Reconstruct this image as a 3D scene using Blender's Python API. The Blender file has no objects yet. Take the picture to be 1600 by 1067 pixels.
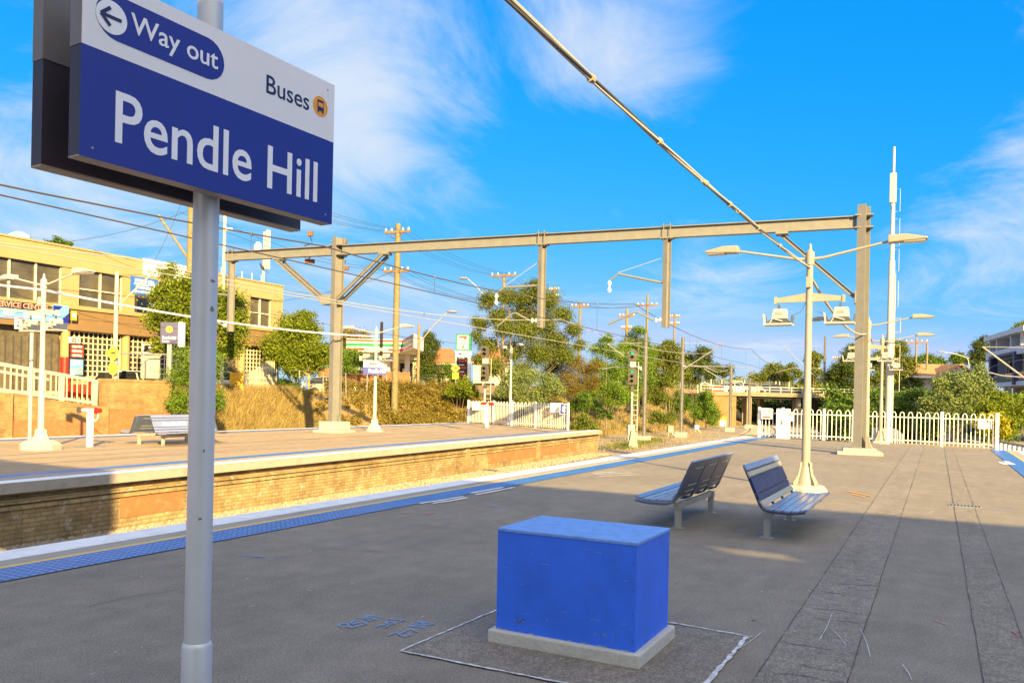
import bpy, bmesh, math, random
import numpy as np
from mathutils import Vector, Matrix

rng = random.Random(7)
C = bpy.context.scene
COL = C.collection
R = math.radians

# ------------------------------------------------------------------ camera, sky, sun, exposure
EYE, FOC, ROLL = 1.8, 1250.0, R(1.2)          # eye height; focal length in photo pixels; camera roll
cam = bpy.data.cameras.new('camera')
cam.sensor_width = 36.0
cam.lens = 36.0 * FOC / 1600.0
cam.shift_y = (620.5 - 533.5) / 1600.0
cam.clip_start, cam.clip_end = 0.05, 6000
cam_ob = bpy.data.objects.new('camera', cam)
cam_ob.matrix_world = Matrix.Translation((0, 0, EYE)) @ Matrix.Rotation(R(90), 4, 'X') @ Matrix.Rotation(ROLL, 4, 'Z')
COL.objects.link(cam_ob)
C.camera = cam_ob

SUN_EL = R(21.0)
SUN_AZ = R(19.0)          # the light travels towards (-sin, cos): from behind, slightly right
SKY_STRENGTH, SUN_STRENGTH, EXPOSURE = 0.09, 4.6, 1.84
sd = Vector((math.sin(SUN_AZ) * math.cos(SUN_EL), -math.cos(SUN_AZ) * math.cos(SUN_EL), math.sin(SUN_EL)))  # towards the sun
sun = bpy.data.lights.new('sun', 'SUN')
sun.energy, sun.angle, sun.color = SUN_STRENGTH, R(0.5), (1.0, 0.715, 0.28)
sun_ob = bpy.data.objects.new('sun', sun)
sun_ob.rotation_euler = sd.to_track_quat('Z', 'Y').to_euler()
sun_ob.location = sd * 60
COL.objects.link(sun_ob)
C.view_settings.view_transform = 'Standard'
C.view_settings.look = 'None'
C.view_settings.exposure = EXPOSURE
C.view_settings.gamma = 1.0

w = bpy.data.worlds.new('World')
C.world = w
w.use_nodes = True
nt = w.node_tree
nt.nodes.clear()
def N(tree, typ, **kw):
    n = tree.nodes.new(typ)
    for k, v in kw.items():
        if k == 'ins':
            for kk, vv in v.items(): n.inputs[kk].default_value = vv
        else: setattr(n, k, v)
    return n
def L(tree, a, b): tree.links.new(a, b)
sky = N(nt, 'ShaderNodeTexSky', sky_type='NISHITA', sun_disc=False, sun_elevation=SUN_EL,
        sun_rotation=math.atan2(sd.x, sd.y), altitude=60, air_density=0.8, dust_density=0.0, ozone_density=3.0)
sepc = N(nt, 'ShaderNodeSeparateColor'); L(nt, sky.outputs[0], sepc.inputs[0])
cmb = N(nt, 'ShaderNodeCombineColor')
for ch, ex, mul, top in (('Red', 2.6, .030, 1.55), ('Green', .47, .84, 2.6), ('Blue', .04, 2.95, 4.0)):   # deep polarised blue overhead, pale at the horizon
    p_ = N(nt, 'ShaderNodeMath', operation='POWER', ins={1: ex}); L(nt, sepc.outputs[ch], p_.inputs[0])
    m_ = N(nt, 'ShaderNodeMath', operation='MULTIPLY', ins={1: mul}); L(nt, p_.outputs[0], m_.inputs[0])
    n_ = N(nt, 'ShaderNodeMath', operation='MINIMUM', ins={1: top}); L(nt, m_.outputs[0], n_.inputs[0]); L(nt, n_.outputs[0], cmb.inputs[ch])
tc = N(nt, 'ShaderNodeTexCoord')
sepd = N(nt, 'ShaderNodeSeparateXYZ')
L(nt, tc.outputs['Generated'], sepd.inputs[0])
# cloud layer: the view direction projected on a flat layer overhead
addz = N(nt, 'ShaderNodeMath', operation='ADD', ins={1: 0.16}); L(nt, sepd.outputs['Z'], addz.inputs[0])
mxz = N(nt, 'ShaderNodeMath', operation='MAXIMUM', ins={1: 0.03}); L(nt, addz.outputs[0], mxz.inputs[0])
dx = N(nt, 'ShaderNodeMath', operation='DIVIDE'); L(nt, sepd.outputs['X'], dx.inputs[0]); L(nt, mxz.outputs[0], dx.inputs[1])
dy = N(nt, 'ShaderNodeMath', operation='DIVIDE'); L(nt, sepd.outputs['Y'], dy.inputs[0]); L(nt, mxz.outputs[0], dy.inputs[1])
cv = N(nt, 'ShaderNodeCombineXYZ', ins={'Z': 3.1}); L(nt, dx.outputs[0], cv.inputs['X']); L(nt, dy.outputs[0], cv.inputs['Y'])
ns = N(nt, 'ShaderNodeTexNoise', ins={'Scale': 1.25, 'Detail': 12.0, 'Roughness': 0.66, 'Distortion': 0.9}); L(nt, cv.outputs[0], ns.inputs['Vector'])
def blob(direction, width, gain):
    d = Vector(direction).normalized()
    dt = N(nt, 'ShaderNodeVectorMath', operation='DISTANCE'); dt.inputs[1].default_value = d
    L(nt, tc.outputs['Generated'], dt.inputs[0])
    m = N(nt, 'ShaderNodeMapRange', interpolation_type='SMOOTHSTEP', ins={'From Min': 0.0, 'From Max': width, 'To Min': gain, 'To Max': 0.0})
    L(nt, dt.outputs['Value'], m.inputs['Value'])
    return m.outputs[0]
acc = ns.outputs['Fac']
def pixdir(px, py):
    u, v = (px - 800) / FOC, (620.5 - py) / FOC
    return (u * math.cos(ROLL) - v * math.sin(ROLL), 1.0, u * math.sin(ROLL) + v * math.cos(ROLL))
for (px, py, wd, g) in ((640, 90, 0.30, 0.17), (420, 10, 0.30, 0.14), (980, 75, 0.18, 0.12), (560, 210, 0.10, 0.16), (880, 110, 0.13, 0.10), (120, 330, 0.22, 0.14), (520, 350, 0.16, 0.08), (1590, 310, 0.15, 0.17),
                        (1150, 440, 0.14, 0.13), (200, 250, 0.2, 0.08), (520, 130, 0.2, 0.08), (1500, 420, 0.16, 0.08), (1290, 60, 0.2, -0.14), (1330, 170, 0.24, -0.18), (860, 260, 0.14, -0.18), (1240, 290, 0.15, -0.15), (1000, 260, 0.14, -0.14), (1560, 160, 0.14, -0.08)):
    a = N(nt, 'ShaderNodeMath', operation='ADD')
    L(nt, acc, a.inputs[0]); L(nt, blob(pixdir(px, py), wd, g), a.inputs[1]); acc = a.outputs[0]
a = N(nt, 'ShaderNodeMath', operation='ADD'); L(nt, acc, a.inputs[0]); L(nt, blob((sd.x * .5, sd.y * .7, .8), 1.42, .9), a.inputs[1]); acc = a.outputs[0]   # unseen bright cloud behind and overhead, added to fill the shade
cm = N(nt, 'ShaderNodeMapRange', interpolation_type='SMOOTHSTEP', ins={'From Min': 0.46, 'From Max': 0.90, 'To Min': 0.0, 'To Max': 0.85})
L(nt, acc, cm.inputs['Value'])
mix = N(nt, 'ShaderNodeMix', data_type='RGBA'); 
warm = N(nt, 'ShaderNodeMix', data_type='RGBA'); warm.inputs['A'].default_value = (2.5, 2.7, 2.98, 1); warm.inputs['B'].default_value = (7.0, 6.5, 5.9, 1)
L(nt, blob((sd.x * .5, sd.y * .7, .8), 1.4, 1.0), warm.inputs['Factor']); L(nt, warm.outputs['Result'], mix.inputs['B'])
L(nt, cm.outputs[0], mix.inputs['Factor'])
L(nt, cmb.outputs[0], mix.inputs['A'])
bg = N(nt, 'ShaderNodeBackground', ins={'Strength': SKY_STRENGTH})
L(nt, mix.outputs['Result'], bg.inputs['Color'])
L(nt, bg.outputs[0], N(nt, 'ShaderNodeOutputWorld').inputs['Surface'])

# ------------------------------------------------------------------ frames
PA = R(28.0)                                    # the platforms run 28 degrees right of the view
SDIR = Vector((math.sin(PA), math.cos(PA), 0)); TDIR = Vector((-math.cos(PA), math.sin(PA), 0))
ROT = math.atan2(SDIR.y, SDIR.x)
def ST(s, t, z=0.0): return SDIR * s + TDIR * t + Vector((0, 0, z))
def to_st(p): return (p.x * SDIR.x + p.y * SDIR.y, p.x * TDIR.x + p.y * TDIR.y, p.z)
def G(px, py, z=0.0):                           # photo pixel -> point on the level z
    r = Vector(pixdir(px, py)); k = (z - EYE) / r.z
    return Vector((0, 0, EYE)) + r * k
def A(px, py, Y): return Vector((0, 0, EYE)) + Vector(pixdir(px, py)) * Y
def PT(px, py, t):                              # photo pixel -> (s, z) on the upright plane t = const
    r = Vector(pixdir(px, py)); k = t / (r.x * TDIR.x + r.y * TDIR.y)
    p = Vector((0, 0, EYE)) + r * k
    return p.x * SDIR.x + p.y * SDIR.y, p.z
def PS(px, py, s):                              # photo pixel -> (t, z) on the upright plane s = const
    r = Vector(pixdir(px, py)); k = s / (r.x * SDIR.x + r.y * SDIR.y)
    p = Vector((0, 0, EYE)) + r * k
    return p.x * TDIR.x + p.y * TDIR.y, p.z

# ------------------------------------------------------------------ mesh builder
class MB:
    def __init__(self): self.v = []; self.f = []
    def add(self, vs, fs):
        o = len(self.v); self.v += [tuple(q) for q in vs]; self.f += [tuple(i + o for i in q) for q in fs]; return self
    def box(self, x0, x1, y0, y1, z0, z1):
        x0, x1 = min(x0, x1), max(x0, x1); y0, y1 = min(y0, y1), max(y0, y1); z0, z1 = min(z0, z1), max(z0, z1)
        return self.add([(x0, y0, z0), (x1, y0, z0), (x1, y1, z0), (x0, y1, z0), (x0, y0, z1), (x1, y0, z1), (x1, y1, z1), (x0, y1, z1)],
                        [(0, 3, 2, 1), (4, 5, 6, 7), (0, 1, 5, 4), (1, 2, 6, 5), (2, 3, 7, 6), (3, 0, 4, 7)])
    def quad(self, a, b, c, d): return self.add([a, b, c, d], [(0, 1, 2, 3)])
    def bar(self, p, q, wd, ht, up=(0, 0, 1), wd2=None, ht2=None):    # rectangular bar from p to q
        p, q, up = Vector(p), Vector(q), Vector(up)
        d = (q - p).normalized(); x = d.cross(up)
        if x.length < 1e-5: x = d.cross(Vector((1, 0, 0)))
        x.normalize(); y = x.cross(d).normalized()
        wd2 = wd if wd2 is None else wd2; ht2 = ht if ht2 is None else ht2
        vs = [p + x * sx * wd / 2 + y * sy * ht / 2 for sx, sy in ((-1, -1), (1, -1), (1, 1), (-1, 1))] + \
             [q + x * sx * wd2 / 2 + y * sy * ht2 / 2 for sx, sy in ((-1, -1), (1, -1), (1, 1), (-1, 1))]
        return self.add(vs, [(0, 1, 2, 3), (7, 6, 5, 4), (0, 4, 5, 1), (1, 5, 6, 2), (2, 6, 7, 3), (3, 7, 4, 0)])
    def ibeam(self, p, q, wd, ht, tf, tw, up=(0, 0, 1)):              # H section: flanges square to 'up'
        p, q, up = Vector(p), Vector(q), Vector(up)
        d = (q - p).normalized(); x = d.cross(up).normalized(); y = x.cross(d).normalized()
        a, b, c, e = wd / 2, ht / 2, ht / 2 - tf, tw / 2
        pr = [(-a, -b), (a, -b), (a, -c), (e, -c), (e, c), (a, c), (a, b), (-a, b), (-a, c), (-e, c), (-e, -c), (-a, -c)]
        n = len(pr)
        vs = [o + x * i + y * j for o in (p, q) for i, j in pr]
        fs = [(i, i + n, (i + 1) % n + n, (i + 1) % n) for i in range(n)]
        for o, fl in ((0, 0), (n, 1)):
            for qd in ((0, 1, 2, 11), (11, 2, 3, 10), (10, 3, 4, 9), (9, 4, 5, 8), (8, 5, 6, 7)):
                qq = tuple(i + o for i in qd)
                if len(set(qq)) == 4: fs.append(qq if not fl else qq[::-1])
        return self.add(vs, fs)
    def tube(self, pts, r, n=8, cap=True):
        pts = [Vector(q) for q in pts]; m = len(pts)
        rs = r if isinstance(r, (list, tuple)) else [r] * m
        vs, fs = [], []
        t0 = (pts[1] - pts[0]).normalized()
        x = t0.cross(Vector((0, 0, 1)))
        if x.length < 1e-4: x = t0.cross(Vector((0, 1, 0)))
        x.normalize()
        for i in range(m):
            t = (pts[min(i + 1, m - 1)] - pts[max(i - 1, 0)]).normalized()
            x = (x - t * x.dot(t)).normalized(); y = t.cross(x)
            for k in range(n):
                a = 2 * math.pi * k / n
                vs.append(pts[i] + (x * math.cos(a) + y * math.sin(a)) * rs[i])
        for i in range(m - 1):
            for k in range(n):
                a, b = i * n + k, i * n + (k + 1) % n
                fs.append((a, b, b + n, a + n))
        if cap: fs += [tuple(range(n))[::-1], tuple(range((m - 1) * n, m * n))]
        return self.add(vs, fs)
    def lathe(self, prof, c=(0, 0, 0), n=16):                         # profile (r, z) turned about z at c
        vs, fs = [], []
        for r, z in prof:
            for k in range(n):
                a = 2 * math.pi * k / n
                vs.append((c[0] + r * math.cos(a), c[1] + r * math.sin(a), c[2] + z))
        for i in range(len(prof) - 1):
            for k in range(n):
                a, b = i * n + k, i * n + (k + 1) % n
                fs.append((a, b, b + n, a + n))
        fs += [tuple(range(n))[::-1], tuple(range((len(prof) - 1) * n, len(prof) * n))]
        return self.add(vs, fs)
    def prism(self, poly, axis, a0, a1):                              # polygon in the two other axes, extruded along axis
        def mk(u, v, a): return (a, u, v) if axis == 'x' else (u, a, v) if axis == 'y' else (u, v, a)
        n = len(poly)
        vs = [mk(u, v, a0) for u, v in poly] + [mk(u, v, a1) for u, v in poly]
        fs = [tuple(range(n)), tuple(range(n, 2 * n))[::-1]] + [(i, (i + 1) % n + 0, (i + 1) % n + n, i + n)[::-1] for i in range(n)]
        return self.add(vs, fs)
    def ball(self, c, r, n=10, m=7, sc=(1, 1, 1)):
        prof = [(max(1e-4, math.sin(math.pi * i / m)) * r, -math.cos(math.pi * i / m) * r) for i in range(m + 1)]
        b = MB().lathe(prof, (0, 0, 0), n)
        return self.add([(c[0] + x * sc[0], c[1] + y * sc[1], c[2] + z * sc[2]) for x, y, z in b.v], b.f)
    def xf(self, M):
        self.v = [tuple(M @ Vector(q)) for q in self.v]; return self

def mesh(name, mb, mat, smooth=False, fixn=True):
    me = bpy.data.meshes.new(name)
    me.from_pydata(mb.v, [], mb.f)
    if fixn:
        bm = bmesh.new(); bm.from_mesh(me); bmesh.ops.recalc_face_normals(bm, faces=bm.faces); bm.to_mesh(me); bm.free()
    if mat is not None:
        for m in (mat if isinstance(mat, (list, tuple)) else [mat]): me.materials.append(m)
    if smooth:
        for p in me.polygons: p.use_smooth = True
        try: me.set_sharp_from_angle(angle=R(40))
        except Exception: pass
    me.update()
    return me

def tag(o, label=None, cat=None, group=None, kind=None):
    if label: o['label'] = label
    if cat: o['category'] = cat
    if group: o['group'] = group
    if kind: o['kind'] = kind
    return o

class T:
    """A thing: an Empty at its base; parts are meshes of their own below it."""
    def __init__(self, name, label, cat, loc=(0, 0, 0), rz=0.0, group=None):
        self.o = bpy.data.objects.new(name, None); COL.objects.link(self.o)
        self.o.location = loc; self.o.rotation_euler = (0, 0, rz)
        self.o.empty_display_size = 0.2
        self.M = Matrix.Translation(Vector(loc)) @ Matrix.Rotation(rz, 4, 'Z'); self.I = self.M.inverted()
        tag(self.o, label, cat, group)
    def add(self, name, mb, mat, parent=None, sp='l', smooth=False, bev=0.0, label=None):
        if sp == 'w': mb.xf(self.I)
        elif sp == 'st': mb.xf(self.I @ Matrix.Rotation(ROT, 4, 'Z'))
        ob = bpy.data.objects.new(name, mesh(name, mb, mat, smooth)); COL.objects.link(ob)
        ob.parent = parent or self.o
        if bev:
            b = ob.modifiers.new('edge', 'BEVEL'); b.width = bev; b.segments = 2; b.limit_method = 'ANGLE'
        if label: ob['label'] = label
        return ob
    def text(self, body, M, size, mat, parent=None, bold=0.0, align='CENTER', name='lettering', sp='l', depth=0.003, sx=1.0, label=None):
        if sp == 'st': M = self.I @ Matrix.Rotation(ROT, 4, 'Z') @ M
        elif sp == 'w': M = self.I @ M
        mb = text_mb(body, size, bold, align, depth, sx).xf(M)
        ob = bpy.data.objects.new(name, mesh(name, mb, mat, fixn=False)); COL.objects.link(ob); ob.parent = parent or self.o
        if label: ob['label'] = label
        return ob

def text_mb(body, size, bold=0.0, align='CENTER', depth=0.003, sx=1.0):
    cu = bpy.data.curves.new('lettering', 'FONT'); cu.body = body; cu.size = size; cu.offset = bold * size
    cu.align_x = align; cu.align_y = 'CENTER'; cu.extrude = depth / 2; cu.resolution_u = 4
    ob = bpy.data.objects.new('lettering', cu); COL.objects.link(ob)
    dg = bpy.context.evaluated_depsgraph_get(); dg.update()
    me = bpy.data.meshes.new_from_object(ob.evaluated_get(dg))
    mb = MB(); mb.v = [(v.co.x * sx, v.co.y, v.co.z) for v in me.vertices]; mb.f = [tuple(p.vertices) for p in me.polygons]
    bpy.data.objects.remove(ob); bpy.data.curves.remove(cu); bpy.data.meshes.remove(me)
    return mb

def one(name, mb, mat, label, cat, sp='w', base=None, group=None, kind=None, smooth=False, bev=0.0, rz=None):
    """A thing that is a single mesh, its origin at 'base' (world)."""
    if sp == 'st': mb.xf(Matrix.Rotation(ROT, 4, 'Z'))
    if base is None:
        a = np.array(mb.v); base = Vector((a[:, 0].mean(), a[:, 1].mean(), a[:, 2].min()))
    mb.xf(Matrix.Translation(-Vector(base)))
    rr = 0.0
    if sp == 'st': mb.xf(Matrix.Rotation(-ROT, 4, 'Z')); rr = ROT
    o = bpy.data.objects.new(name, mesh(name, mb, mat, smooth)); COL.objects.link(o); o.location = base; o.rotation_euler = (0, 0, rr)
    if bev:
        b = o.modifiers.new('edge', 'BEVEL'); b.width = bev; b.segments = 2; b.limit_method = 'ANGLE'
    tag(o, label, cat, group, kind)
    return o

def struct(name, mb, mat, sp='st', smooth=False, kind='structure'):
    if sp == 'st': mb.xf(Matrix.Rotation(ROT, 4, 'Z')).xf(Matrix.Rotation(-ROT, 4, 'Z'))
    o = bpy.data.objects.new(name, mesh(name, mb, mat, smooth)); COL.objects.link(o)
    if sp == 'st': o.rotation_euler = (0, 0, ROT)
    o['kind'] = kind
    return o

def copy_tree(root, loc, rz, label, name=None, group=None):
    def rec(o, parent):
        c = o.copy(); COL.objects.link(c)
        if parent is not None: c.parent = parent
        for ch in [x for x in bpy.data.objects if x.parent == o and x != c]: rec(ch, c)
        return c
    c = rec(root, None); c.location = loc; c.rotation_euler = (0, 0, rz); c['label'] = label
    if group: c['group'] = group
    return c

# facing matrices in (s, t, z): text reads left to right as the camera sees it
def FACE_T(s, t, z): return Matrix.Translation((s, t, z)) @ Matrix(((1, 0, 0, 0), (0, 0, -1, 0), (0, 1, 0, 0), (0, 0, 0, 1)))     # on a face looking to -t
def FACE_S(s, t, z): return Matrix.Translation((s, t, z)) @ Matrix(((0, 0, -1, 0), (-1, 0, 0, 0), (0, 1, 0, 0), (0, 0, 0, 1)))    # on a face looking to -s

# ------------------------------------------------------------------ materials
MATS = {}
def srgb(h):
    h = h.lstrip('#'); c = [int(h[i:i + 2], 16) / 255 for i in (0, 2, 4)]
    return tuple(x / 12.92 if x <= .04045 else ((x + .055) / 1.055) ** 2.4 for x in c)
def mat(name, col, rough=0.6, metal=0.0, var=0.12, scale=4.0, bump=0.0, bscale=40.0, dirt=None, dirt_amt=0.0, dirt_scale=2.0, spec=0.5, emit=0.0, coords='Object', detail=5.0):
    m = bpy.data.materials.new(name); m.use_nodes = True; t = m.node_tree
    b = t.nodes['Principled BSDF']; b.inputs['Roughness'].default_value = rough; b.inputs['Metallic'].default_value = metal
    b.inputs['Specular IOR Level'].default_value = spec
    tcn = N(t, 'ShaderNodeTexCoord'); vec = tcn.outputs[coords]
    n1 = N(t, 'ShaderNodeTexNoise', ins={'Scale': scale, 'Detail': detail, 'Roughness': 0.6}); L(t, vec, n1.inputs['Vector'])
    mr = N(t, 'ShaderNodeMapRange', ins={'From Min': 0.3, 'From Max': 0.7, 'To Min': 1 - var, 'To Max': 1 + var}); L(t, n1.outputs['Fac'], mr.inputs['Value'])
    mul = N(t, 'ShaderNodeVectorMath', operation='SCALE'); mul.inputs[0].default_value = col[:3]; L(t, mr.outputs[0], mul.inputs['Scale'])
    out = mul.outputs[0]
    if dirt_amt > 0:
        n2 = N(t, 'ShaderNodeTexNoise', ins={'Scale': dirt_scale, 'Detail': 8.0, 'Roughness': 0.7}); L(t, vec, n2.inputs['Vector'])
        m2 = N(t, 'ShaderNodeMapRange', ins={'From Min': 0.5, 'From Max': 0.72, 'To Min': 0.0, 'To Max': dirt_amt}); L(t, n2.outputs['Fac'], m2.inputs['Value'])
        mx = N(t, 'ShaderNodeMix', data_type='RGBA'); mx.inputs['B'].default_value = (*(dirt or (0.1, 0.08, 0.05)), 1)
        L(t, m2.outputs[0], mx.inputs['Factor']); L(t, out, mx.inputs['A']); out = mx.outputs['Result']
    L(t, out, b.inputs['Base Color'])
    if bump > 0:
        n3 = N(t, 'ShaderNodeTexNoise', ins={'Scale': bscale, 'Detail': 4.0}); L(t, vec, n3.inputs['Vector'])
        bp = N(t, 'ShaderNodeBump', ins={'Strength': bump, 'Distance': 0.02}); L(t, n3.outputs['Fac'], bp.inputs['Height']); L(t, bp.outputs[0], b.inputs['Normal'])
    if emit > 0:
        b.inputs['Emission Color'].default_value = (*col[:3], 1); b.inputs['Emission Strength'].default_value = emit
    MATS[name] = m
    return m
def nodes_of(m): return m.node_tree, m.node_tree.nodes['Principled BSDF']

def asphalt(name, col, spots=True, rough=False):
    m = mat(name, col, rough=0.88, var=0.0, spec=0.25); t, b = nodes_of(m)
    for l in list(t.links):
        if l.to_socket == b.inputs['Base Color']: t.links.remove(l)
    tcn = N(t, 'ShaderNodeTexCoord'); v = tcn.outputs['Object']
    def noise(sc, det, lo, hi, a, c, vec=v):
        n = N(t, 'ShaderNodeTexNoise', ins={'Scale': sc, 'Detail': det, 'Roughness': 0.62}); L(t, vec, n.inputs['Vector'])
        r = N(t, 'ShaderNodeMapRange', ins={'From Min': lo, 'From Max': hi, 'To Min': a, 'To Max': c}); L(t, n.outputs['Fac'], r.inputs['Value'])
        return r.outputs[0], n.outputs['Fac']
    st = N(t, 'ShaderNodeMapping'); st.inputs['Scale'].default_value = (0.25, 1.6, 1); L(t, v, st.inputs['Vector'])
    big, _ = noise(0.45, 5, .3, .7, .87, 1.10); mid, _ = noise(3.0, 6, .3, .7, .88, 1.12); fine, ff = noise(120, 3, .35, .65, .60, 1.42); grit, _ = noise(46, 4, .35, .65, .84, 1.16); drag, _ = noise(2.2, 6, .3, .7, .93, 1.07, st.outputs[0])
    acc = None
    for s in (big, mid, fine, drag, grit):
        if acc is None: acc = s
        else:
            q = N(t, 'ShaderNodeMath', operation='MULTIPLY'); L(t, acc, q.inputs[0]); L(t, s, q.inputs[1]); acc = q.outputs[0]
    if rough:                                     # coarse, broken wearing course
        for scl, lo_, hi_ in ((9.0, .86, 1.14), (38.0, .80, 1.20)):
            m_, _ = noise(scl, 6, .35, .65, lo_, hi_)
            q = N(t, 'ShaderNodeMath', operation='MULTIPLY'); L(t, acc, q.inputs[0]); L(t, m_, q.inputs[1]); acc = q.outputs[0]
    sc = N(t, 'ShaderNodeVectorMath', operation='SCALE'); sc.inputs[0].default_value = col; L(t, acc, sc.inputs['Scale'])
    out = sc.outputs[0]
    if spots and not rough:
        for (vs, thr, cc) in ((3.2, 0.055, (.42, .41, .40)), (2.1, 0.045, (.035, .033, .03)), (7.5, 0.06, (.36, .36, .36))):
            vo = N(t, 'ShaderNodeTexVoronoi', ins={'Scale': vs, 'Randomness': 1.0}); L(t, v, vo.inputs['Vector'])
            # only some cells carry a spot
            sp = N(t, 'ShaderNodeSeparateColor'); L(t, vo.outputs['Color'], sp.inputs[0])
            g = N(t, 'ShaderNodeMath', operation='LESS_THAN', ins={1: 0.32}); L(t, sp.outputs[0], g.inputs[0])
            lt = N(t, 'ShaderNodeMath', operation='LESS_THAN', ins={1: thr}); L(t, vo.outputs['Distance'], lt.inputs[0])
            ml = N(t, 'ShaderNodeMath', operation='MULTIPLY'); L(t, g.outputs[0], ml.inputs[0]); L(t, lt.outputs[0], ml.inputs[1])
            mm = N(t, 'ShaderNodeMath', operation='MULTIPLY', ins={1: .8}); L(t, ml.outputs[0], mm.inputs[0])
            mx = N(t, 'ShaderNodeMix', data_type='RGBA'); mx.inputs['B'].default_value = (*cc, 1)
            L(t, mm.outputs[0], mx.inputs['Factor']); L(t, out, mx.inputs['A']); out = mx.outputs['Result']
    L(t, out, b.inputs['Base Color'])
    bp = N(t, 'ShaderNodeBump', ins={'Strength': 0.45, 'Distance': 0.008}); L(t, ff, bp.inputs['Height']); L(t, bp.outputs[0], b.inputs['Normal'])
    return m

def brick(name, c1, c2, mortar, plane='x', sc=1.0, paint=None, paint_top=None, stain=0.5, white=0.0):
    """brickwork; plane: horizontal local axis along the wall"""
    m = mat(name, c1, rough=0.9, var=0.0, spec=0.2); t, b = nodes_of(m)
    for l in list(t.links):
        if l.to_socket == b.inputs['Base Color']: t.links.remove(l)
    tcn = N(t, 'ShaderNodeTexCoord'); sp = N(t, 'ShaderNodeSeparateXYZ'); L(t, tcn.outputs['Object'], sp.inputs[0])
    ad = N(t, 'ShaderNodeMath', operation='ADD'); L(t, sp.outputs['X'], ad.inputs[0]); L(t, sp.outputs['Y'], ad.inputs[1])
    cb = N(t, 'ShaderNodeCombineXYZ'); L(t, ad.outputs[0], cb.inputs['X']); L(t, sp.outputs['Z'], cb.inputs['Y'])
    br = N(t, 'ShaderNodeTexBrick', ins={'Scale': sc, 'Mortar Size': 0.012, 'Bias': 0.0, 'Brick Width': 0.26, 'Row Height': 0.092, 'Color1': (*c1, 1), 'Color2': (*c2, 1), 'Mortar': (*mortar, 1)})
    L(t, cb.outputs[0], br.inputs['Vector'])
    n1 = N(t, 'ShaderNodeTexNoise', ins={'Scale': 1.3, 'Detail': 8.0, 'Roughness': .7}); L(t, tcn.outputs['Object'], n1.inputs['Vector'])
    mr = N(t, 'ShaderNodeMapRange', ins={'From Min': .3, 'From Max': .7, 'To Min': 1 - stain, 'To Max': 1 + stain * .5}); L(t, n1.outputs['Fac'], mr.inputs['Value'])
    sc2 = N(t, 'ShaderNodeVectorMath', operation='SCALE'); L(t, br.outputs['Color'], sc2.inputs[0]); L(t, mr.outputs[0], sc2.inputs['Scale'])
    out = sc2.outputs[0]
    if white > 0:
        n2 = N(t, 'ShaderNodeTexNoise', ins={'Scale': 3.2, 'Detail': 10.0, 'Roughness': .75}); L(t, tcn.outputs['Object'], n2.inputs['Vector'])
        r2 = N(t, 'ShaderNodeMapRange', ins={'From Min': .56, 'From Max': .62, 'To Min': 0, 'To Max': white}); L(t, n2.outputs['Fac'], r2.inputs['Value'])
        mx = N(t, 'ShaderNodeMix', data_type='RGBA'); mx.inputs['B'].default_value = (.62, .60, .56, 1); L(t, r2.outputs[0], mx.inputs['Factor']); L(t, out, mx.inputs['A']); out = mx.outputs['Result']
    L(t, out, b.inputs['Base Color'])
    bp = N(t, 'ShaderNodeBump', ins={'Strength': .6, 'Distance': .012}); iv = N(t, 'ShaderNodeMath', operation='SUBTRACT', ins={0: 1.0}); L(t, br.outputs['Fac'], iv.inputs[1])
    L(t, iv.outputs[0], bp.inputs['Height']); L(t, bp.outputs[0], b.inputs['Normal'])
    return m

def leaf_mat(name, c1, c2, rough=0.55):
    m = bpy.data.materials.new(name); m.use_nodes = True; t = m.node_tree; b = t.nodes['Principled BSDF']
    g = N(t, 'ShaderNodeNewGeometry'); rp = N(t, 'ShaderNodeMix', data_type='RGBA')
    rp.inputs['A'].default_value = (*c1, 1); rp.inputs['B'].default_value = (*c2, 1)
    tcn = N(t, 'ShaderNodeTexCoord'); n1 = N(t, 'ShaderNodeTexNoise', ins={'Scale': 0.9, 'Detail': 2.0}); L(t, tcn.outputs['Object'], n1.inputs['Vector'])
    ad = N(t, 'ShaderNodeMath', operation='ADD'); L(t, g.outputs['Random Per Island'], ad.inputs[0]); L(t, n1.outputs['Fac'], ad.inputs[1])
    mr = N(t, 'ShaderNodeMapRange', ins={'From Min': .45, 'From Max': 1.55}); L(t, ad.outputs[0], mr.inputs['Value'])
    L(t, mr.outputs[0], rp.inputs['Factor']); L(t, rp.outputs['Result'], b.inputs['Base Color'])
    b.inputs['Roughness'].default_value = rough; b.inputs['Specular IOR Level'].default_value = 0.3
    tr = N(t, 'ShaderNodeBsdfTranslucent'); L(t, rp.outputs['Result'], tr.inputs['Color'])
    ms = N(t, 'ShaderNodeMixShader', ins={0: 0.28}); L(t, b.outputs[0], ms.inputs[1]); L(t, tr.outputs[0], ms.inputs[2])
    L(t, ms.outputs[0], t.nodes['Material Output'].inputs['Surface'])
    MATS[name] = m
    return m

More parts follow.
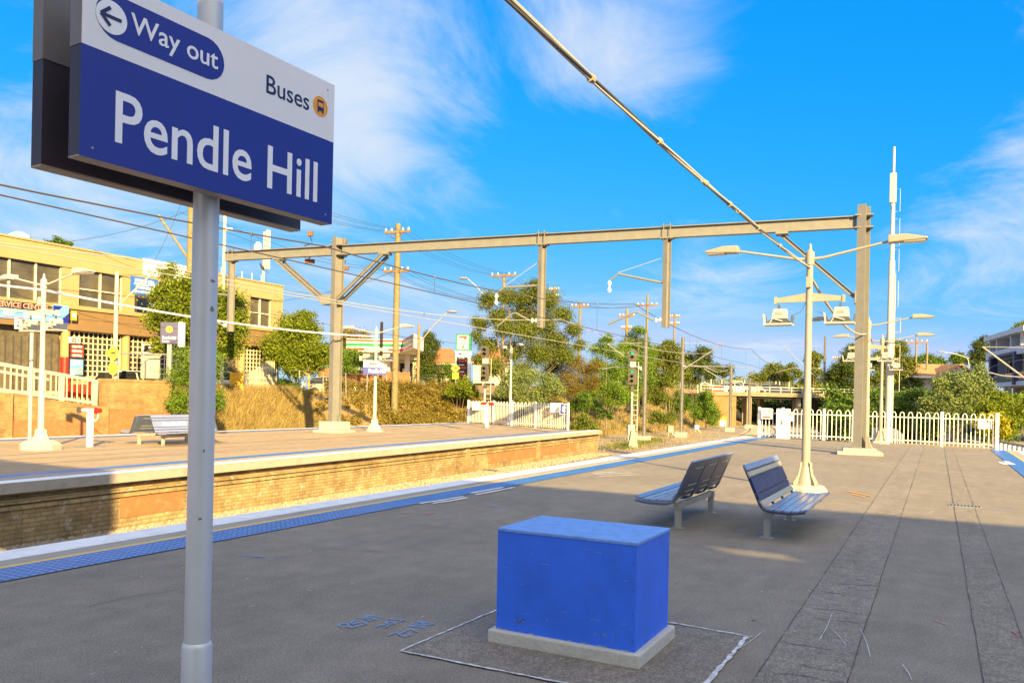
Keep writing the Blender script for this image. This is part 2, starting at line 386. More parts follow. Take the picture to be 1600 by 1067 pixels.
M_asph = asphalt('asphalt', (.228, .199, .158))
M_asphf = asphalt('sunlit_asphalt', (.35, .265, .165))  # far platform asphalt with golden sunlight put into its base colour
M_patch = asphalt('old_asphalt', (.220, .192, .154), rough=True)
M_patch2 = asphalt('rough_asphalt', (.232, .204, .166), rough=True)
M_white = mat('white_line_paint', (.78, .77, .76), .6, var=.06, dirt=(.42, .40, .38), dirt_amt=.55, dirt_scale=3)
M_conc = mat('concrete', (.42, .39, .33), .85, var=.15, bump=.3, dirt=(.2, .17, .13), dirt_amt=.5, dirt_scale=3)
M_conc_edge = mat('concrete_edge', (.33, .30, .25), .85, var=.2, bump=.25, dirt=(.16, .14, .11), dirt_amt=.5, dirt_scale=4)
M_yel = mat('yellow_line_paint', (.72, .46, .05), .6, var=.1)
M_gal = mat('galvanised_steel', (.33, .33, .33), .45, .35, var=.12, scale=8, dirt=(.25, .22, .18), dirt_amt=.3, dirt_scale=5)
M_gantry = mat('weathered_gantry_paint', (.168, .168, .164), .6, var=.10, scale=3, dirt=(.28, .20, .10), dirt_amt=.3, dirt_scale=4)
M_pole = mat('silver_pole_paint', (.58, .61, .65), .40, .25, var=.05, scale=3)
def chips(m):
    t, b = nodes_of(m); src = [l.from_socket for l in t.links if l.to_socket == b.inputs['Base Color']][0]
    tcn = N(t, 'ShaderNodeTexCoord'); ns_ = N(t, 'ShaderNodeTexNoise', ins={'Scale': 14.0, 'Detail': 3.0}); L(t, tcn.outputs['Object'], ns_.inputs['Vector'])
    mxv = N(t, 'ShaderNodeMix', data_type='VECTOR', ins={'Factor': .06}); L(t, tcn.outputs['Object'], mxv.inputs['A']); L(t, ns_.outputs['Color'], mxv.inputs['B'])
    for sc_, thr, pr_, cc in ((6.0, .085, .22, (.19, .19, .19)), (15.0, .13, .07, (.22, .21, .20)), (2.6, .13, .16, (.34, .36, .40))):
        vo = N(t, 'ShaderNodeTexVoronoi', ins={'Scale': sc_}); L(t, mxv.outputs['Result'], vo.inputs['Vector']) if False else L(t, mxv.outputs[1], vo.inputs['Vector'])
        sp_ = N(t, 'ShaderNodeSeparateColor'); L(t, vo.outputs['Color'], sp_.inputs[0])
        g_ = N(t, 'ShaderNodeMath', operation='LESS_THAN', ins={1: pr_}); L(t, sp_.outputs[0], g_.inputs[0])
        l_ = N(t, 'ShaderNodeMath', operation='LESS_THAN', ins={1: thr}); L(t, vo.outputs['Distance'], l_.inputs[0])
        m_ = N(t, 'ShaderNodeMath', operation='MULTIPLY'); L(t, g_.outputs[0], m_.inputs[0]); L(t, l_.outputs[0], m_.inputs[1])
        mx = N(t, 'ShaderNodeMix', data_type='RGBA'); mx.inputs['B'].default_value = (*cc, 1); L(t, m_.outputs[0], mx.inputs['Factor']); L(t, src, mx.inputs['A']); src = mx.outputs['Result']
    L(t, src, b.inputs['Base Color'])
chips(M_pole)
M_lampw = mat('white_lamp_paint', (.44, .43, .41), .45, var=.06, dirt=(.4, .33, .22), dirt_amt=.3, dirt_scale=5)
M_lampt = mat('tan_lamp_paint', (.29, .275, .235), .4, var=.08, dirt=(.22, .17, .10), dirt_amt=.3, dirt_scale=5)
M_fence = mat('white_fence_paint', (.80, .79, .77), .45, var=.04)
M_dark = mat('dark_void', (.02, .02, .02), .9, var=.1)
M_steel = mat('dark_steel', (.10, .10, .10), .5, .4)
M_wire = mat('aged_copper_wire', (.09, .06, .045), .5, .3, var=.1)
M_wire_l = mat('grey_cable', (.34, .33, .30), .55, var=.1)
M_ins = mat('brown_porcelain', (.16, .07, .03), .3, var=.1)
M_insw = mat('white_porcelain', (.75, .73, .68), .3, var=.05)
M_rust = mat('rusty_rail', (.17, .075, .035), .8, var=.25, scale=10)
M_timber = mat('weathered_timber', (.23, .175, .095), .85, var=.25, scale=6, bump=.4, bscale=20, dirt=(.12, .1, .05), dirt_amt=.4, dirt_scale=3)
M_timberg = mat('greenish_timber', (.185, .155, .08), .85, var=.25, scale=6, bump=.4, bscale=20)
M_sblue = mat('station_blue', (.017, .026, .27), .35, var=.06, scale=1.5)
M_swhite = mat('sign_white', (.82, .81, .83), .35, var=.04, scale=1.5)
M_letter = mat('letter_white', (.86, .87, .92), .4, var=.02)
M_navy = mat('letter_navy', (.012, .016, .09), .4, var=.02)
M_orange = mat('sign_orange', (.86, .36, .02), .4, var=.03)
M_signedge = mat('sign_edge_dark', (.045, .035, .05), .5, var=.15)
M_signtan = mat('sign_bottom_tan', (.38, .30, .22), .5, var=.15)

# ================================================================== SETTING: ground, platforms, tracks
def sstep(a, b, x):
    x = min(1, max(0, (x - a) / (b - a))); return x * x * (3 - 2 * x)
def lerp(a, b, k): return a + (b - a) * k
def toe_left(s): return lerp(33.3, 24.6, sstep(46, 60, s)) - 0.6 * sstep(80, 110, s)
def ground_z(s, t):
    z = -1.30
    tl = toe_left(s)
    if t > tl:
        top = lerp(1.5, 2.5, sstep(57, 80, s)) + 1.0 * sstep(80, 104, s)
        wid = lerp(2.8, 8.0, sstep(46, 62, s))
        k = sstep(0, 1, (t - tl) / wid)
        z = lerp(-1.30, top, 0.35 * k + 0.65 * min(1, (t - tl) / wid))
        z += 0.10 * math.sin(s * 1.1 + t) * math.sin(t * 1.3 - s * .4) * (1 if wid > 4 else .4) * sstep(0, .3, (t - tl) / wid) * (1 - sstep(.9, 1.3, (t - tl) / wid))
    if t < -9.5:
        z = lerp(-1.30, 0.35, sstep(-9.5, -14.5, t))
    if s > 118:                                   # beyond the overbridge the land closes in
        z = max(z, lerp(-1.30, 1.5, sstep(150, 320, s)))
    return z
def axis(*segs):
    out = []
    for a, b, st in segs:
        n = max(1, int(round((b - a) / st))); out += [a + (b - a) * i / n for i in range(n)]
    return out + [segs[-1][1]]
def sheet(ss, ts, fz):
    mb = MB()
    for s in ss:
        for t in ts: mb.v.append((s, t, fz(s, t)))
    n = len(ts)
    for i in range(len(ss) - 1):
        for j in range(n - 1):
            a = i * n + j; mb.f.append((a, a + n, a + n + 1, a + 1))
    return mb
def gravel_mat(name, c, c2, sc=9.0, bump=.8):
    m = mat(name, c, .95, var=0.0, spec=.15); t, b = nodes_of(m)
    for l in list(t.links):
        if l.to_socket == b.inputs['Base Color']: t.links.remove(l)
    tcn = N(t, 'ShaderNodeTexCoord'); vo = N(t, 'ShaderNodeTexVoronoi', ins={'Scale': sc}); L(t, tcn.outputs['Object'], vo.inputs['Vector'])
    sp = N(t, 'ShaderNodeSeparateColor'); L(t, vo.outputs['Color'], sp.inputs[0])
    n1 = N(t, 'ShaderNodeTexNoise', ins={'Scale': .35, 'Detail': 7.0, 'Roughness': .65}); L(t, tcn.outputs['Object'], n1.inputs['Vector'])
    ad = N(t, 'ShaderNodeMath', operation='MULTIPLY_ADD', ins={1: .45}); L(t, sp.outputs[0], ad.inputs[0]); L(t, n1.outputs['Fac'], ad.inputs[2])
    mr = N(t, 'ShaderNodeMapRange', ins={'From Min': .4, 'From Max': 1.05}); L(t, ad.outputs[0], mr.inputs['Value'])
    mx = N(t, 'ShaderNodeMix', data_type='RGBA'); mx.inputs['A'].default_value = (*c, 1); mx.inputs['B'].default_value = (*c2, 1)
    L(t, mr.outputs[0], mx.inputs['Factor']); L(t, mx.outputs['Result'], b.inputs['Base Color'])
    bp = N(t, 'ShaderNodeBump', ins={'Strength': bump, 'Distance': .05}); bp.invert = True; L(t, vo.outputs['Distance'], bp.inputs['Height']); L(t, bp.outputs[0], b.inputs['Normal'])
    return m
M_ballast = gravel_mat('ballast_stone', (.20, .165, .12), (.40, .34, .25))
M_soil = gravel_mat('dry_soil', (.20, .13, .055), (.34, .24, .10), sc=1.2, bump=.3)
ss = axis((-400, -60, 40), (-60, 0, 8), (0, 130, 1.6), (130, 340, 15), (340, 1500, 145))
ts = axis((-1200, -60, 95), (-60, -16, 4), (-16, 20, 2.0), (20, 46, 0.8), (46, 90, 4), (90, 1300, 110))
struct('ground', sheet(ss, ts, ground_z), M_soil, smooth=True)
# corridor of ballast under the tracks
def ballast(name, s0, s1, t0, t1, bend=False):
    sl = axis((s0, s1, 2.0)); tl = [t0 + (t1 - t0) * i / 6 for i in range(7)]
    def fz(s, t): return -1.27 + 0.02 * math.sin(s * 3 + t * 5)
    return struct(name, sheet(sl, tl, fz), M_ballast)
ballast('ballast', -30, 42, 9.3, 15.9)
ballast('ballast', -30, 46, 28.9, 33.1)
ballast('ballast', -30, 42, -9.4, -3.8)
sl = axis((42.05, 112, 2.0)); tl = [i / 16 for i in range(17)]
struct('ballast', sheet(sl, [i * 2.3 - 9.3 for i in range(16)], lambda s, t: -1.275 + .02 * math.sin(s * 2.1 + t * 3)), M_ballast)

def track_t(t0, s):                              # tracks run straight past the platforms, then bend left
    return t0 + (0 if s < 47 else (s - 47) ** 2 / (2 * 235.0))
def track(t0, s0=-25, s1=112):
    r = T('railway_track', None, None, ST(s0, t0, -1.27), ROT); r.o['kind'] = 'structure'
    pts = axis((s0, 46, 8.0), (46, s1, 3.0))
    for off in (-.7175, .7175):
        mb = MB()
        for a, b in zip(pts[:-1], pts[1:]):
            p, q = Vector((a, track_t(t0, a) + off, -1.23)), Vector((b, track_t(t0, b) + off, -1.23))
            mb.bar(p, q, .07, .05); mb.bar(p - Vector((0, 0, .065)), q - Vector((0, 0, .065)), .025, .08)
        r.add('rail', mb, M_rust, sp='st')
    mb = MB(); s = s0
    while s < s1:
        c = track_t(t0, s); mb.box(s - .12, s + .12, c - 1.2, c + 1.2, -1.35, -1.255); s += .65
    o = r.add('sleepers', mb, M_conc_edge, sp='st'); o['kind'] = 'stuff'
for t0 in (10.75, 13.45, 30.8, -5.6): track(t0)

# --- platforms
def fe(s): return 15.2 + .052 * (s - 8)
def strip_poly(pts_a, pts_b, z):                 # sheet between two polylines
    mb = MB(); n = len(pts_a)
    mb.v = [(s, t, z) for s, t in pts_a] + [(s, t, z) for s, t in pts_b]
    mb.f = [(i, i + 1, i + 1 + n, i + n) for i in range(n - 1)]
    return mb
def platform(outline, edge_walls):
    pass
PAR = dict(parent=None)
def child_struct(name, mb, m, parent, smooth=False):
    o = bpy.data.objects.new(name, mesh(name, mb, m, smooth)); COL.objects.link(o); o.parent = parent; return o

# tactile tiles: rows of raised pads, worked out from object coordinates
def tactile_mat(name, col):
    m = mat(name, col, .45, var=.10, scale=1.2, dirt=(.10, .13, .18), dirt_amt=.35, dirt_scale=3); t, b = nodes_of(m)
    tcn = N(t, 'ShaderNodeTexCoord'); mp = N(t, 'ShaderNodeVectorMath', operation='SCALE', ins={'Scale': 1 / .085}); L(t, tcn.outputs['Object'], mp.inputs[0])
    fr = N(t, 'ShaderNodeVectorMath', operation='FRACTION'); L(t, mp.outputs[0], fr.inputs[0])
    sb = N(t, 'ShaderNodeVectorMath', operation='SUBTRACT'); sb.inputs[1].default_value = (.5, .5, 0); L(t, fr.outputs[0], sb.inputs[0])
    sp = N(t, 'ShaderNodeSeparateXYZ'); L(t, sb.outputs[0], sp.inputs[0])
    cb = N(t, 'ShaderNodeCombineXYZ'); L(t, sp.outputs['X'], cb.inputs['X']); L(t, sp.outputs['Y'], cb.inputs['Y'])
    ln = N(t, 'ShaderNodeVectorMath', operation='LENGTH'); L(t, cb.outputs[0], ln.inputs[0])
    mr = N(t, 'ShaderNodeMapRange', interpolation_type='SMOOTHSTEP', ins={'From Min': .28, 'From Max': .42, 'To Min': 1.0, 'To Max': 0.0}); L(t, ln.outputs['Value'], mr.inputs['Value'])
    bp = N(t, 'ShaderNodeBump', ins={'Strength': 1.0, 'Distance': .012}); L(t, mr.outputs[0], bp.inputs['Height']); L(t, bp.outputs[0], b.inputs['Normal'])
    # base colour is darker between the pads than on their tops
    src = [l.from_socket for l in t.links if l.to_socket == b.inputs['Base Color']][0]
    mx = N(t, 'ShaderNodeMix', data_type='RGBA', blend_type='MULTIPLY'); mx.inputs['B'].default_value = (.36, .36, .42, 1)
    iv = N(t, 'ShaderNodeMath', operation='SUBTRACT', ins={0: 1.0}); L(t, mr.outputs[0], iv.inputs[1])
    L(t, iv.outputs[0], mx.inputs['Factor']); L(t, src, mx.inputs['A']); L(t, mx.outputs['Result'], b.inputs['Base Color'])
    return m
M_tact = tactile_mat('blue_tactile_tile', (.075, .27, .72))
M_brickw = brick('platform_brick', (.31, .215, .10), (.41, .30, .15), (.24, .18, .10), white=.30)
M_brownp = mat('brown_wall_paint', (.34, .135, .05), .75, var=.10, scale=2, dirt=(.45, .36, .26), dirt_amt=.3, dirt_scale=5)

S_A, S_E = -12.0, 42.6
near = struct('platform', MB().prism([(S_A, 8.5), (42.55, 8.5), (39.5, -2.95), (S_A, -2.95)], 'z', -1.4, 0.0), M_asph)
mb = MB().box(S_A, 42.8, 8.5, 8.98, -.2, .006); child_struct('white_coping', mb, M_white, near)
mb = MB().box(S_A, 39.5, -3.45, -2.95, -.2, .006); child_struct('white_coping', mb, M_white, near)
child_struct('concrete_edge', strip_poly([(S_A, 8.2), (42.5, 8.2)], [(S_A, 8.499), (42.5, 8.499)], .004), M_conc_edge, near)
child_struct('concrete_edge', strip_poly([(S_A, -2.949), (39.5, -2.949)], [(S_A, -2.66), (39.5, -2.66)], .004), M_conc_edge, near)
child_struct('yellow_line', strip_poly([(S_A, 8.12), (42.5, 8.12)], [(S_A, 8.2), (42.5, 8.2)], .009), M_yel, near)
child_struct('yellow_line', strip_poly([(S_A, -2.66), (39.5, -2.66)], [(S_A, -2.58), (39.5, -2.58)], .009), M_yel, near)
child_struct('tactile_strip', strip_poly([(S_A, 7.56), (42.45, 7.56)], [(S_A, 8.115), (42.45, 8.115)], .010), M_tact, near)
child_struct('tactile_strip', strip_poly([(S_A, -2.575), (39.5, -2.575)], [(S_A, -2.02), (39.6, -2.02)], .010), M_tact, near)
child_struct('brick_face', MB().box(S_A, 42.5, 8.55, 8.75, -1.4, -.2), M_brickw, near)

FA, FB, FBACK = -12.0, 41.6, 28.6
sA = axis((FA, FB, 3.0))
def fpoly(off): return [(s, fe(s) + off) for s in sA]
top = MB(); n = len(sA)
far_top_back = [(FA, FBACK), (47.2, FBACK), (41.6, fe(41.6) + .5)]
poly = [(s, fe(s) + .5) for s in sA] + [(47.2, FBACK), (FA, FBACK)]
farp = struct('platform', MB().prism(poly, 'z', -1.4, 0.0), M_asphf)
sB = axis((FA, 43.2, 3.0))
def band(o0, o1, z, sx=sB): return strip_poly([(s, fe(s) + o0) for s in sx], [(s, fe(s) + o1) for s in sx], z)
def slab(o0, o1, z0, z1, sx=sB):
    mb = MB()
    for a, b in zip(sx[:-1], sx[1:]): mb.add([(a, fe(a) + o0, z0), (b, fe(b) + o0, z0), (b, fe(b) + o1, z0), (a, fe(a) + o1, z0), (a, fe(a) + o0, z1), (b, fe(b) + o0, z1), (b, fe(b) + o1, z1), (a, fe(a) + o1, z1)],
                                             [(0, 3, 2, 1), (4, 5, 6, 7), (0, 1, 5, 4), (2, 3, 7, 6)] + ([(3, 0, 4, 7)] if a == sx[0] else []) + ([(1, 2, 6, 5)] if b == sx[-1] else []))
    return mb
child_struct('coping_slab', slab(0, .499, -.20, 0.0), M_conc_edge, farp)
child_struct('white_line', band(.005, .46, .005), M_white, farp)
child_struct('concrete_edge', band(.465, .80, .004), M_conc_edge, farp)
child_struct('yellow_line', band(.80, .88, .006), M_yel, farp)
sC = axis((FA, 41.0, 3.0))
child_struct('tactile_strip', band(.885, 1.44, .007, sC), M_tact, farp)
child_struct('brick_ledge', slab(.14, .24, -.42, -.33), M_brickw, farp)
child_struct('brick_ledge', slab(.18, .28, -.54, -.45), M_brickw, farp)
child_struct('brick_face', slab(.24, .49, -1.4, -.2), M_brickw, farp)
for (x0, y0, x1, y1) in ((182, 758, 284, 800), (760, 720, 905, 740)):      # painted-out panels on the wall face
    s0, z0 = PT(x0, y0, 15.75 if x0 < 400 else 16.6); s1, z1 = PT(x1, y1, 15.75 if x0 < 400 else 16.9)
    child_struct('painted_panel', slab(.228, .236, -1.0, -.55, [s0, (s0 + s1) / 2, s1]), M_brownp, farp)
for px in (716, 840, 893):
    s0, z0 = PT(px, 730, 16.7)
    child_struct('pilaster', slab(.15, .24, -1.4, -.2, [s0, s0 + .3]), M_brickw, farp)
sb = strip_poly([(FA, FBACK - .46), (47, FBACK - .46)], [(FA, FBACK), (47, FBACK)], .005); child_struct('white_line', sb, M_white, farp)
sb = strip_poly([(FA, FBACK - 1.3), (46, FBACK - 1.3)], [(FA, FBACK - .75), (46, FBACK - .75)], .006); child_struct('tactile_strip', sb, M_tact, farp)
for i, (tt, ww) in enumerate(((20.1, .05), (21.6, .03), (25.2, .05), (18.6, .03))):
    sl = [FA + 2 * k for k in range(28)]
    child_struct('tar_seam', strip_poly([(s, tt + .04 * math.sin(s * 1.7 + i)) for s in sl], [(s, tt + ww + .04 * math.sin(s * 1.7 + i) + .02 * math.sin(s * 5)) for s in sl], .004), M_patch2, farp)

# --- trench repairs, seams and painted marks on the near platform
r2 = random.Random(3)
def ragged(s0, s1, t, amp, step=.12, slope=0.0):
    out = []; s = s0; v = 0
    while s <= s1 + 1e-6:
        v = .75 * v + r2.uniform(-amp, amp); out.append((s, t + v + slope * (s - s0))); s += step
    return out
def trench(s0, s1, ta, tb, m):
    a, b = ragged(s0, s1, ta, .003), ragged(s0, s1, tb, .003)
    k = min(len(a), len(b)); a, b = a[:k], b[:k]
    o = struct('asphalt_patch', strip_poly(a, b, .004), m)
    for e in (a, b):
        wv = [r2.uniform(.0006, .0042) for _ in e]
        c = child_struct('tar_joint', strip_poly([(s, t - x) for (s, t), x in zip(e, wv)], [(s, t + x) for (s, t), x in zip(e, wv)], .008), M_tar, o)
M_tar = mat('bitumen_joint', (.055, .050, .045), .7, var=.3, scale=20)
trench(3.0, 41.0, .48, 1.02, M_patch2)
trench(3.0, 40.0, -.62, -.30, M_patch)
def patch(name, pts, m, z=.004): return struct(name, MB().add([(s, t, z) for s, t in pts], [tuple(range(len(pts)))]), m)
patch('asphalt_patch', [(4.6, 3.28), (6.35, 3.22), (6.28, 1.26), (4.62, 1.30)], M_patch)
M_chalk = mat('worn_white_paint', (.60, .60, .60), .8, var=.35, scale=18, dirt=(.13, .12, .11), dirt_amt=.9, dirt_scale=14)
M_chalkb = mat('blue_marking_paint', (.10, .33, .72), .8, var=.2, scale=12)
M_chalkp = mat('pink_marking_paint', (.62, .16, .20), .8, var=.2)
M_chalko = mat('orange_marking_paint', (.75, .34, .05), .8, var=.2)
def stroke(mb, pts, wdt, z=.012, jit=.25):
    pts = [Vector((p[0], p[1], 0)) for p in pts]; a, b = [], []
    for i, p in enumerate(pts):
        d = (pts[min(i + 1, len(pts) - 1)] - pts[max(i - 1, 0)]).normalized(); nrm = Vector((-d.y, d.x, 0)) * wdt / 2 * r2.uniform(1 - jit, 1 + jit)
        a.append((p + nrm).to_tuple()[:2]); b.append((p - nrm).to_tuple()[:2])
    q = strip_poly(a, b, z); return mb.add(q.v, q.f)
def seg(p, q, n=10, j=.012): return [(lerp(p[0], q[0], i / n) + r2.uniform(-j, j), lerp(p[1], q[1], i / n) + r2.uniform(-j, j)) for i in range(n + 1)]
mb = MB()
stroke(mb, seg((4.60, 3.29), (4.63, 1.25), 40, .004), .018, jit=.6); stroke(mb, seg((4.6, 3.29), (6.35, 3.23), 34, .005), .016, jit=.5)
stroke(mb, seg((4.63, 1.27), (6.28, 1.25), 30, .005), .030, jit=.5); stroke(mb, seg((6.33, 1.95), (6.28, 1.22), 20, .006), .018, jit=.5)
struct('painted_outline', mb, M_chalk)
# survey scribbles: strokes given in photo pixels and laid on the asphalt at their true place
def scribble(name, strokes, wdt, m):
    mb = MB()
    for st in strokes:
        pts = []
        for p in st:
            s, t, _ = to_st(G(*p)); pts.append((s, t))
        dense = []
        for a, b in zip(pts[:-1], pts[1:]): dense += [(lerp(a[0], b[0], i / 4), lerp(a[1], b[1], i / 4)) for i in range(4)]
        stroke(mb, dense + [pts[-1]], wdt)
    return struct(name, mb, m)
def z1(pts): return [(500 + x * 220 / 1600, 940 + y * 80 / 582) for x, y in pts]
scribble('survey_marking', [
    z1([(290, 255), (235, 262), (210, 282), (245, 298), (310, 290), (325, 268), (290, 255)]), z1([(320, 290), (350, 308), (395, 300), (410, 280)]),
    z1([(400, 222), (350, 245), (375, 268), (430, 245), (480, 240), (535, 260), (470, 275), (410, 292)]),
    z1([(415, 188), (510, 195), (560, 225), (610, 215), (640, 205), (590, 195), (520, 185), (530, 168), (600, 170), (715, 188)]),
    z1([(765, 205), (880, 212), (965, 222)]), z1([(905, 240), (968, 212)]),
    z1([(780, 232), (740, 250), (790, 268), (855, 258), (840, 240), (780, 232)]), z1([(630, 296), (690, 272), (760, 275), (778, 292), (740, 302)]),
    z1([(990, 280), (1100, 290), (1190, 308)]), z1([(1095, 235), (1180, 240), (1305, 265), (1200, 272), (1090, 262), (1060, 272)]), z1([(1130, 240), (1200, 268)]), z1([(1040, 265), (1200, 290)]),
    z1([(780, 390), (870, 358), (900, 385), (960, 405), (1030, 388), (1000, 375)]), z1([(900, 378), (980, 340), (1040, 318), (1080, 345), (1125, 352)]), z1([(1410, 228), (1470, 222)])], .011, M_chalkb)
scribble('survey_marking', [[(372, 870), (385, 867), (396, 870), (408, 871)], [(385, 872), (400, 869), (411, 871)], [(412, 874), (428, 874.5)], [(438, 875.5), (446, 875)]], .011, M_chalkb)
scribble('survey_marking', [[(756, 791), (770, 790), (778, 793)], [(772, 794), (792, 793)], [(800, 794), (806, 794)]], .016, M_chalkb)
scribble('survey_marking', [[(1150, 829), (1165, 830)], [(1185, 832), (1212, 833)], [(1288, 775), (1318, 777)], [(1550, 797), (1584, 798)], [(1272, 739), (1300, 740)], [(1050, 722), (1076, 724)]], .025, M_chalkb)
scribble('survey_marking', [[(1326, 768), (1345, 772), (1362, 776)], [(1330, 772), (1352, 777)]], .05, M_chalko)
scribble('survey_marking', [[(1580, 986), (1590, 993)], [(1585, 996), (1597, 995)], [(1460, 970), (1480, 977)]], .012, M_chalkp)
scribble('survey_marking', [[(628, 802), (642, 801)], [(664, 804), (680, 801)]], .03, M_chalkp)
mb = MB()
for (x, y) in ((688, 786), (735, 775), (700, 783.5), (748, 772.5)): pass
scribble('edge_warning_bars', [[(656, 787), (690, 782), (724, 776)], [(676, 787), (704, 783), (730, 778)], [(736, 771), (764, 766), (786, 762)], [(743, 773.5), (772, 768), (803, 762)]], .075, M_white)
scribble('edge_warning_bars', [[(1562, 722), (1572, 726)], [(1571, 721), (1582, 726)]], .16, M_white)
scribble('faded_sign_marking', [[(928, 742), (985, 739)], [(935, 745), (1000, 742)], [(925, 740), (960, 738)]], .07, M_chalk)
sc = []
for i in range(22):
    px, py = r2.uniform(30, 1590), r2.uniform(800, 1060); a = r2.uniform(-2.5, 2.5); l = r2.uniform(2, 10)
    sc.append([(px, py), (px + l, py + a * l * .35)])
for (px, py, qx, qy) in ((1300, 985, 1322, 1010), (1345, 985, 1360, 1028), (1410, 1040, 1425, 1065), (1155, 1015, 1195, 985), (1300, 960, 1280, 1002)): sc.append([(px, py), ((px + qx) / 2 + 2, (py + qy) / 2), (qx, qy)])
scribble('scuff_mark', sc, .005, M_chalk)
ck = []
for i in range(34):                               # cracks across the trench repair and a few wandering ones
    s_ = 4.4 + i * .52 + r2.uniform(-.2, .2); t_ = r2.uniform(.45, .62); q = [(s_, t_)]
    for k in range(r2.randint(3, 7)): q.append((q[-1][0] + r2.uniform(-.05, .05), q[-1][1] + r2.uniform(.04, .12)))
    ck.append(q)
for (s_, t_) in ((5.2, 6.0), (7.5, 5.4), (9.0, 2.6), (6.6, -1.3), (8.8, -1.6), (12.5, -1.0), (17.5, 5.0), (21.0, 3.4), (24.0, -1.0), (10.5, 6.4)):
    q = [(s_, t_)]; a_ = r2.uniform(0, 6.3)
    for k in range(r2.randint(5, 12)): a_ += r2.uniform(-.6, .6); q.append((q[-1][0] + .13 * math.cos(a_), q[-1][1] + .13 * math.sin(a_)))
    ck.append(q)
mb = MB()
for q in ck: stroke(mb, q, .0065, .0105, .7)
struct('asphalt_crack', mb, M_tar)
# drain grate and small pit lid
def grate(px, py, label):
    s, t, _ = to_st(G(px, py)); g = T('drain_grate', label, 'drain grate', ST(s, t), ROT)
    g.add('frame', MB().box(-.13, .13, -.26, .26, .002, .010), M_gal)
    for k in range(9): g.add('slot', MB().box(-.10, .10, -.235 + k * .055, -.205 + k * .055, .006, .013), M_dark)
grate(1508, 791, 'steel drain grate in the narrow asphalt trench by the shadow edge')
grate(1469, 716, 'pale drain grate in the narrow trench close to the white fence')

# ballast stones and weeds along the far wall: loose stones
def stones(name, n, s0, s1, t0, t1, z, size, seed, m):
    g = np.random.default_rng(seed); mb = MB()
    base = np.array([(1, 0, -.5), (-.5, .87, -.5), (-.5, -.87, -.5), (0, 0, .9), (.6, .6, .2), (-.7, .1, .3)])
    F = [(0, 1, 4), (0, 4, 3), (1, 5, 3), (1, 3, 4), (2, 0, 3), (2, 3, 5), (1, 2, 5), (0, 2, 1)]
    V = []; FF = []
    for i in range(n):
        s = s0 + (s1 - s0) * g.random() ** 1.6; t = t0 + (t1 - t0) * g.random()
        a = g.random() * 6.28; c, d = math.cos(a), math.sin(a); k = size * (.6 + .8 * g.random()); o = len(V)
        for x, y, zz in base: V.append((s + (x * c - y * d) * k * (.7 + .6 * g.random()), fe(s) - 15.2 + t + (x * d + y * c) * k, z + zz * k * .8))
        FF += [tuple(q + o for q in f) for f in F]
    mb.v, mb.f = V, FF
    o = struct(name, mb, m); o['kind'] = 'stuff'; return o
M_stone = mat('ballast_stones', (.27, .23, .17), .9, var=.4, scale=14)
stones('gravel', 9000, 4.5, 42, 14.15, 15.4, -1.24, .055, 5, M_stone)

# ================================================================== STATION BUILDING behind the viewpoint (throws the shade over the near platform)
M_wall_st = mat('cream_station_wall', (.55, .5, .4), .8, var=.08)
M_roof_st = mat('grey_station_roof', (.25, .25, .26), .5, .3, var=.08)
b = T('station_building', 'station building behind the viewpoint, shading the near platform', 'building', ST(-4.6, -10, 0), ROT)
prof = [(-24, 7.9), (-24, 10.5), (-11, 10.75), (-9.6, 10.3), (-6.6, 8.45), (-5.7, 7.9)]
b.add('wall', MB().prism([(-24, 0), (-24, 7.9), (-5.7, 7.9), (-3.0, 7.1), (-.9, 6.0), (-.9, 0)], 'x', -13, -4.61), M_wall_st, sp='st')
b.add('shade_parapet', MB().prism([(-24, 0), (-24, 10.5), (-13.95, 10.69), (-13.95, 0)], 'x', -4.6, -4.35), M_wall_st, sp='st')  # unseen parapet added and shaped to shade, leaving a slit for a light streak
b.add('shade_parapet', MB().prism([(-12.85, 0), (-12.85, 10.71), (-11, 10.85), (-9.6, 10.6), (-6.6, 9.2), (-3.0, 7.6), (-.9, 6.3), (-.9, 0)], 'x', -4.6, -4.35), M_wall_st, sp='st')
b.add('shade_parapet', MB().box(-4.6, -4.35, -13.95, -12.85, 8.14, 10.69), M_wall_st, sp='st')
b.add('shade_parapet', MB().box(-4.6, -4.35, -13.95, -12.85, 0, 7.9), M_wall_st, sp='st')
fb = T('footbridge', 'solid sided footbridge over the tracks behind the viewpoint', 'footbridge', ST(-5.0, 14, 0), ROT)
fb.add('deck', MB().box(-5.6, -4.2, -.85, 60, 6.8, 7.05), M_conc, sp='st')
fb.add('side_panel', MB().box(-4.2, -4.1, -.85, 60, 6.75, 8.75), M_roof_st, sp='st')
fb.add('side_panel', MB().box(-5.7, -5.6, -.85, 60, 6.85, 8.75), M_roof_st, sp='st')
for t in (12.3, 26, 36, 58): fb.add('pier', MB().box(-5.1, -4.7, t - .15, t + .15, -1.2, 6.79), M_conc, sp='st')

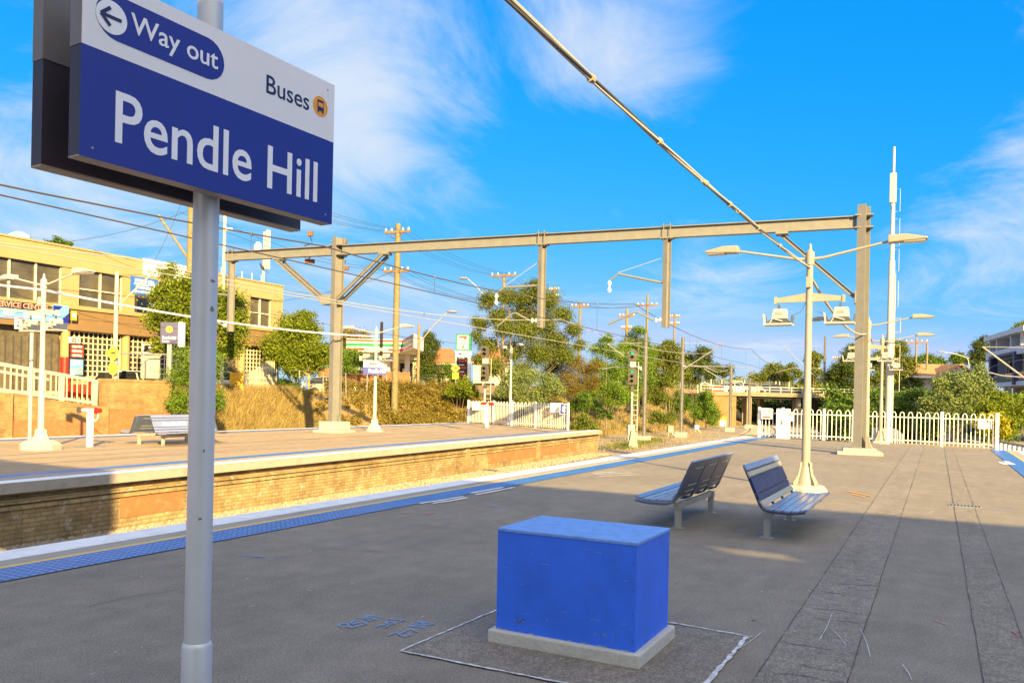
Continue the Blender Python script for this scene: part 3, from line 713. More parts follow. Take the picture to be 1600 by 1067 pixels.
# ================================================================== PLATFORM FURNITURE
def on_plane(px, py, org, rz, y=0.0):            # photo pixel -> local (x, z) on the plane y = const of a frame at org turned by rz
    r = Vector(pixdir(px, py)); ex = Vector((math.cos(rz), math.sin(rz), 0)); ey = Vector((-math.sin(rz), math.cos(rz), 0))
    o = Vector((0, 0, EYE)) - Vector(org); k = (y - o.dot(ey)) / r.dot(ey); p = o + r * k
    return p.dot(ex), p.z + Vector(org).z
def fit_text(body, box, bold=0.0, depth=.003):   # text mesh scaled to fill box (x0, x1, z0, z1) in its own x, y
    mb = text_mb(body, 1.0, bold, 'LEFT', depth); a = np.array(mb.v)
    lo, hi = a.min(0), a.max(0); x0, x1, y0, y1 = box
    mb.v = [(x0 + (v[0] - lo[0]) / (hi[0] - lo[0]) * (x1 - x0), y0 + (v[1] - lo[1]) / (hi[1] - lo[1]) * (y1 - y0), v[2]) for v in mb.v]
    return mb
FL = Matrix(((1, 0, 0, 0), (0, 0, -1, 0), (0, 1, 0, 0), (0, 0, 0, 1)))    # sheet in x, y -> upright face looking to -y
def face(y): return Matrix.Translation((0, y, 0)) @ FL
def disc(cx, cy, r, n=28, z0=0.0, z1=.002, sx=1.0): 
    return MB().prism([(cx + r * sx * math.cos(2 * math.pi * i / n), cy + r * math.sin(2 * math.pi * i / n)) for i in range(n)], 'z', z0, z1)
def pill(x0, x1, y0, y1, n=10, z0=0., z1=.002):
    r = (y1 - y0) / 2; c = (y0 + y1) / 2
    pts = [(x1 - r + r * math.sin(math.pi * i / n), c - r * math.cos(math.pi * i / n)) for i in range(n + 1)] + [(x0 + r - r * math.sin(math.pi * i / n), c + r * math.cos(math.pi * i / n)) for i in range(n + 1)]
    return MB().prism(pts, 'z', z0, z1)
def upright(T_, name, mb, m, y, parent=None, label=None):
    return T_.add(name, mb.xf(face(y)), m, parent, label=label)

# ---- the big station name sign
PHI = R(31.3); SRZ = R(90) - PHI; SORG = Vector((-1.744, 4.506, 0))
sg = T('station_sign', 'large blue and white station name board on a chipped silver post', 'station sign', SORG, SRZ)
Rp = .070
zz = [-.0, .55, .56]
sg.add('post', MB().lathe([(Rp, 0.38), (Rp, 4.6)], n=28), M_pole, smooth=True)
sg.add('sleeve', MB().lathe([(Rp + .012, 0), (Rp + .012, .365), (Rp + .006, .385), (Rp + .001, .39)], n=28), M_pole, smooth=True)
YF, XL, XR, ZB, ZT = -.215, -.86, .78, 2.86, 3.75
def sp(px, py): return on_plane(px, py, SORG, SRZ, YF)
zbnd = sp(523, 224)[1]; 
XR, ZT = sp(523, 134); ZB = sp(523, 352)[1]; XL = sp(125, 200)[0]
pan = sg.add('front_panel', MB().box(XL, XR, YF + .004, YF + .092, ZB + .006, ZT), M_signedge)
sg.add('panel_base', MB().box(XL, XR, YF + .004, YF + .092, ZB, ZB + .006), M_signtan, pan)
upright(sg, 'blue_field', MB().box(XL, XR, ZB, zbnd, 0, .004), M_sblue, YF + .004, pan)
upright(sg, 'white_field', MB().box(XL, XR, zbnd, ZT, 0, .004), M_swhite, YF + .004, pan)
def sgt(name, mb, m): return upright(sg, name, mb, m, YF, pan)
M_navysh = mat('letter_outline', (.008, .010, .05), .4, var=.02)
x0, zt = sp(181, 143); x1, _ = sp(496, 270); zb0 = sp(181, 219)[1]; 
cap0, cap1 = sp(420, 226)[1], sp(420, 296)[1]
box = (x0, x1, (zb0 + cap1) / 2 - .004, (zt + cap0) / 2)
q = fit_text('Pendle Hill', box, .009, .003)
sgt('lettering', q, M_letter)
px0, pz1 = sp(150, -10)[0], sp(330, 62)[1]; px1 = sp(350, 110)[0]; pz0 = sp(330, 126)[1]
ph = pz1 - pz0
wy = sgt('direction_pill', pill(px0, px1, pz0, pz1), M_sblue)
ccx, ccz = sp(174, 28); cr = ph * .36
sg.add('arrow_disc', disc(ccx, ccz, cr, z0=.002, z1=.004).xf(face(YF)), M_letter, pan)
ar = MB()
for p, q2 in (((-.7, 0), (.62, 0)), ((-.7, 0), (-.1, .55)), ((-.7, 0), (-.1, -.55))):
    ar.bar((ccx + p[0] * cr, ccz + p[1] * cr, .0055), (ccx + q2[0] * cr, ccz + q2[1] * cr, .0055 + (.0004 if q2[1] > 0 else .0008 if q2[1] < 0 else 0)), cr * .21, .002)
sg.add('arrow', ar.xf(face(YF)), M_navy, pan)
wx0, wx1 = sp(204, 40)[0], sp(340, 95)[0]; wc = (pz0 + pz1) / 2
sgt('lettering', fit_text('Way out', (wx0, wx1, wc - ph * .33, wc + ph * .27), .008, .003).xf(Matrix.Translation((0, 0, .003))), M_letter)
bx0, bx1 = sp(416, 140)[0], sp(483, 160)[0]; bz1, bz0 = sp(420, 118)[1], sp(420, 147)[1]
sgt('lettering', fit_text('Buses', (bx0, bx1, bz0, bz1), .006, .003), M_navy)
icx, icz = sp(500.5, 167); ir = (sp(512, 167)[0] - sp(489, 167)[0]) / 2
sgt('bus_symbol_disc', disc(icx, icz, ir), M_orange)
bs = MB(); bs.box(icx - ir * .42, icx + ir * .42, icz - ir * .45, icz + ir * .6, .002, .0035)
for sx in (-1, 1): bs.box(icx + sx * ir * .3 - ir * .1, icx + sx * ir * .3 + ir * .1, icz - ir * .62, icz - ir * .45, .002, .0035)
sgt('bus_symbol', bs, M_navy)
sgt('bus_symbol_window', MB().box(icx - ir * .33, icx + ir * .33, icz - ir * .05, icz + ir * .36, .0035, .005), M_orange)
for fx in (XL + .06, XR - .06):
    for fz_ in (ZB + .05, ZT - .05): sgt('rivet', disc(fx, fz_, .006, 10), M_gal)
# the board on the far side of the post
YR0, YR1, SH = .125, .215, .06
rear = sg.add('rear_panel', MB().box(XL + SH - .05, XR + SH, YR0, YR1, ZB + .008, ZT), M_signedge)
sg.add('panel_base', MB().box(XL + SH - .05, XR + SH, YR0, YR1, ZB, ZB + .008), M_signtan, rear)
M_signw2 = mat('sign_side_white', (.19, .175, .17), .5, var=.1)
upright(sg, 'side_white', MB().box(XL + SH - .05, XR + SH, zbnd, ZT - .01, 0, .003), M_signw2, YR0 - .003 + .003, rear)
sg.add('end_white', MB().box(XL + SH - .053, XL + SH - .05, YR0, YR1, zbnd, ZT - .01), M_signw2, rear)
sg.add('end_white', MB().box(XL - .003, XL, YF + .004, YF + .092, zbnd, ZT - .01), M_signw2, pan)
for z in (ZB + .18, ZT - .2):
    sg.add('bracket', MB().box(-.13, .13, YF + .092, YR0 - .001, z - .03, z + .03), M_steel)

# ---- blue plywood box on its concrete plinth
c0, c1, c2 = G(990, 1040), G(757, 1004), G(1059, 996)
S0, T0 = to_st(c0)[:2]
bw, bd = 1.12, .80
bx = T('equipment_box', 'blue painted plywood box on a rough concrete plinth', 'equipment box', ST(5.13 + bd / 2, 1.74 + bw / 2), ROT)
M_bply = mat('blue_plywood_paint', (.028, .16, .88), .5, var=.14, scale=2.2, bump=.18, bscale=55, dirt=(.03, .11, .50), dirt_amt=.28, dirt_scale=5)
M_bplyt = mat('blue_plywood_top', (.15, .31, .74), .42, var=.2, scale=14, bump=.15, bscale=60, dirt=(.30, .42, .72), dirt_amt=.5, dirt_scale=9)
def ply_grain(m):
    t, b = nodes_of(m); tcn = N(t, 'ShaderNodeTexCoord'); mp = N(t, 'ShaderNodeMapping'); mp.inputs['Scale'].default_value = (3, 3, 45); L(t, tcn.outputs['Object'], mp.inputs['Vector'])
    n = N(t, 'ShaderNodeTexNoise', ins={'Scale': 1.5, 'Detail': 6.0, 'Distortion': 1.2}); L(t, mp.outputs[0], n.inputs['Vector'])
    bp = N(t, 'ShaderNodeBump', ins={'Strength': .22, 'Distance': .004}); L(t, n.outputs['Fac'], bp.inputs['Height']); L(t, bp.outputs[0], b.inputs['Normal'])
ply_grain(M_bply)
pl = MB().box(-bd / 2 - .02, bd / 2 + .02, -bw / 2 - .02, bw / 2 + .02, 0, .10)
M_plinth = mat('pale_concrete', (.54, .52, .46), .85, var=.14, scale=6, bump=.35, dirt=(.30, .27, .21), dirt_amt=.5, dirt_scale=6)
o = bx.add('concrete_plinth', pl, M_plinth, bev=.012)
ins = .026; hh = .835
bx.add('side_panel', MB().box(-bd / 2 + ins, -bd / 2 + ins + .018, -bw / 2 + ins, bw / 2 - ins, .10, hh - .018), M_bply)
bx.add('side_panel', MB().box(-bd / 2 + ins + .0185, bd / 2 - ins, -bw / 2 + ins + .002, -bw / 2 + ins + .02, .10, hh - .018), M_bply)
bx.add('side_panel', MB().box(bd / 2 - ins - .018, bd / 2 - ins, -bw / 2 + ins + .021, bw / 2 - ins, .10, hh - .018), M_bply)
bx.add('side_panel', MB().box(-bd / 2 + ins + .0185, bd / 2 - ins - .0185, bw / 2 - ins - .018, bw / 2 - ins, .10, hh - .018), M_bply)
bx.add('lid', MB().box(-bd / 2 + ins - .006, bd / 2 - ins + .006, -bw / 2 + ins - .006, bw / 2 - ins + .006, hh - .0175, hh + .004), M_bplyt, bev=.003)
M_screw = mat('screw_brass', (.5, .36, .1), .4, .7)
xf = -bd / 2 + ins
for (px, py) in ((805, 969), (818, 971), (930, 990), (944, 991)):
    x, z = on_plane(px, py, bx.o.location, ROT + R(90), -xf) if False else (0, 0)
    # the front face looks to -s: local plane x = xf
    r = Vector(pixdir(px, py)); k = (5.13 + ins) / r.dot(SDIR); p = Vector((0, 0, EYE)) + r * k; s_, t_, z_ = to_st(p)
    bx.add('screw', disc(0, 0, .006, 10, 0, .003).xf(Matrix.Translation((xf - .0025, t_ - (1.74 + bw / 2), z_)) @ Matrix.Rotation(R(90), 4, 'Y')), M_screw)
M_wear = mat('worn_paint_edge', (.20, .30, .55), .6, var=.2, scale=20)
rw = random.Random(5); wr = MB()
for i in range(16):
    y_, z_ = rw.uniform(-bw / 2 + .08, bw / 2 - .08), rw.uniform(.14, .78); l_ = rw.uniform(.015, .07)
    wr.box(xf - .0012, xf - .0004, y_, y_ + l_, z_, z_ + rw.uniform(.0015, .004))
for i in range(22):
    y_ = rw.uniform(-bw / 2 + ins, bw / 2 - ins - .05); wr.box(xf - .0012, xf - .0004, y_, y_ + rw.uniform(.01, .05), .101, .101 + rw.uniform(.003, .010))
bx.add('paint_wear', wr, M_wear)
gr_ = MB(); gr_.box(xf - .001, xf - .0003, .36, .365, .17, .23); gr_.prism([(.30, .20), (.36, .155), (.365, .16), (.31, .21)], 'x', xf - .001, xf - .0003); gr_.box(xf - .001, xf - .0003, -.40, -.396, .15, .21)
bx.add('scuff', gr_, mat('scuff_green', (.05, .13, .16), .7, var=.2))
for z in (.18, .35, .52, .69):
    bx.add('screw', disc(0, 0, .005, 8, 0, .003).xf(Matrix.Translation((xf - .0025, -bw / 2 + ins + .02, z)) @ Matrix.Rotation(R(90), 4, 'Y')), M_steel)

# ---- benches
M_bslat = mat('bench_slat_blue', (.19, .23, .40), .20, var=.06, dirt=(.2, .2, .22), dirt_amt=.25, dirt_scale=8)
M_brefl = mat('bench_slat_reflection', (.40, .36, .27), .3, var=.06)  # reflection on the blue slats painted in as cream
M_bnavy = mat('bench_panel_navy', (.022, .026, .11), .45, var=.3, scale=5, dirt=(.12, .13, .22), dirt_amt=.4, dirt_scale=4, spec=.25)
M_bframe = mat('bench_frame_blue', (.07, .09, .15), .4, var=.1, dirt=(.1, .1, .1), dirt_amt=.3)
M_bleg = mat('bench_leg_steel', (.36, .36, .33), .5, .2, var=.12, dirt=(.2, .15, .08), dirt_amt=.4, dirt_scale=6)
def make_bench(label, loc, rz, cream=False, text=False, group=None):
    b = T('platform_bench', label, 'bench', loc, rz, group)
    Ln = 2.42
    # profile of slat centres (y towards the seat front, z), with tilt: seat then back
    seat = [(.12, .408, 4), (.225, .400, 3), (.33, .397, 2), (.435, .402, -4), (.54, .425, -16)]
    for y, z, a in seat:
        M = Matrix.Translation((0, y, z)) @ Matrix.Rotation(R(-a), 4, 'X')
        b.add('seat_slat', MB().box(-Ln / 2, Ln / 2, -.048, .048, -.016, .016).xf(M), M_bslat, bev=.008)
    ang = 66
    back = [(.018, .475, .04, M_brefl if cream else M_bslat, 52), (-.035, .560, .034, M_bnavy if cream else M_bslat, 66), (-.098, .702, .104, M_bnavy if cream else M_bslat, 66),
            (-.160, .848, .034, M_brefl if cream else M_bslat, 66), (-.205, .935, .042, M_bslat, 60)]
    for i, (y, z, h, m, a) in enumerate(back):
        M = Matrix.Translation((0, y, z)) @ Matrix.Rotation(R(180 - a), 4, 'X')
        sl = b.add('backrest_panel' if i == 2 else 'backrest_slat', MB().box(-Ln / 2, Ln / 2, -h, h, -.014, .014).xf(M), m, bev=.006)
        if i == 2 and text:
            Mt = M @ Matrix.Translation((0, 0, -.0155)) @ Matrix.Rotation(R(180), 4, 'Y')
            b.add('lettering', fit_text('Pendle Hill', (-.84, .04, -.066, .066), .035, .003).xf(Mt), M_letter, sl)
    # four curved steel supports
    for x in (-1.27, -.38, .38, 1.12):
        pr = [(.56, .385), (.44, .362), (.30, .352), (.10, .356), (.02, .385), (-.03, .45), (-.075, .56), (-.135, .70), (-.20, .85), (-.235, .94)]
        inner = [(-.212, .925), (-.176, .84), (-.113, .69), (-.052, .55), (-.008, .46), (.03, .405), (.11, .385), (.30, .378), (.44, .384), (.55, .402)]
        b.add('support_bracket', MB().prism(pr + inner, 'x', x - .05, x + .05), M_bframe)
    sk = MB()
    for k in range(len(pr) - 4, len(pr) - 1):
        pass
    b.add('back_plate', MB().prism([(-.03, .47), (-.24, .955), (-.232, .958), (-.022, .474)], 'x', -Ln / 2 + .02, Ln / 2 - .02), M_bframe)
    for x in (-.75, 0, .75):
        for f in (.12, .30, .80): 
            yc, zc = lerp(-.03, -.235, f), lerp(.47, .956, f); b.add('back_slot', MB().box(x - .22, x + .22, -.004, .004, -.007, .007).xf(Matrix.Translation((yc - .008, 0, 0)) if False else Matrix.Translation((0, yc - .009, zc - .004))), M_bleg)
    b.add('rail', MB().box(-.95, .95, .02, .09, .27, .345), M_bleg, bev=.006)
    for x in (-.93, .93):
        lg = b.add('leg', MB().box(x - .042, x + .042, .0, .084, .0, .27), M_bleg, bev=.008)
        b.add('collar', MB().box(x - .05, x + .05, -.008, .098, .26, .352), M_bleg, lg, bev=.006)
        b.add('foot_plate', MB().box(x - .08, x + .08, -.04, .124, 0, .008), M_bleg, lg)
    return b
benA = make_bench('grey blue slatted bench facing the tracks, seen from behind, beside the blue box', ST(12.06, 3.17), ROT, group='slatted benches on the platforms')
benB = make_bench('slatted bench with a dark navy back panel and painted cream reflections, near the lamp post', ST(11.98, 2.02), ROT + math.pi, cream=True, group='slatted benches on the platforms')
benC = make_bench('sunlit pale blue bench across the tracks with the station name on its backrest', ST(18.35, 21.95), ROT + math.pi, text=True, group='slatted benches on the platforms')
copy_tree(benA.o, ST(18.3, 22.95), ROT, 'sunlit bench across the tracks facing the brown wall, behind the lettered bench')

# ---- lamp posts
def make_head(t, x0, sgn, z0, M_lampw):                  # arm and luminaire along local y
    t.add('arm', MB().tube([(0, sgn * .06, z0), (0, sgn * .28, z0 + .02), (0, sgn * 1.5, z0 + .27)], [.036, .028, .024], 10), M_lampw, smooth=True)
    h = MB().prism([(sgn * 1.46, z0 + .22), (sgn * 1.46, z0 + .37), (sgn * 1.78, z0 + .375), (sgn * 2.16, z0 + .29), (sgn * 2.16, z0 + .255), (sgn * 1.75, z0 + .235)], 'x', -.13, .13)
    hd = t.add('luminaire', h, M_lampw, bev=.015)
    t.add('lens', MB().box(-.11, .11, sgn * 1.74, sgn * 2.12, z0 + .218, z0 + .246), M_lens, hd)
M_lens = mat('lamp_lens', (.25, .24, .22), .15, var=.03)
def make_flood(t, y, M_lampw):
    # floodlight hung below the cross arm, glass down
    hs = MB().prism([(-.16, 3.76), (.10, 3.76), (.13, 3.56), (-.17, 3.56)], 'x', -.12, .12)
    f = t.add('floodlight', hs.xf(Matrix.Translation((0, y, 0))), M_lampw, bev=.012)
    t.add('reflector', MB().prism([(y - .16, 3.558), (y + .12, 3.558), (y + .25, 3.46), (y - .25, 3.46)], 'x', -.13, .13), M_steel, f)
    t.add('visor', MB().box(-.18, .18, y - .28, y + .28, 3.425, 3.458), M_lampw, f)
    t.add('shade_plate', MB().prism([(y + .27, 3.459), (y + .30, 3.66), (y + .285, 3.66), (y + .255, 3.459)], 'x', -.16, .16), M_lampw, f)
    t.add('shade_plate', MB().prism([(y - .27, 3.459), (y - .29, 3.62), (y - .275, 3.62), (y - .255, 3.459)], 'x', -.16, .16), M_bframe, f)
    t.add('bracket_arm', MB().tube([(-.15, y - .1, 3.50), (-.15, y + .10, 3.56), (-.15, y + .16, 3.46)], .015, 5), M_lampw, f)
    t.add('maker_plate', MB().box(-.1255, -.1205, y - .09, y + .05, 3.63, 3.69), M_gal, f)
    t.add('hanger', MB().box(-.02, .02, y - .02, y + .02, 3.74, 3.86), M_steel, f)
def make_lamp(label, loc, rz, floods=True, arms=True, plinth='low', group='station lamp posts', paint=None):
    M_lampw = paint or MATS['white_lamp_paint']
    t = T('lamp_post', label, 'lamp post', loc, rz, group)
    t.add('pole', MB().lathe([(.086, .32), (.082, 2.0), (.070, 2.05), (.065, 4.65), (.088, 4.66), (.088, 4.92), (.05, 4.95), (.03, 5.0), (.03, 5.06), (.012, 5.10)], n=18), M_lampw, smooth=True)
    base = t.add('base', MB().lathe([(.20, .12), (.19, .16), (.12, .42), (.10, .50)], n=18), M_lampw, smooth=True)
    for k in range(4):
        fin = MB().prism([(.09, .13), (.30, .13), (.29, .18), (.19, .32), (.15, .48), (.15, .56), (.09, .60)], 'y', -.008, .008).xf(Matrix.Rotation(R(45 + 90 * k), 4, 'Z'))
        t.add('base_fin', fin, M_lampw, base)
    if plinth == 'low':
        t.add('plinth', MB().lathe([(.44, 0), (.42, .05), (.36, .12)], n=8), M_conc)
    else:
        t.add('plinth', MB().lathe([(.56, 0), (.56, .15), (.40, .26), (.30, .28)], n=8), M_conc)
    if arms:
        for sgn in (1, -1): make_head(t, 0, sgn, 4.78, M_lampw)
    if floods:
        for sgn in (1, -1):
            ca = t.add('cross_arm', MB().prism([(sgn * .06, 3.90), (sgn * .06, 4.08), (sgn * .66, 3.99), (sgn * .66, 3.90)], 'x', -.03, .03), M_lampw)
            t.add('end_cap', MB().box(-.05, .05, sgn * .64, sgn * .69, 3.87, 4.02), M_lampw, ca)
            make_flood(t, sgn * .60, MATS['white_lamp_paint'])
            t.add('flex', MB().tube([(0, sgn * .06, 3.9), (0, sgn * .16, 3.70), (0, sgn * .34, 3.62)], .006, 5), M_steel, ca)
    t.add('junction_box', MB().box(-.15, -.06, -.05, .05, 4.18, 4.40), M_lampw, bev=.006)
    return t
lampN = make_lamp('tall cream lamp post with twin arms and floodlights behind the benches', ST(17.48, 2.38), ROT, paint=M_lampt)
copy_tree(lampN.o, ST(32.9, 2.33), ROT, 'twin arm lamp post half hidden behind the steel gantry column')
copy_tree(lampN.o, ST(41.35, 2.33), ROT, 'most distant twin arm lamp post, in front of the tall antenna mast')
lampA = make_lamp('sunlit white lamp post before the brown wall and the yellow building', ST(14.09, 22.95), ROT, plinth='tall')
lampB = make_lamp('white lamp post carrying a small station name board, across the tracks', ST(31.14, 24.08), ROT)
lampC = make_lamp('slim lamp post beside the white end fence across the tracks', ST(45.3, 24.2), R(17), floods=False)

# small station name board on lamp B
o = lampB.o.location
nb = T('station_name_board', 'small station name board fixed to the lamp post across the tracks', 'station sign', ST(31.0, 24.08, 2.35), ROT - R(50), None)
NRZ = ROT - R(50)
bx0, bz1 = on_plane(568, 563, nb.o.location, NRZ, -.12); bx1, bz0 = on_plane(604, 586, nb.o.location, NRZ, -.12); zm = (bz0 + bz1) / 2 + .02
pn = nb.add('panel', MB().box(bx0, bx1, -.11, -.07, bz0 - 2.35, bz1 - 2.35), M_signedge)
nb.add('bracket', MB().box(-.05, .05, -.07, .0, (bz0 + bz1) / 2 - 2.4, (bz0 + bz1) / 2 - 2.3), M_steel)
upright(nb, 'white_field', MB().box(bx0, bx1, zm - 2.35, bz1 - 2.35, 0, .01), M_swhite, -.11, pn)
upright(nb, 'blue_field', MB().box(bx0, bx1, bz0 - 2.35, zm - 2.35, 0, .01), M_sblue, -.11, pn)
wd = bx1 - bx0
upright(nb, 'lettering', fit_text('Pendle Hill', (bx0 + wd * .22, bx1 - wd * .05, bz0 - 2.35 + .10, zm - 2.35 - .08), .04, .006), M_letter, -.124, pn)
upright(nb, 'direction_pill', pill(bx0 + wd * .24, bx0 + wd * .58, zm - 2.35 + .10, bz1 - 2.35 - .09, z1=.006), M_navysh, -.124, pn)
upright(nb, 'lettering', fit_text('Way out', (bx0 + wd * .30, bx0 + wd * .54, zm - 2.35 + .16, bz1 - 2.35 - .14), .02, .004), M_letter, -.131, pn)
upright(nb, 'symbol_disc', disc(bx1 - wd * .08, (zm + bz1) / 2 - 2.35, .06, 16, z1=.006), M_orange, -.124, pn)

# aerial cable bundle to the near lamp, and on to the next; and the thick cable across the far platform
def sag(p, q, d, n=24):
    return [p.lerp(q, i / n) - Vector((0, 0, 4 * d * (i / n) * (1 - i / n))) for i in range(n + 1)]
pe = lampN.o.location + Vector((0, 0, 4.6))
far0 = A(790, -4, 5.4); far0 = pe + (far0 - pe) * 1.0
cb = T('aerial_cable', 'thick taped cable bundle running overhead to the near lamp post', 'cable', pe, ROT)
start = far0 + (far0 - pe).normalized() * 1.4 + Vector((0, 0, .2))
path = [start] + [far0.lerp(pe, i / 22) - Vector((0, 0, 4 * .10 * (i / 22) * (1 - i / 22))) for i in range(23)]
tw = []
for j, (rr, ph, m) in enumerate(((.017, 0, M_wire_l), (.012, 2.4, M_lampw), (.012, 4.3, M_steel))):
    pts = []
    for i, p in enumerate(path):
        a = ph + i * .55; pts.append(p + Vector((math.cos(a) * .016, 0, math.sin(a) * .016)))
    cb.add('strand', MB().tube(pts, rr, 8), m, sp='w', smooth=True)
for i in (3, 6, 9, 11, 14, 17, 20):
    p, q = path[i], path[i + 1]; cb.add('cable_tie', MB().tube([p.lerp(q, .45), p.lerp(q, .55)], .036, 8), M_signtan, sp='w')
for i, px in ((9, 1), (12, -1)):
    p = path[i]; cb.add('loose_tie_tail', MB().tube([p, p + Vector((.03, 0, -.05)), p + Vector((.06, 0, -.055)), p + Vector((.07, 0, -.02))], .005, 5), M_signtan, sp='w')
p1 = ST(17.48, 2.38, 4.45); p2 = ST(32.9, 2.33, 4.5)
one('aerial_cable', MB().tube(sag(p1, p2, .45), .03, 8), M_wire_l, 'sagging grey cable between the near lamp post and the lamp behind the gantry', 'cable', base=p1, smooth=True)
p3 = ST(41.35, 2.33, 4.5)
one('aerial_cable', MB().tube(sag(p2, p3, .3), .025, 6), M_wire_l, 'short grey cable between the two most distant twin arm lamp posts', 'cable', base=p2, smooth=True)
pa, pb = lampA.o.location + Vector((0, 0, 4.62)), lampB.o.location + Vector((0, 0, 4.60))
pz = pa + (pa - pb).normalized() * 14 + Vector((0, 0, .35))
one('aerial_cable', MB().tube(sag(pa, pb, .25), .035, 8), M_swhite, 'thick white cable from the sunlit lamp post to the lamp with the name board', 'cable', base=pa, smooth=True)
one('aerial_cable', MB().tube(sag(pa, pz, .2), .03, 8), M_swhite, 'white cable leaving the sunlit lamp post past the yellow building banner', 'cable', base=pa, smooth=True)

# ---- hydrant pedestal on the far platform, white post with red flag
hp = T('hydrant_stand', 'white pedestal with red hose wheels beside the sunlit lamp post', 'hydrant', ST(15.67, 23.03), ROT)
hp.add('post', MB().lathe([(.10, 0), (.10, 1.02), (.08, 1.06)], n=14), M_swhite, smooth=True)
hp.add('tar_collar', MB().lathe([(.5, .001), (.45, .012)], n=18), M_patch2)
hp.add('cross_pipe', MB().tube([(0, -.36, 1.12), (0, .36, 1.12)], .06, 10), M_swhite, smooth=True)
M_red = mat('red_paint', (.55, .02, .015), .4, var=.1)
for y in (-.42, .42):
    wv = hp.add('hose_valve', MB().tube([(0, y - .05, 1.13), (0, y + .05, 1.13)], .075, 12), M_red)
    hp.add('hand_wheel', MB().lathe([(.10, -.012), (.10, .012)], n=14).xf(Matrix.Translation((-.10, y, 1.12)) @ Matrix.Rotation(R(90), 4, 'Y')), M_red if y < 0 else M_steel, wv)
hp.add('hose_loop', MB().tube([(-.05, -.2, 1.05), (-.06, -.22, .88), (-.05, -.32, .80), (-.05, -.42, .88), (-.05, -.44, 1.02)], .018, 6), M_swhite, smooth=True)
wp = T('marker_post', 'short white post with red flag plate by the far end fence', 'marker post', ST(40.46, 23.12), ROT)
wp.add('post', MB().box(-.08, .08, -.08, .08, 0, 1.35), M_fence, bev=.01)
wp.add('flag_plate', MB().box(-.04, .04, .1, .45, 1.33, 1.48), M_red); wp.add('flag_plate', MB().box(-.04, .04, -.42, -.1, 1.30, 1.46), M_red)

# ---- hoop topped fences
def fence(name, label, pts, height, group, posts, sheets=()):
    f = T(name, label, 'fence', ST(*pts[0]), ROT, group)
    o = Vector((pts[0][0], pts[0][1], 0))
    segs = [(Vector((*a, 0)) - o, Vector((*b, 0)) - o) for a, b in zip(pts[:-1], pts[1:])]
    proto = None
    for a, b in segs:
        d = (b - a); ln = d.length; d.normalize(); an = math.atan2(d.y, d.x)
        M = Matrix.Translation(a) @ Matrix.Rotation(an, 4, 'Z')
        for z in (.20, height - .24):
            f.add('rail', MB().box(.03, ln - .03, -.02, .02, z - .025, z + .025).xf(M), M_fence)
        n = max(1, int(round((ln - .12) / .37))); stp = (ln - .12) / n
        for i in range(n):
            x = .06 + stp * (i + .25); wq = stp * .5
            pts_ = [(x, 0, .06), (x, 0, height - .16)] + [(x + wq / 2 - wq / 2 * math.cos(math.pi * k / 6), 0, height - .16 + .16 * math.sin(math.pi * k / 6)) for k in range(1, 6)] + [(x + wq, 0, height - .16), (x + wq, 0, .06)]
            f.add('hoop_picket', MB().tube(pts_, .019, 6).xf(M), M_fence, smooth=True)
        for x in (0,) : f.add('post', MB().box(x - .055, x + .055, -.05, .05, 0, height + .06).xf(M), M_fence, bev=.008)
    a, b = segs[-1]; d = (b - a); an = math.atan2(d.y, d.x); ln = d.length
    f.add('post', MB().box(-.055, .055, -.05, .05, 0, height + .06).xf(Matrix.Translation(b) @ Matrix.Rotation(an, 4, 'Z')), M_fence, bev=.008)
    return f
def fp(px, py): return to_st(G(px, py))[:2]
FE = [(42.5, 8.1), (42.31, 6.9), (41.95, 4.9), (41.7, 3.55), (41.2, 2.0)]
FE2 = [(41.2, 2.0), (40.35, -.2), (39.45, -2.25)]
fence('hoop_fence', 'white hoop topped fence closing the near platform end, from its blue strip to the mast', FE, 1.5, 'hoop topped end fences', None)
fence('hoop_fence', 'white hoop topped fence at the near platform end, from the mast to the outer edge', FE2, 1.5, 'hoop topped end fences', None)
fence('hoop_fence', 'white hoop topped fence closing the end of the platform across the tracks', [(46.9, 28.3), (45.6, 25.6), (44.4, 23.6), (43.3, 21.4), (41.5, 18.45)], 1.5, 'hoop topped end fences', None)
def panel_sign(label, px, py, t_f, s_f, wdt, hgt, rz=ROT - R(90), marks=True, red=False, base_off=0.07):
    p = ST(s_f, t_f)
    s = T('warning_sign', label, 'warning sign', p, rz)
    x, z = on_plane(px, py, p, rz, -base_off)
    s.add('panel', MB().box(x - wdt / 2, x + wdt / 2, -base_off, -base_off + .012, z - hgt / 2, z + hgt / 2), M_fence)
    if marks:
        rg = MB()
        ring = [(x - wdt * .24 + wdt * .13 * math.cos(2 * math.pi * k / 14), -base_off - .002, z + hgt * .22 + wdt * .13 * math.sin(2 * math.pi * k / 14)) for k in range(15)]
        s.add('prohibition_symbol', MB().tube(ring, .008, 4), M_chalkp)
        c = x + wdt * .22; q = wdt * .15
        s.add('warning_symbol', MB().prism([(c - q, z + hgt * .08), (c + q, z + hgt * .08), (c, z + hgt * .08 + q * 1.7)], 'y', -base_off - .004, -base_off - .0005), M_orange)
    if red:
        s.add('red_text_bar', MB().box(x - wdt * .36, x + wdt * .36, -base_off - .004, -base_off - .0005, z - hgt * .42, z - hgt * .28), M_red)
        s.add('figure_symbol', MB().tube([(x - wdt * .2, -base_off - .003, z - hgt * .15), (x, -base_off - .003, z - hgt * .02), (x + wdt * .25, -base_off - .003, z - hgt * .12)], .02, 5), M_steel)
    return s
panel_sign('white warning sign with red bar and figure on the fence by the blue strip', 1198, 646, 7.5, 42.35, .55, .55, red=True)
panel_sign('white warning sign with orange triangle on the fence right of the solid panel', 1230, 650.5, 5.9, 42.1, .62, .46)
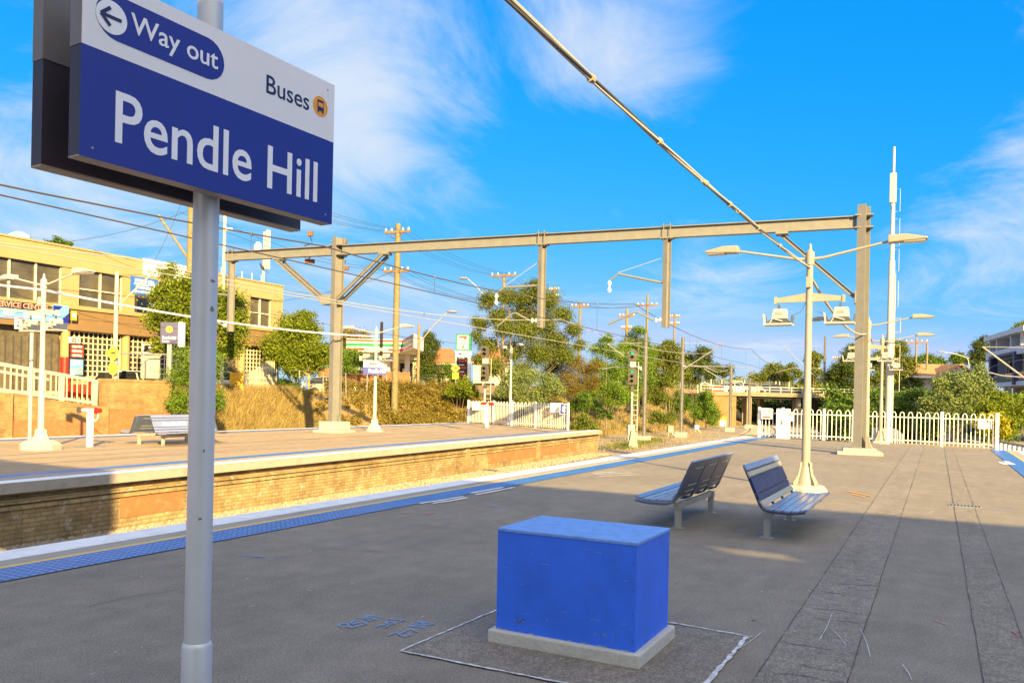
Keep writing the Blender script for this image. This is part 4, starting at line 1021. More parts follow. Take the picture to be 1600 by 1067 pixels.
panel_sign('white warning sign at the outer end of the mast side fence', 1539, 662, -1.7, 39.65, .56, .42, rz=ROT - R(90) + R(23))
panel_sign('white warning sign on the far end fence behind the red flagged post', 747, 634, 27.0, 46.2, .75, .55, rz=ROT - R(70))
panel_sign('white warning sign beside the number plate on the far end fence', 868, 637, 19.6, 42.2, .62, .55, rz=ROT - R(70))
np_ = T('number_plate_sign', 'blue plate with a white figure eight on the far fence post', 'number sign', ST(41.75, 18.8), ROT - R(70))
x, z = on_plane(881, 639, np_.o.location, ROT - R(70), -.1); 
q = np_.add('plate', MB().box(x - .20, x + .20, -.1, -.085, z - .27, z + .27), M_sblue)
upright(np_, 'border', MB().box(x - .225, x + .225, z - .295, z + .295, 0, .004), M_fence, -.083, q)
upright(np_, 'lettering', fit_text('8', (x - .10, x + .10, z - .18, z + .18), .05, .006), M_letter, -.105, q)
bp_ = T('fence_box', 'solid white cabinet standing in the fence line beside the first warning sign', 'cabinet', ST(42.2, 6.88), ROT)
bp_.add('body', MB().box(-.14, .14, -.34, .30, 0, 1.5), M_fence, bev=.01)
bp_.add('slot', MB().box(-.145, -.1405, .02, .10, .7, 1.15), M_steel)
for z in (1.3, 1.25): bp_.add('label_plate', MB().box(-.145, -.1405, -.25, -.08, z - .012, z + .012), M_steel)
# low handrail beyond the platform's outer edge
h0, h1 = A(1557, 689, 39.5), A(1616, 699.5, 33.5)
lr = T('handrail', 'low grey handrail on short white posts past the outer platform edge', 'handrail', (h0.x, h0.y, -1.1), 0.0)
lr.add('rail', MB().bar(h0, h1, .09, .10), M_gal, sp='w')
for k in range(9):
    q = h0.lerp(h1, k / 8); lr.add('post', MB().box(q.x - .05, q.x + .05, q.y - .05, q.y + .05, -1.30, q.z - .052), M_fence, sp='w')

# ---- antenna mast
am = T('antenna_mast', 'tall white telecom mast with panel antenna rising behind the fence', 'mast', ST(41.76, 2.02), ROT)
mb_ = [(.17, 0), (.165, 3), (.14, 8.6), (.10, 8.65), (.085, 11.4), (.06, 11.45), (.055, 14.0)]
am.add('pole', MB().lathe(mb_, n=16), M_lampw, smooth=True)
am.add('base_shroud', MB().prism([(-.7, 0), (.7, 0), (.7, .7), (-.3, .7), (-.62, .45)], 'x', -.22, .22), M_lampw)
zt = lambda py: 1.8 + (633 - py) * 37.9 / 1250
pa_ = am.add('panel_antenna', MB().box(-.13, .13, -.13, .16, zt(318), zt(272)), M_lampw, bev=.03)
am.add('cable_tail', MB().tube([(-.05, .08, zt(318)), (-.06, .04, zt(326)), (0, 0, zt(336))], .03, 6), M_steel, pa_)
am.add('whip_aerial', MB().tube([(0, 0, zt(272)), (0, 0, zt(268)), (0, 0, zt(232))], [.03, .02, .008], 6), M_lampw)
for y0, y1 in ((297, 332), (343, 385), (391, 425), (440, 480), (498, 520), (540, 566), (574, 612)):
    x = -.42 if y0 > 480 else -.30
    am.add('climbing_bracket', MB().tube([(0, -.08, zt(y0)), (0, x, zt(y0)), (0, x, zt(y1)), (0, -.08, zt(y1))], .016 if y0 > 480 else .01, 5), M_lampw)
am.add('cable_duct', MB().box(-.10, -.02, -.19, -.13, .7, 8), M_lampw)

# ================================================================== OVERHEAD GANTRY
cR, cL = ST(31.27, 2.45), ST(28.6, 24.4)
gd = (cL - cR); gd.z = 0; glen = gd.length; gd.normalize(); gang = math.atan2(gd.y, gd.x)
ga = T('overhead_gantry', 'wide grey steel gantry spanning the tracks with drop posts', 'gantry', cR, gang)
HB, DB = 8.36, .44                               # beam centre height and depth; local x runs from the near column to the far one
colz = 8.95
def gx(px, py, zref): return on_plane(px, py, cR, gang, 0)[0]
xe = gx(352, 384, HB)
ga.add('beam', MB().ibeam((.24, 0, HB), (glen - .22, 0, HB), .26, DB, .03, .02), M_gantry)
ga.add('beam', MB().ibeam((glen + .22, 0, HB), (xe, 0, HB), .26, DB, .03, .02), M_gantry)
for x in (0, glen):
    k = ga.add('column', MB().ibeam((0, 0, .22), (0, 0, colz), .30, .50, .03, .025, up=(0, 1, 0)).xf(Matrix.Translation((x, 0, 0)) @ Matrix.Rotation(R(-20), 4, 'Z')), M_gantry)
    ga.add('plinth', MB().box(x - .75, x + .75, -.62, .62, 0, .13), M_conc, bev=.03)
    ga.add('plinth', MB().box(x - .55, x + .55, -.46, .46, .131, .24 if x == 0 else .52), M_conc, bev=.03)
    ga.add('base_gusset', MB().prism([(-.42 + x, .242), (x - .2, .242), (x - .2, .9)], 'y', -.01, .01), M_gantry, k)
    for z in (HB + DB / 2, HB - DB / 2): ga.add('splice_plate', MB().box(x - .3, x + .3, -.235, .235, z - .02, z + .02), M_gantry, k)
M_amber = mat('amber_warning_plate', (.80, .36, .02), .5, var=.1)
WPM = Matrix.Rotation(R(-20), 4, 'Z') @ Matrix.Translation((-.04, -.26, 0))
ga.add('warning_plate', MB().box(-.06, .06, -.004, .008, 3.35, 4.55).xf(WPM), M_amber)
ga.add('lettering', text_mb('DANGER LIVE WIRES', .085, .02, 'CENTER', .003).xf(WPM @ Matrix.Translation((0, -.007, 3.95)) @ FL @ Matrix.Rotation(R(90), 4, 'Z')), M_navy)
ga.add('warning_plate', MB().box(-.06, .06, -.004, .008, 3.2, 4.6).xf(Matrix.Translation((glen, 0, 0)) @ WPM), M_amber)
drops = []
for px, yb in ((845, 512), (1040, 512), (360, 518)):
    x, zb = on_plane(px, yb, cR, gang, 0)
    d = ga.add('drop_post', MB().ibeam((x, 0, zb), (x, 0, HB - DB / 2 - .02), .20, .28, .02, .02, up=(0, 1, 0)).xf(Matrix.Translation((x, 0, 0)) @ Matrix.Rotation(R(-24), 4, 'Z') @ Matrix.Translation((-x, 0, 0))), M_gantry)
    for e in (-.13, .13): ga.add('clamp', MB().tube([(x + e, -.15, HB - .3), (x + e, -.15, HB + .34), (x + e, .15, HB + .34), (x + e, .15, HB - .3)], .018, 6), M_gantry, d)
    ga.add('clamp_plate', MB().box(x - .25, x + .25, -.2, .2, HB - DB / 2 - .035, HB - DB / 2 - .005), M_gantry, d)
    ga.add('clamp_plate', MB().box(x - .2, x + .2, -.17, .17, HB + DB / 2 + .005, HB + DB / 2 + .03), M_gantry, d)
    drops.append((x, zb))
def brace(x0, z0, x1, z1, off):
    for e in off: 
        bb = ga.add('brace', MB().ibeam((x0, e, z0), (x1, e, z1), .13, .13, .014, .012), M_gantry)
    ga.add('brace_bracket', MB().box(x0 - .22, x0 + .22, -.24, .24, z0 + .02, HB - DB / 2 - .002), M_gantry)
    sx = 1 if x1 < glen / 2 else (1 if x1 > glen else -1)
    c = 0 if x1 < glen / 2 else glen
    ga.add('brace_bracket', MB().box(min(x1, c + sx * .21), max(x1, c + sx * .21), -.24, .24, z1 - .25, z1 + .18), M_gantry)
bxr, bzr = on_plane(1222, 368, cR, gang, 0); brx, brz = on_plane(1330, 464, cR, gang, 0)
brace(bxr, HB - DB / 2 - .12, .26, brz, (0,))
for a, b_ in (((602, 388), (532, 468)), ((437, 394), (505, 468))):
    xa, za = on_plane(*a, cR, gang, 0); xb, zb = on_plane(*b_, cR, gang, 0)
    brace(xa, HB - DB / 2 - .12, xb, zb, (-.26, .26))
ga_end = xe

# ================================================================== OVERHEAD WIRES
def cat_pt(s, t, z): return ST(s, track_t(t, s), z)
def wires(t0, label_c, label_m, zc, mess, mat_m, sup, drop_every=3.4, base_s=0, group='overhead traction wires', s0=-14, rad=.011, radm=.013):
    """contact wire at level zc; messenger wire with supports listed as (s, t, z) and a sag between"""
    cpts = [ST(s, t, zc + .0) for s, t, z in sup]
    m = []; c = []
    for (a, b) in zip(sup[:-1], sup[1:]):
        n = 14
        for i in range(n):
            k = i / n; s = lerp(a[0], b[0], k); t = lerp(a[1], b[1], k)
            m.append(ST(s, t, lerp(a[2], b[2], k) - 4 * mess * k * (1 - k) * ((b[0] - a[0]) / 45))); c.append(ST(s, t, zc))
    m.append(ST(sup[-1][0], sup[-1][1], sup[-1][2])); c.append(ST(sup[-1][0], sup[-1][1], zc))
    w_ = T('catenary_wire', label_m, 'overhead wire', m[0], ROT, group)
    w_.add('messenger_wire', MB().tube(m, radm, 6), mat_m, sp='w')
    w_.add('contact_wire', MB().tube(c, rad, 6), mat_m, sp='w')
    i = 5
    while i < len(m) - 1:
        p, q = m[i], c[i]
        if p.z - q.z > .08:
            w_.add('dropper', MB().tube([p, q], .005, 4), M_steel, sp='w')
            w_.add('clip', MB().box(p.x - .02, p.x + .02, p.y - .03, p.y + .03, p.z - .03, p.z + .02), M_steel, sp='w')
        i += 4
    return w_
gs = 30.4
curve = [(55, 10.6), (70, 11.6), (86, 13.3), (106, 17.5)]
wires(10.6, '', 'dark overhead wire pair over the nearer track, passing behind the name board', 4.24, .9, M_wire, [(-14, 10.6, 5.0), (12, 10.6, 4.66), (gs, 10.75, 5.62), (54, track_t(10.8, 54), 5.3), (75, track_t(10.7, 75), 5.2), (106, track_t(10.7, 106), 4.8)])
wires(13.7, '', 'pale overhead wire pair over the farther track, crossing the yellow building', 4.12, .9, M_wire_l, [(-14, 13.7, 4.6), (10, 13.7, 4.30), (gs - .3, 13.75, 5.05), (56, track_t(13.8, 56), 5.2), (84, track_t(13.7, 84), 5.2), (106, track_t(13.7, 106), 4.8)])
wires(30.8, '', 'thin overhead wire pair above the hidden track beyond the lettered bench', 4.6, .5, M_wire, [(-5, 30.8, 5.9), (28.2, 30.8, 6.0), (60, 31.0, 5.9)], s0=0)
wires(-6, '', 'overhead wire pair over the track outside the white mast side fence', 4.2, .5, M_wire_l, [(46, -5.6, 5.2), (70, track_t(-5.6, 70), 5.2), (106, track_t(-5.6, 106), 4.9)])

def insul(mb, p, q, r=.055, n=3):
    p, q = Vector(p), Vector(q)
    d = (q - p); L_ = d.length; Mx = Matrix.Translation(p) @ d.to_track_quat('Z', 'Y').to_matrix().to_4x4()
    prof = []
    for i in range(n): prof += [(r * .35, L_ * (i + .05) / n), (r, L_ * (i + .35) / n), (r, L_ * (i + .5) / n), (r * .35, L_ * (i + .75) / n)]
    x = MB().lathe(prof, n=10).xf(Mx); return mb.add(x.v, x.f)
# registration arms hung from the gantry's drop posts
def reg_arm(dp, tip_m, tip_c, label):
    x, zb = dp; L0 = lambda lx, z: cR + gd * lx + Vector((0, 0, z))
    g = T('cantilever_arm', label, 'wire bracket', L0(x, zb), gang, 'wire brackets on masts and drop posts')
    g.add('insulator', insul(MB(), L0(x + .13, zb + .30), L0(x + .48, zb + .30), .10, 2), M_insw, sp='w', smooth=True)
    g.add('registration_tube', MB().tube([L0(x + .48, zb + .30), L0(x + 1.1, zb + .62), L0(x + 1.25, zb + .62), L0(x + tip_c[0], tip_c[1])], .038, 8), M_gantry, sp='w', smooth=True)
    g.add('boom', MB().tube([L0(x + .12, zb + 1.75), L0(x + tip_m[0], tip_m[1])], .045, 8), M_gantry, sp='w', smooth=True)
    g.add('tie_wire', MB().tube([L0(x + .12, zb + 2.75), L0(x + tip_m[0], tip_m[1] + .05)], .012, 5), M_wire_l, sp='w')
    e = L0(x + tip_m[0] + .35, tip_m[1] - .25); L_ = L0(x + tip_m[0], tip_m[1])
    g.add('boom_end', MB().tube([L_, e], .03, 6), M_gantry, sp='w')
    g.add('hanger_insulator', insul(MB(), e, e + Vector((0, 0, -.55)), .085, 2), M_insw, sp='w', smooth=True)
    return g
xa, za = on_plane(966, 428, cR, gang, 0); xb, zb_ = on_plane(950, 507, cR, gang, 0); d1 = drops[1]
reg_arm(d1, (xa - d1[0], za), (xb - d1[0], zb_), 'bracket arm on the drop post over the nearer track')
xa, za = on_plane(788, 449, cR, gang, 0); xb, zb_ = on_plane(778, 509, cR, gang, 0); d0 = drops[0]
reg_arm(d0, (xa - d0[0], za), (xb - d0[0], zb_), 'bracket arm on the drop post over the farther track, before the eucalypt')
d2 = drops[2]
reg_arm(d2, (1.9, d2[1] + 2.0), (2.2, d2[1] + .35), 'bracket arm on the end drop post next to the leafy street tree')
# jumper loops by the far column
for (px, y0, y1, lab) in ((484, 366, 407, 'black jumper wire hanging off the beam end beside the far column'), (537, 378, 418, 'coiled black jumper wire close to the right of the far column')):
    xx, z0 = on_plane(px, y0, cR, gang, -.3); _, z1_ = on_plane(px, y1, cR, gang, -.3)
    P = lambda lx, z: cR + gd * lx + Vector((-gd.y, gd.x, 0)) * (-.35) + Vector((0, 0, z))
    pts = [P(xx + .05, z0), P(xx - .05, lerp(z0, z1_, .2)), P(xx - .12, lerp(z0, z1_, .35)), P(xx + .35, lerp(z0, z1_, .42)), P(xx + .1, lerp(z0, z1_, .5)), P(xx - .2, lerp(z0, z1_, .55)), P(xx + .3, lerp(z0, z1_, .68)), P(xx - .1, lerp(z0, z1_, .75)), P(xx, lerp(z0, z1_, .88)), P(xx + .15, z1_)]
    j = T('jumper_wire', lab, 'wire', P(xx, z1_), 0.0, 'jumper wires')
    j.add('wire', MB().tube(pts, .022, 6), M_dark, sp='w', smooth=True)
    j.add('clamp_block', MB().box(-.22, .22, -.08, .08, -.12, .06), M_rust); q = P(xx, z0)
    j.add('clamp_block', MB().box(q.x - .12, q.x + .12, q.y - .08, q.y + .08, q.z - .08, q.z + .14), M_rust, sp='w')

# ================================================================== CATENARY MASTS beyond the platforms
def mast(label, px, py_base, py_top, arms, zb=-1.27, wd=.26, plinth=True, warn=False, Y=None):
    p = G(px, py_base, zb) if Y is None else Vector((A(px, 600, Y).x, Y, zb))
    m = T('catenary_mast', label, 'mast', p, ROT, 'catenary masts')
    zt_ = A(px, py_top, p.y).z
    m.add('column', MB().ibeam((0, 0, 0), (0, 0, zt_ - zb), wd * .62, wd * .95, .02, .016, up=(1, 0, 0)).xf(Matrix.Rotation(R(-25), 4, 'Z')), M_gantry)
    if plinth: m.add('plinth', MB().box(-.42, .42, -.42, .42, -.05, .42), M_conc, bev=.03)
    for (ax, ay, tx, ty, r, insu) in arms:          # from the mast at pixel (ax, ay) to the tip at (tx, ty), square to the track
        f = lambda qx, qy: on_plane(qx, qy, p, ROT + R(90), 0)
        a = f(ax, ay); b_ = f(tx, ty)
        loc = lambda q: Vector((0, q[0], q[1] - zb))
        A0, B0 = loc(a), loc(b_)
        if insu:
            c_ = A0.lerp(B0, .14); m.add('insulator', insul(MB(), A0, c_, .08, 2), M_insw, smooth=True); A0 = c_
        m.add('bracket_arm', MB().tube([A0, B0], r, 7), M_gal if r > .02 else M_wire_l, smooth=True)
    return m
mast('slim steel catenary mast immediately right of the lit green signal', 1006, 690, 521, [(1003, 536, 950, 537, .03, 0), (1003, 578, 949, 537, .04, 1), (1003, 574, 962, 573, .03, 1), (962, 573, 940, 577, .03, 0)])
mast('brown steel catenary mast between the signal and the overbridge, arms to the right', 1064, 683, 527, [(1067, 536, 1131, 537, .02, 0), (1068, 577, 1131, 536, .05, 0), (1067, 572, 1100, 573, .03, 1), (1100, 573, 1122, 582, .03, 0)])
mast('catenary mast with concrete foot and arms on both sides before the overbridge', 1140.5, 674, 570, [(1138, 573, 1080, 572, .05, 0), (1138, 599, 1100, 576, .05, 0), (1143, 573, 1175, 575, .04, 0), (1143, 598, 1190, 578, .05, 0), (1138, 578, 1124, 581, .03, 0)], wd=.30)
mast('grey catenary mast against the overbridge pier', 1170, 669, 592, [(1171, 600, 1206, 601, .04, 0)], wd=.30)
mast('catenary mast beyond the white fence, just right of the lamp post', 1286.5, 664, 525, [(1284, 541, 1222, 540, .02, 0), (1284, 598, 1223, 540, .05, 0), (1284, 576, 1240, 575, .04, 1), (1240, 575, 1212, 582, .04, 0)], wd=.3, plinth=False)
mast('white catenary mast standing among the shrubs beyond the mast side fence', 1451.5, 662, 571, [(1449, 585, 1407, 585, .025, 0), (1449, 609, 1408, 585, .05, 0), (1449, 611, 1420, 611, .04, 1), (1420, 611, 1402, 610, .04, 0)], wd=.22, plinth=False)
mast('catenary mast by the apartment block with long white arms', 1612, 715, 520, [(1608, 543, 1534, 542, .025, 0), (1608, 596, 1535, 542, .06, 0), (1608, 590, 1566, 587, .04, 1), (1566, 587, 1546, 582, .04, 0), (1546, 582, 1521, 588, .04, 0)], wd=.3, plinth=False)
for (px, py, lab) in ((1231, 660, 'white catenary post seen under the overbridge right span'), (1205, 660, 'white catenary post seen under the overbridge left span')):
    pass

# ================================================================== SIGNALS
M_sig = mat('signal_housing', (.060, .052, .042), .6, var=.15)
M_green = mat('green_signal_light', (.0, .70, .16), .3, emit=1.1, var=0)
M_lensoff = mat('signal_lens_off', (.015, .02, .018), .1, var=0)
def signal(label, px, py_base, ytop, z_b, lit, Y=None):
    p = G(px, py_base, z_b) if Y is None else Vector((A(px, py_base, Y).x, Y, z_b))
    rz = 0.35 - .5
    s = T('railway_signal', label, 'signal', p, rz, 'colour light signals')
    k = p.y / 1250.0; H_ = lambda py: (A(px, py, p.y).z - z_b)
    zt_ = H_(ytop); u = k                            # one photo pixel in metres at this distance
    s.add('post', MB().tube([(0, .12, 0), (0, .12, zt_ - 62 * u)], .075, 10), M_lampw)
    def head(z0, z1, n, w_):
        pts = [(-w_, z0), (w_, z0), (w_, z1 - w_)] + [(w_ * math.cos(a), z1 - w_ + w_ * math.sin(a)) for a in [math.pi * i / 8 for i in range(1, 8)]] + [(-w_, z1 - w_)]
        h = s.add('signal_head', MB().prism(pts, 'y', -.06, .02), M_sig)
        for i in range(n):
            z = z1 - w_ * .95 - i * (z1 - z0 - w_ * 1.1) / max(1, n - .35)
            c = (-w_ * .12, -.10, z)
            on = lit and i == 0
            s.add('lens', MB().lathe([(.085, 0), (.085, .03)], n=12).xf(Matrix.Translation((c[0], -.075, z)) @ Matrix.Rotation(R(90), 4, 'X')), M_green if on else M_lensoff, h)
            hood = MB(); n_ = 9
            for j in range(n_):
                a0, a1 = math.pi * (j / n_) * 1.0, math.pi * ((j + 1) / n_)
                hood.quad((c[0] + .13 * math.cos(a0), -.06, z + .13 * math.sin(a0)), (c[0] + .13 * math.cos(a1), -.06, z + .13 * math.sin(a1)), (c[0] + .12 * math.cos(a1), -.36, z + .12 * math.sin(a1) - .03), (c[0] + .12 * math.cos(a0), -.36, z + .12 * math.sin(a0) - .03))
            s.add('hood', hood, M_sig, h)
    head(zt_ - 18 * u, zt_, 2, 6.6 * u); head(zt_ - 56 * u, zt_ - 29 * u, 3, 6.8 * u)
    s.add('signal_box', MB().box(-4 * u, 5 * u, -.02, .2, zt_ - 28 * u, zt_ - 20 * u), M_lampw)
    s.add('junction_box', MB().box(-2 * u, 3 * u, -.05, .15, zt_ - 66 * u, zt_ - 58 * u), M_sig)
    for x in (.05, .42): s.add('ladder_stile', MB().box(x - .02, x + .02, .2, .24, .3, zt_ - (20 if x > .2 else 55) * u), M_lampw)
    z = .5
    while z < zt_ - 60 * u: s.add('ladder_rung', MB().box(.07, .40, .21, .235, z, z + .03), M_lampw); z += .36
    return s
signal('railway signal with two green lights lit, on a ladder post by the grassy bank', 986, 690, 545, -1.27, True)
signal('unlit railway signal standing behind the far fence, near the price pylon', 756, 655, 540, -0.3, False, Y=58)
# lineside boxes and cable markers
def lbox(label, px, py, w_, h_, m=M_conc, legs=True):
    p = G(px, py, -1.27); b_ = T('trackside_cabinet', label, 'trackside box', p, .2, 'trackside boxes')
    b_.add('body', MB().box(-w_ / 2, w_ / 2, -.15, .15, h_ * .45, h_), m, bev=.01)
    for x in (-w_ * .35, w_ * .35): b_.add('leg', MB().box(x - .03, x + .03, -.03, .03, 0, h_ * .45), M_gal)
    b_.add('cable_conduit', MB().tube([(w_ * .2, -.05, h_ * .5), (w_ * .5, -.2, h_ * .2), (w_ * .8, -.5, .03)], .03, 6), M_white)
    return b_
lbox('small brown trackside box on legs past the signal mast', 1047, 683, .45, .95, M_signtan)
lbox('tiny white trackside box beside the rusty rail bend', 1088, 676, .4, .75, M_fence)
lbox('grey trackside cabinet at the foot of the signal ladder', 985, 692, .5, 1.3, M_conc)
rc = one('concrete_footing', MB().prism([(-.30, 0), (.34, 0), (.14, 1.1), (-.10, 1.15)], 'y', -.25, .25).xf(Matrix.Translation(G(988, 700, -1.27))), M_conc_edge, 'leaning concrete footing under the lit signal', 'footing')

# ================================================================== RETAINING WALL, RAMP AND STREET on the far side
TW = 33.4
M_brickr = brick('street_wall_brick', (.29, .175, .075), (.38, .24, .105), (.33, .24, .13), stain=.5)
bwl = T('brick_wall', 'long brick retaining wall with a brown painted foot beneath the ramp', 'wall', ST(4, TW), ROT)
zr0 = PT(0, 613, TW); zr1 = PT(152, 634, TW)
def ramp_z(s): return lerp(zr0[1], zr1[1], (s - zr0[0]) / (zr1[0] - zr0[0]))
sa, se = -6.0, PT(160, 620, TW)[0]
pr = [(sa, -1.2), (se, -1.2), (se, ramp_z(se)), (sa, ramp_z(sa))]
bwl.add('brickwork', MB().prism(pr, 'y', TW, TW + .3), M_brickr, sp='st')
bwl.add('painted_foot', MB().prism([(sa, -1.2), (se, -1.2), (se, PT(150, 655, TW)[1]), (sa, PT(0, 655, TW)[1])], 'y', TW - .012, TW - .001), M_brownp, sp='st')
for px in (8, 160): 
    s_ = PT(px, 640, TW)[0]; bwl.add('pier', MB().box(s_ - .25, s_ + .25, TW - .11, TW - .013, -1.2, ramp_z(s_) - .02), M_brickr, sp='st')
se2 = PT(268, 600, TW)[0]; zt2 = PT(215, 593, TW)[1]
bw2 = T('brick_wall', 'taller mottled brick wall between the ramp end and the green shrub', 'wall', ST(se + .02, TW), ROT)
bw2.add('brickwork', MB().box(se + .02, se2, TW, TW + .35, -1.2, zt2 - .12), M_brickr, sp='st')
bw2.add('coping', MB().box(se, se2 + .02, TW - .03, TW + .38, zt2 - .119, zt2), M_brickr, sp='st')
s5 = PT(172, 640, TW)[0]
bw2.add('render_patch', MB().prism([(s5, -1.2), (se2 - .1, -1.2), (se2 - .1, PT(260, 645, TW)[1]), (PT(230, 640, TW)[0], PT(230, 641, TW)[1]), (PT(168, 638, TW)[0], PT(168, 638, TW)[1])], 'y', TW - .012, TW - .001), M_brownp, sp='st')
M_cream = mat('cream_rail_paint', (.56, .50, .37), .5, var=.05)
rl = T('ramp_railing', 'cream steel railing sloping down the ramp above the brick wall', 'railing', ST(sa, TW + .15, 0), ROT)
a0, a1 = PT(0, 568, TW), PT(152, 595, TW)
def top_z(s): return lerp(a0[1], a1[1], (s - a0[0]) / (a1[0] - a0[0]))
rl.add('top_rail', MB().bar((sa, TW + .15, top_z(sa)), (se - .3, TW + .15, top_z(se - .3)), .09, .14), M_cream, sp='st')
rl.add('bottom_rail', MB().bar((sa, TW + .15, ramp_z(sa) + .12), (se - .3, TW + .15, ramp_z(se - .3) + .12), .08, .12), M_cream, sp='st')
rl.add('middle_rail', MB().bar((sa, TW + .15, top_z(sa) - .3), (se - 2.4, TW + .15, top_z(se - 2.4) - .3), .05, .10), M_cream, sp='st')
s_ = sa + .1; i = 0
while s_ < se - .35:
    if i % 12 == 6: rl.add('post', MB().box(s_ - .09, s_ + .09, TW + .08, TW + .22, ramp_z(s_), top_z(s_) + .05), M_cream, sp='st')
    else: rl.add('baluster', MB().box(s_ - .022, s_ + .022, TW + .13, TW + .17, ramp_z(s_) + .16, top_z(s_) - .05), M_cream, sp='st')
    s_ += .24; i += 1
rl.add('post', MB().box(se - .38, se - .2, TW + .06, TW + .24, ramp_z(se), top_z(se) + .08), M_cream, sp='st')
M_road = asphalt('street_asphalt', (.10, .095, .09), spots=False)
M_paveM = mat('street_paving', (.38, .33, .25), .85, var=.12)
struct('street', MB().box(-20, 140, 37.0, 40.0, 1.3, 1.53), M_road)
struct('street', MB().box(46.5, 56, 40.01, 75, 1.3, 1.525), M_road)
struct('pavement', MB().box(-20, 44, 40.02, 41.6, 1.3, 1.62), M_paveM)
struct('pavement', MB().box(-20, 44, 36.3, 36.98, 1.2, 1.60), M_paveM)
struct('kerb', MB().box(44.5, 140, 36.7, 36.99, 1.2, 1.6), M_conc)

# ================================================================== YELLOW COMMERCIAL BUILDING
TB = 41.6
def F(px, py): return PT(px, py, TB)
def fz(px, py): return F(px, py)[1]
M_ylw = mat('yellow_render', (.335, .255, .125), .85, var=.06, scale=1.2, dirt=(.28, .21, .11), dirt_amt=.35, dirt_scale=1.5)
M_ylw2 = mat('tan_render_band', (.195, .122, .057), .85, var=.06, scale=1.2, dirt=(.28, .19, .08), dirt_amt=.35, dirt_scale=1.5)
M_glass = mat('dark_tinted_glass', (.085, .075, .055), .15, var=.45, scale=.6, spec=.4)
M_alu = mat('window_frame_white', (.62, .58, .48), .5, var=.06)
M_lattice = mat('cream_lattice', (.66, .58, .40), .6, var=.06)
M_inside = mat('dim_interior', (.10, .085, .06), .9, var=.3)
s_l, s_r = F(-130, 400)[0], F(442, 480)[0]
ztop = (F(100, 386)[1] + F(430, 446)[1]) / 2; zw1 = (fz(50, 408) + fz(410, 467)) / 2; zw0 = (fz(50, 470) + fz(410, 511)) / 2; zsill = zw0 - .22
zband0 = (fz(100, 512) + fz(400, 543)) / 2; zg = 1.55
yb = T('commercial_building', 'yellow two storey building with dark windows, banners and white lattice screens', 'building', ST((s_l + s_r) / 2, TB, zg), ROT)
wall = yb.add('rear_block', MB().box(s_l, s_r - .02, TB + .25, TB + 14, zg, ztop - .3), M_ylw, sp='st')
yb.add('parapet', MB().box(s_l, s_r, TB, TB + .24, zw1 + .25, ztop), M_ylw, sp='st')
yb.add('parapet_cap', MB().box(s_l, s_r + .05, TB - .06, TB + .3, ztop, ztop + .10), M_ylw, sp='st')
yb.add('window_head', MB().box(s_l, s_r, TB - .05, TB + .24, zw1, zw1 + .248), M_ylw, sp='st')
yb.add('sill_band', MB().box(s_l, s_r, TB - .12, TB + .24, zsill, zw0), M_ylw, sp='st')
yb.add('spandrel', MB().box(s_l, s_r, TB - .02, TB + .24, zband0, zsill - .002), M_ylw2, sp='st')
yb.add('awning_edge', MB().box(s_l, s_r, TB - .35, TB - .021, zband0 - .02, zband0 + .32), M_ylw2, sp='st')
wins = [(-125, 97), (124, 192), (215, 262), (285, 345), (392, 425)]
edges = [s_l] + [F(x, 450)[0] for w_ in wins for x in w_] + [s_r]
for i in range(0, len(edges), 2):
    a, b_ = edges[i], edges[i + 1]
    if b_ - a > .05: yb.add('wall_pier', MB().box(a, b_, TB + .01, TB + .24, zw0, zw1), M_ylw, sp='st')
for j, (x0, x1) in enumerate(wins):
    a, b_ = F(x0, 450)[0], F(x1, 450)[0]
    n = max(2, int(round((b_ - a) / 1.35)))
    wn = yb.add('window', MB().box(a, b_, TB + .20, TB + .235, zw0, zw1), M_glass, sp='st')
    for k in range(n + 1):
        s_ = lerp(a, b_, k / n); yb.add('mullion', MB().box(s_ - .045, s_ + .045, TB + .10, TB + .199, zw0, zw1), M_alu, wn, sp='st')
    if j in (1, 4): yb.add('transom', MB().box(a, b_, TB + .11, TB + .198, lerp(zw0, zw1, .48) - .03, lerp(zw0, zw1, .48) + .03), M_alu, wn, sp='st')
    rr = random.Random(j)
    for k in range(3):                            # stored stuff and blinds behind the glass
        pass
# ground floor: bays with round columns, open carport, lattice screens
cols = [(95, 108), (190, 201), (372, 381)]
for x0, x1 in cols:
    a, b_ = F(x0, 560)[0], F(x1, 560)[0]; r_ = (b_ - a) / 2
    c = yb.add('column', MB().lathe([(r_, 0), (r_, zband0 - zg - .03)], n=18).xf(Matrix.Translation(((a + b_) / 2, TB - .02, zg))), M_ylw, sp='st', smooth=True)
    if x0 == 95: yb.add('red_column_foot', MB().lathe([(r_ + .012, 0), (r_ + .012, 1.9)], n=18).xf(Matrix.Translation(((a + b_) / 2, TB - .02, zg + .0))), M_red, c, sp='st', smooth=True)
def lattice(x0, x1, z0, z1):
    a, b_ = F(x0, 560)[0], F(x1, 560)[0]
    o = yb.add('lattice_screen', MB().box(a, b_, TB + .14, TB + .16, z0, z1), M_dark, sp='st')
    mb = MB(); n = max(2, int(round((b_ - a) / .29)))
    for k in range(n + 1): s_ = lerp(a, b_, k / n); mb.box(s_ - .024, s_ + .024, TB + .06, TB + .11, z0, z1)
    m = int(round((z1 - z0) / .29))
    for k in range(m + 1): z = lerp(z0, z1, k / m); mb.box(a, b_, TB + .1105, TB + .139, z - .024, z + .024)
    yb.add('lattice_bars', mb, M_lattice, o, sp='st')
lattice(109, 189, zg + .9, zband0 - .04); lattice(202, 250, zg + .9, zband0 - .04); lattice(252, 330, zg + .9, zband0 - .04); lattice(382, 436, zg + .3, zband0 - .04)
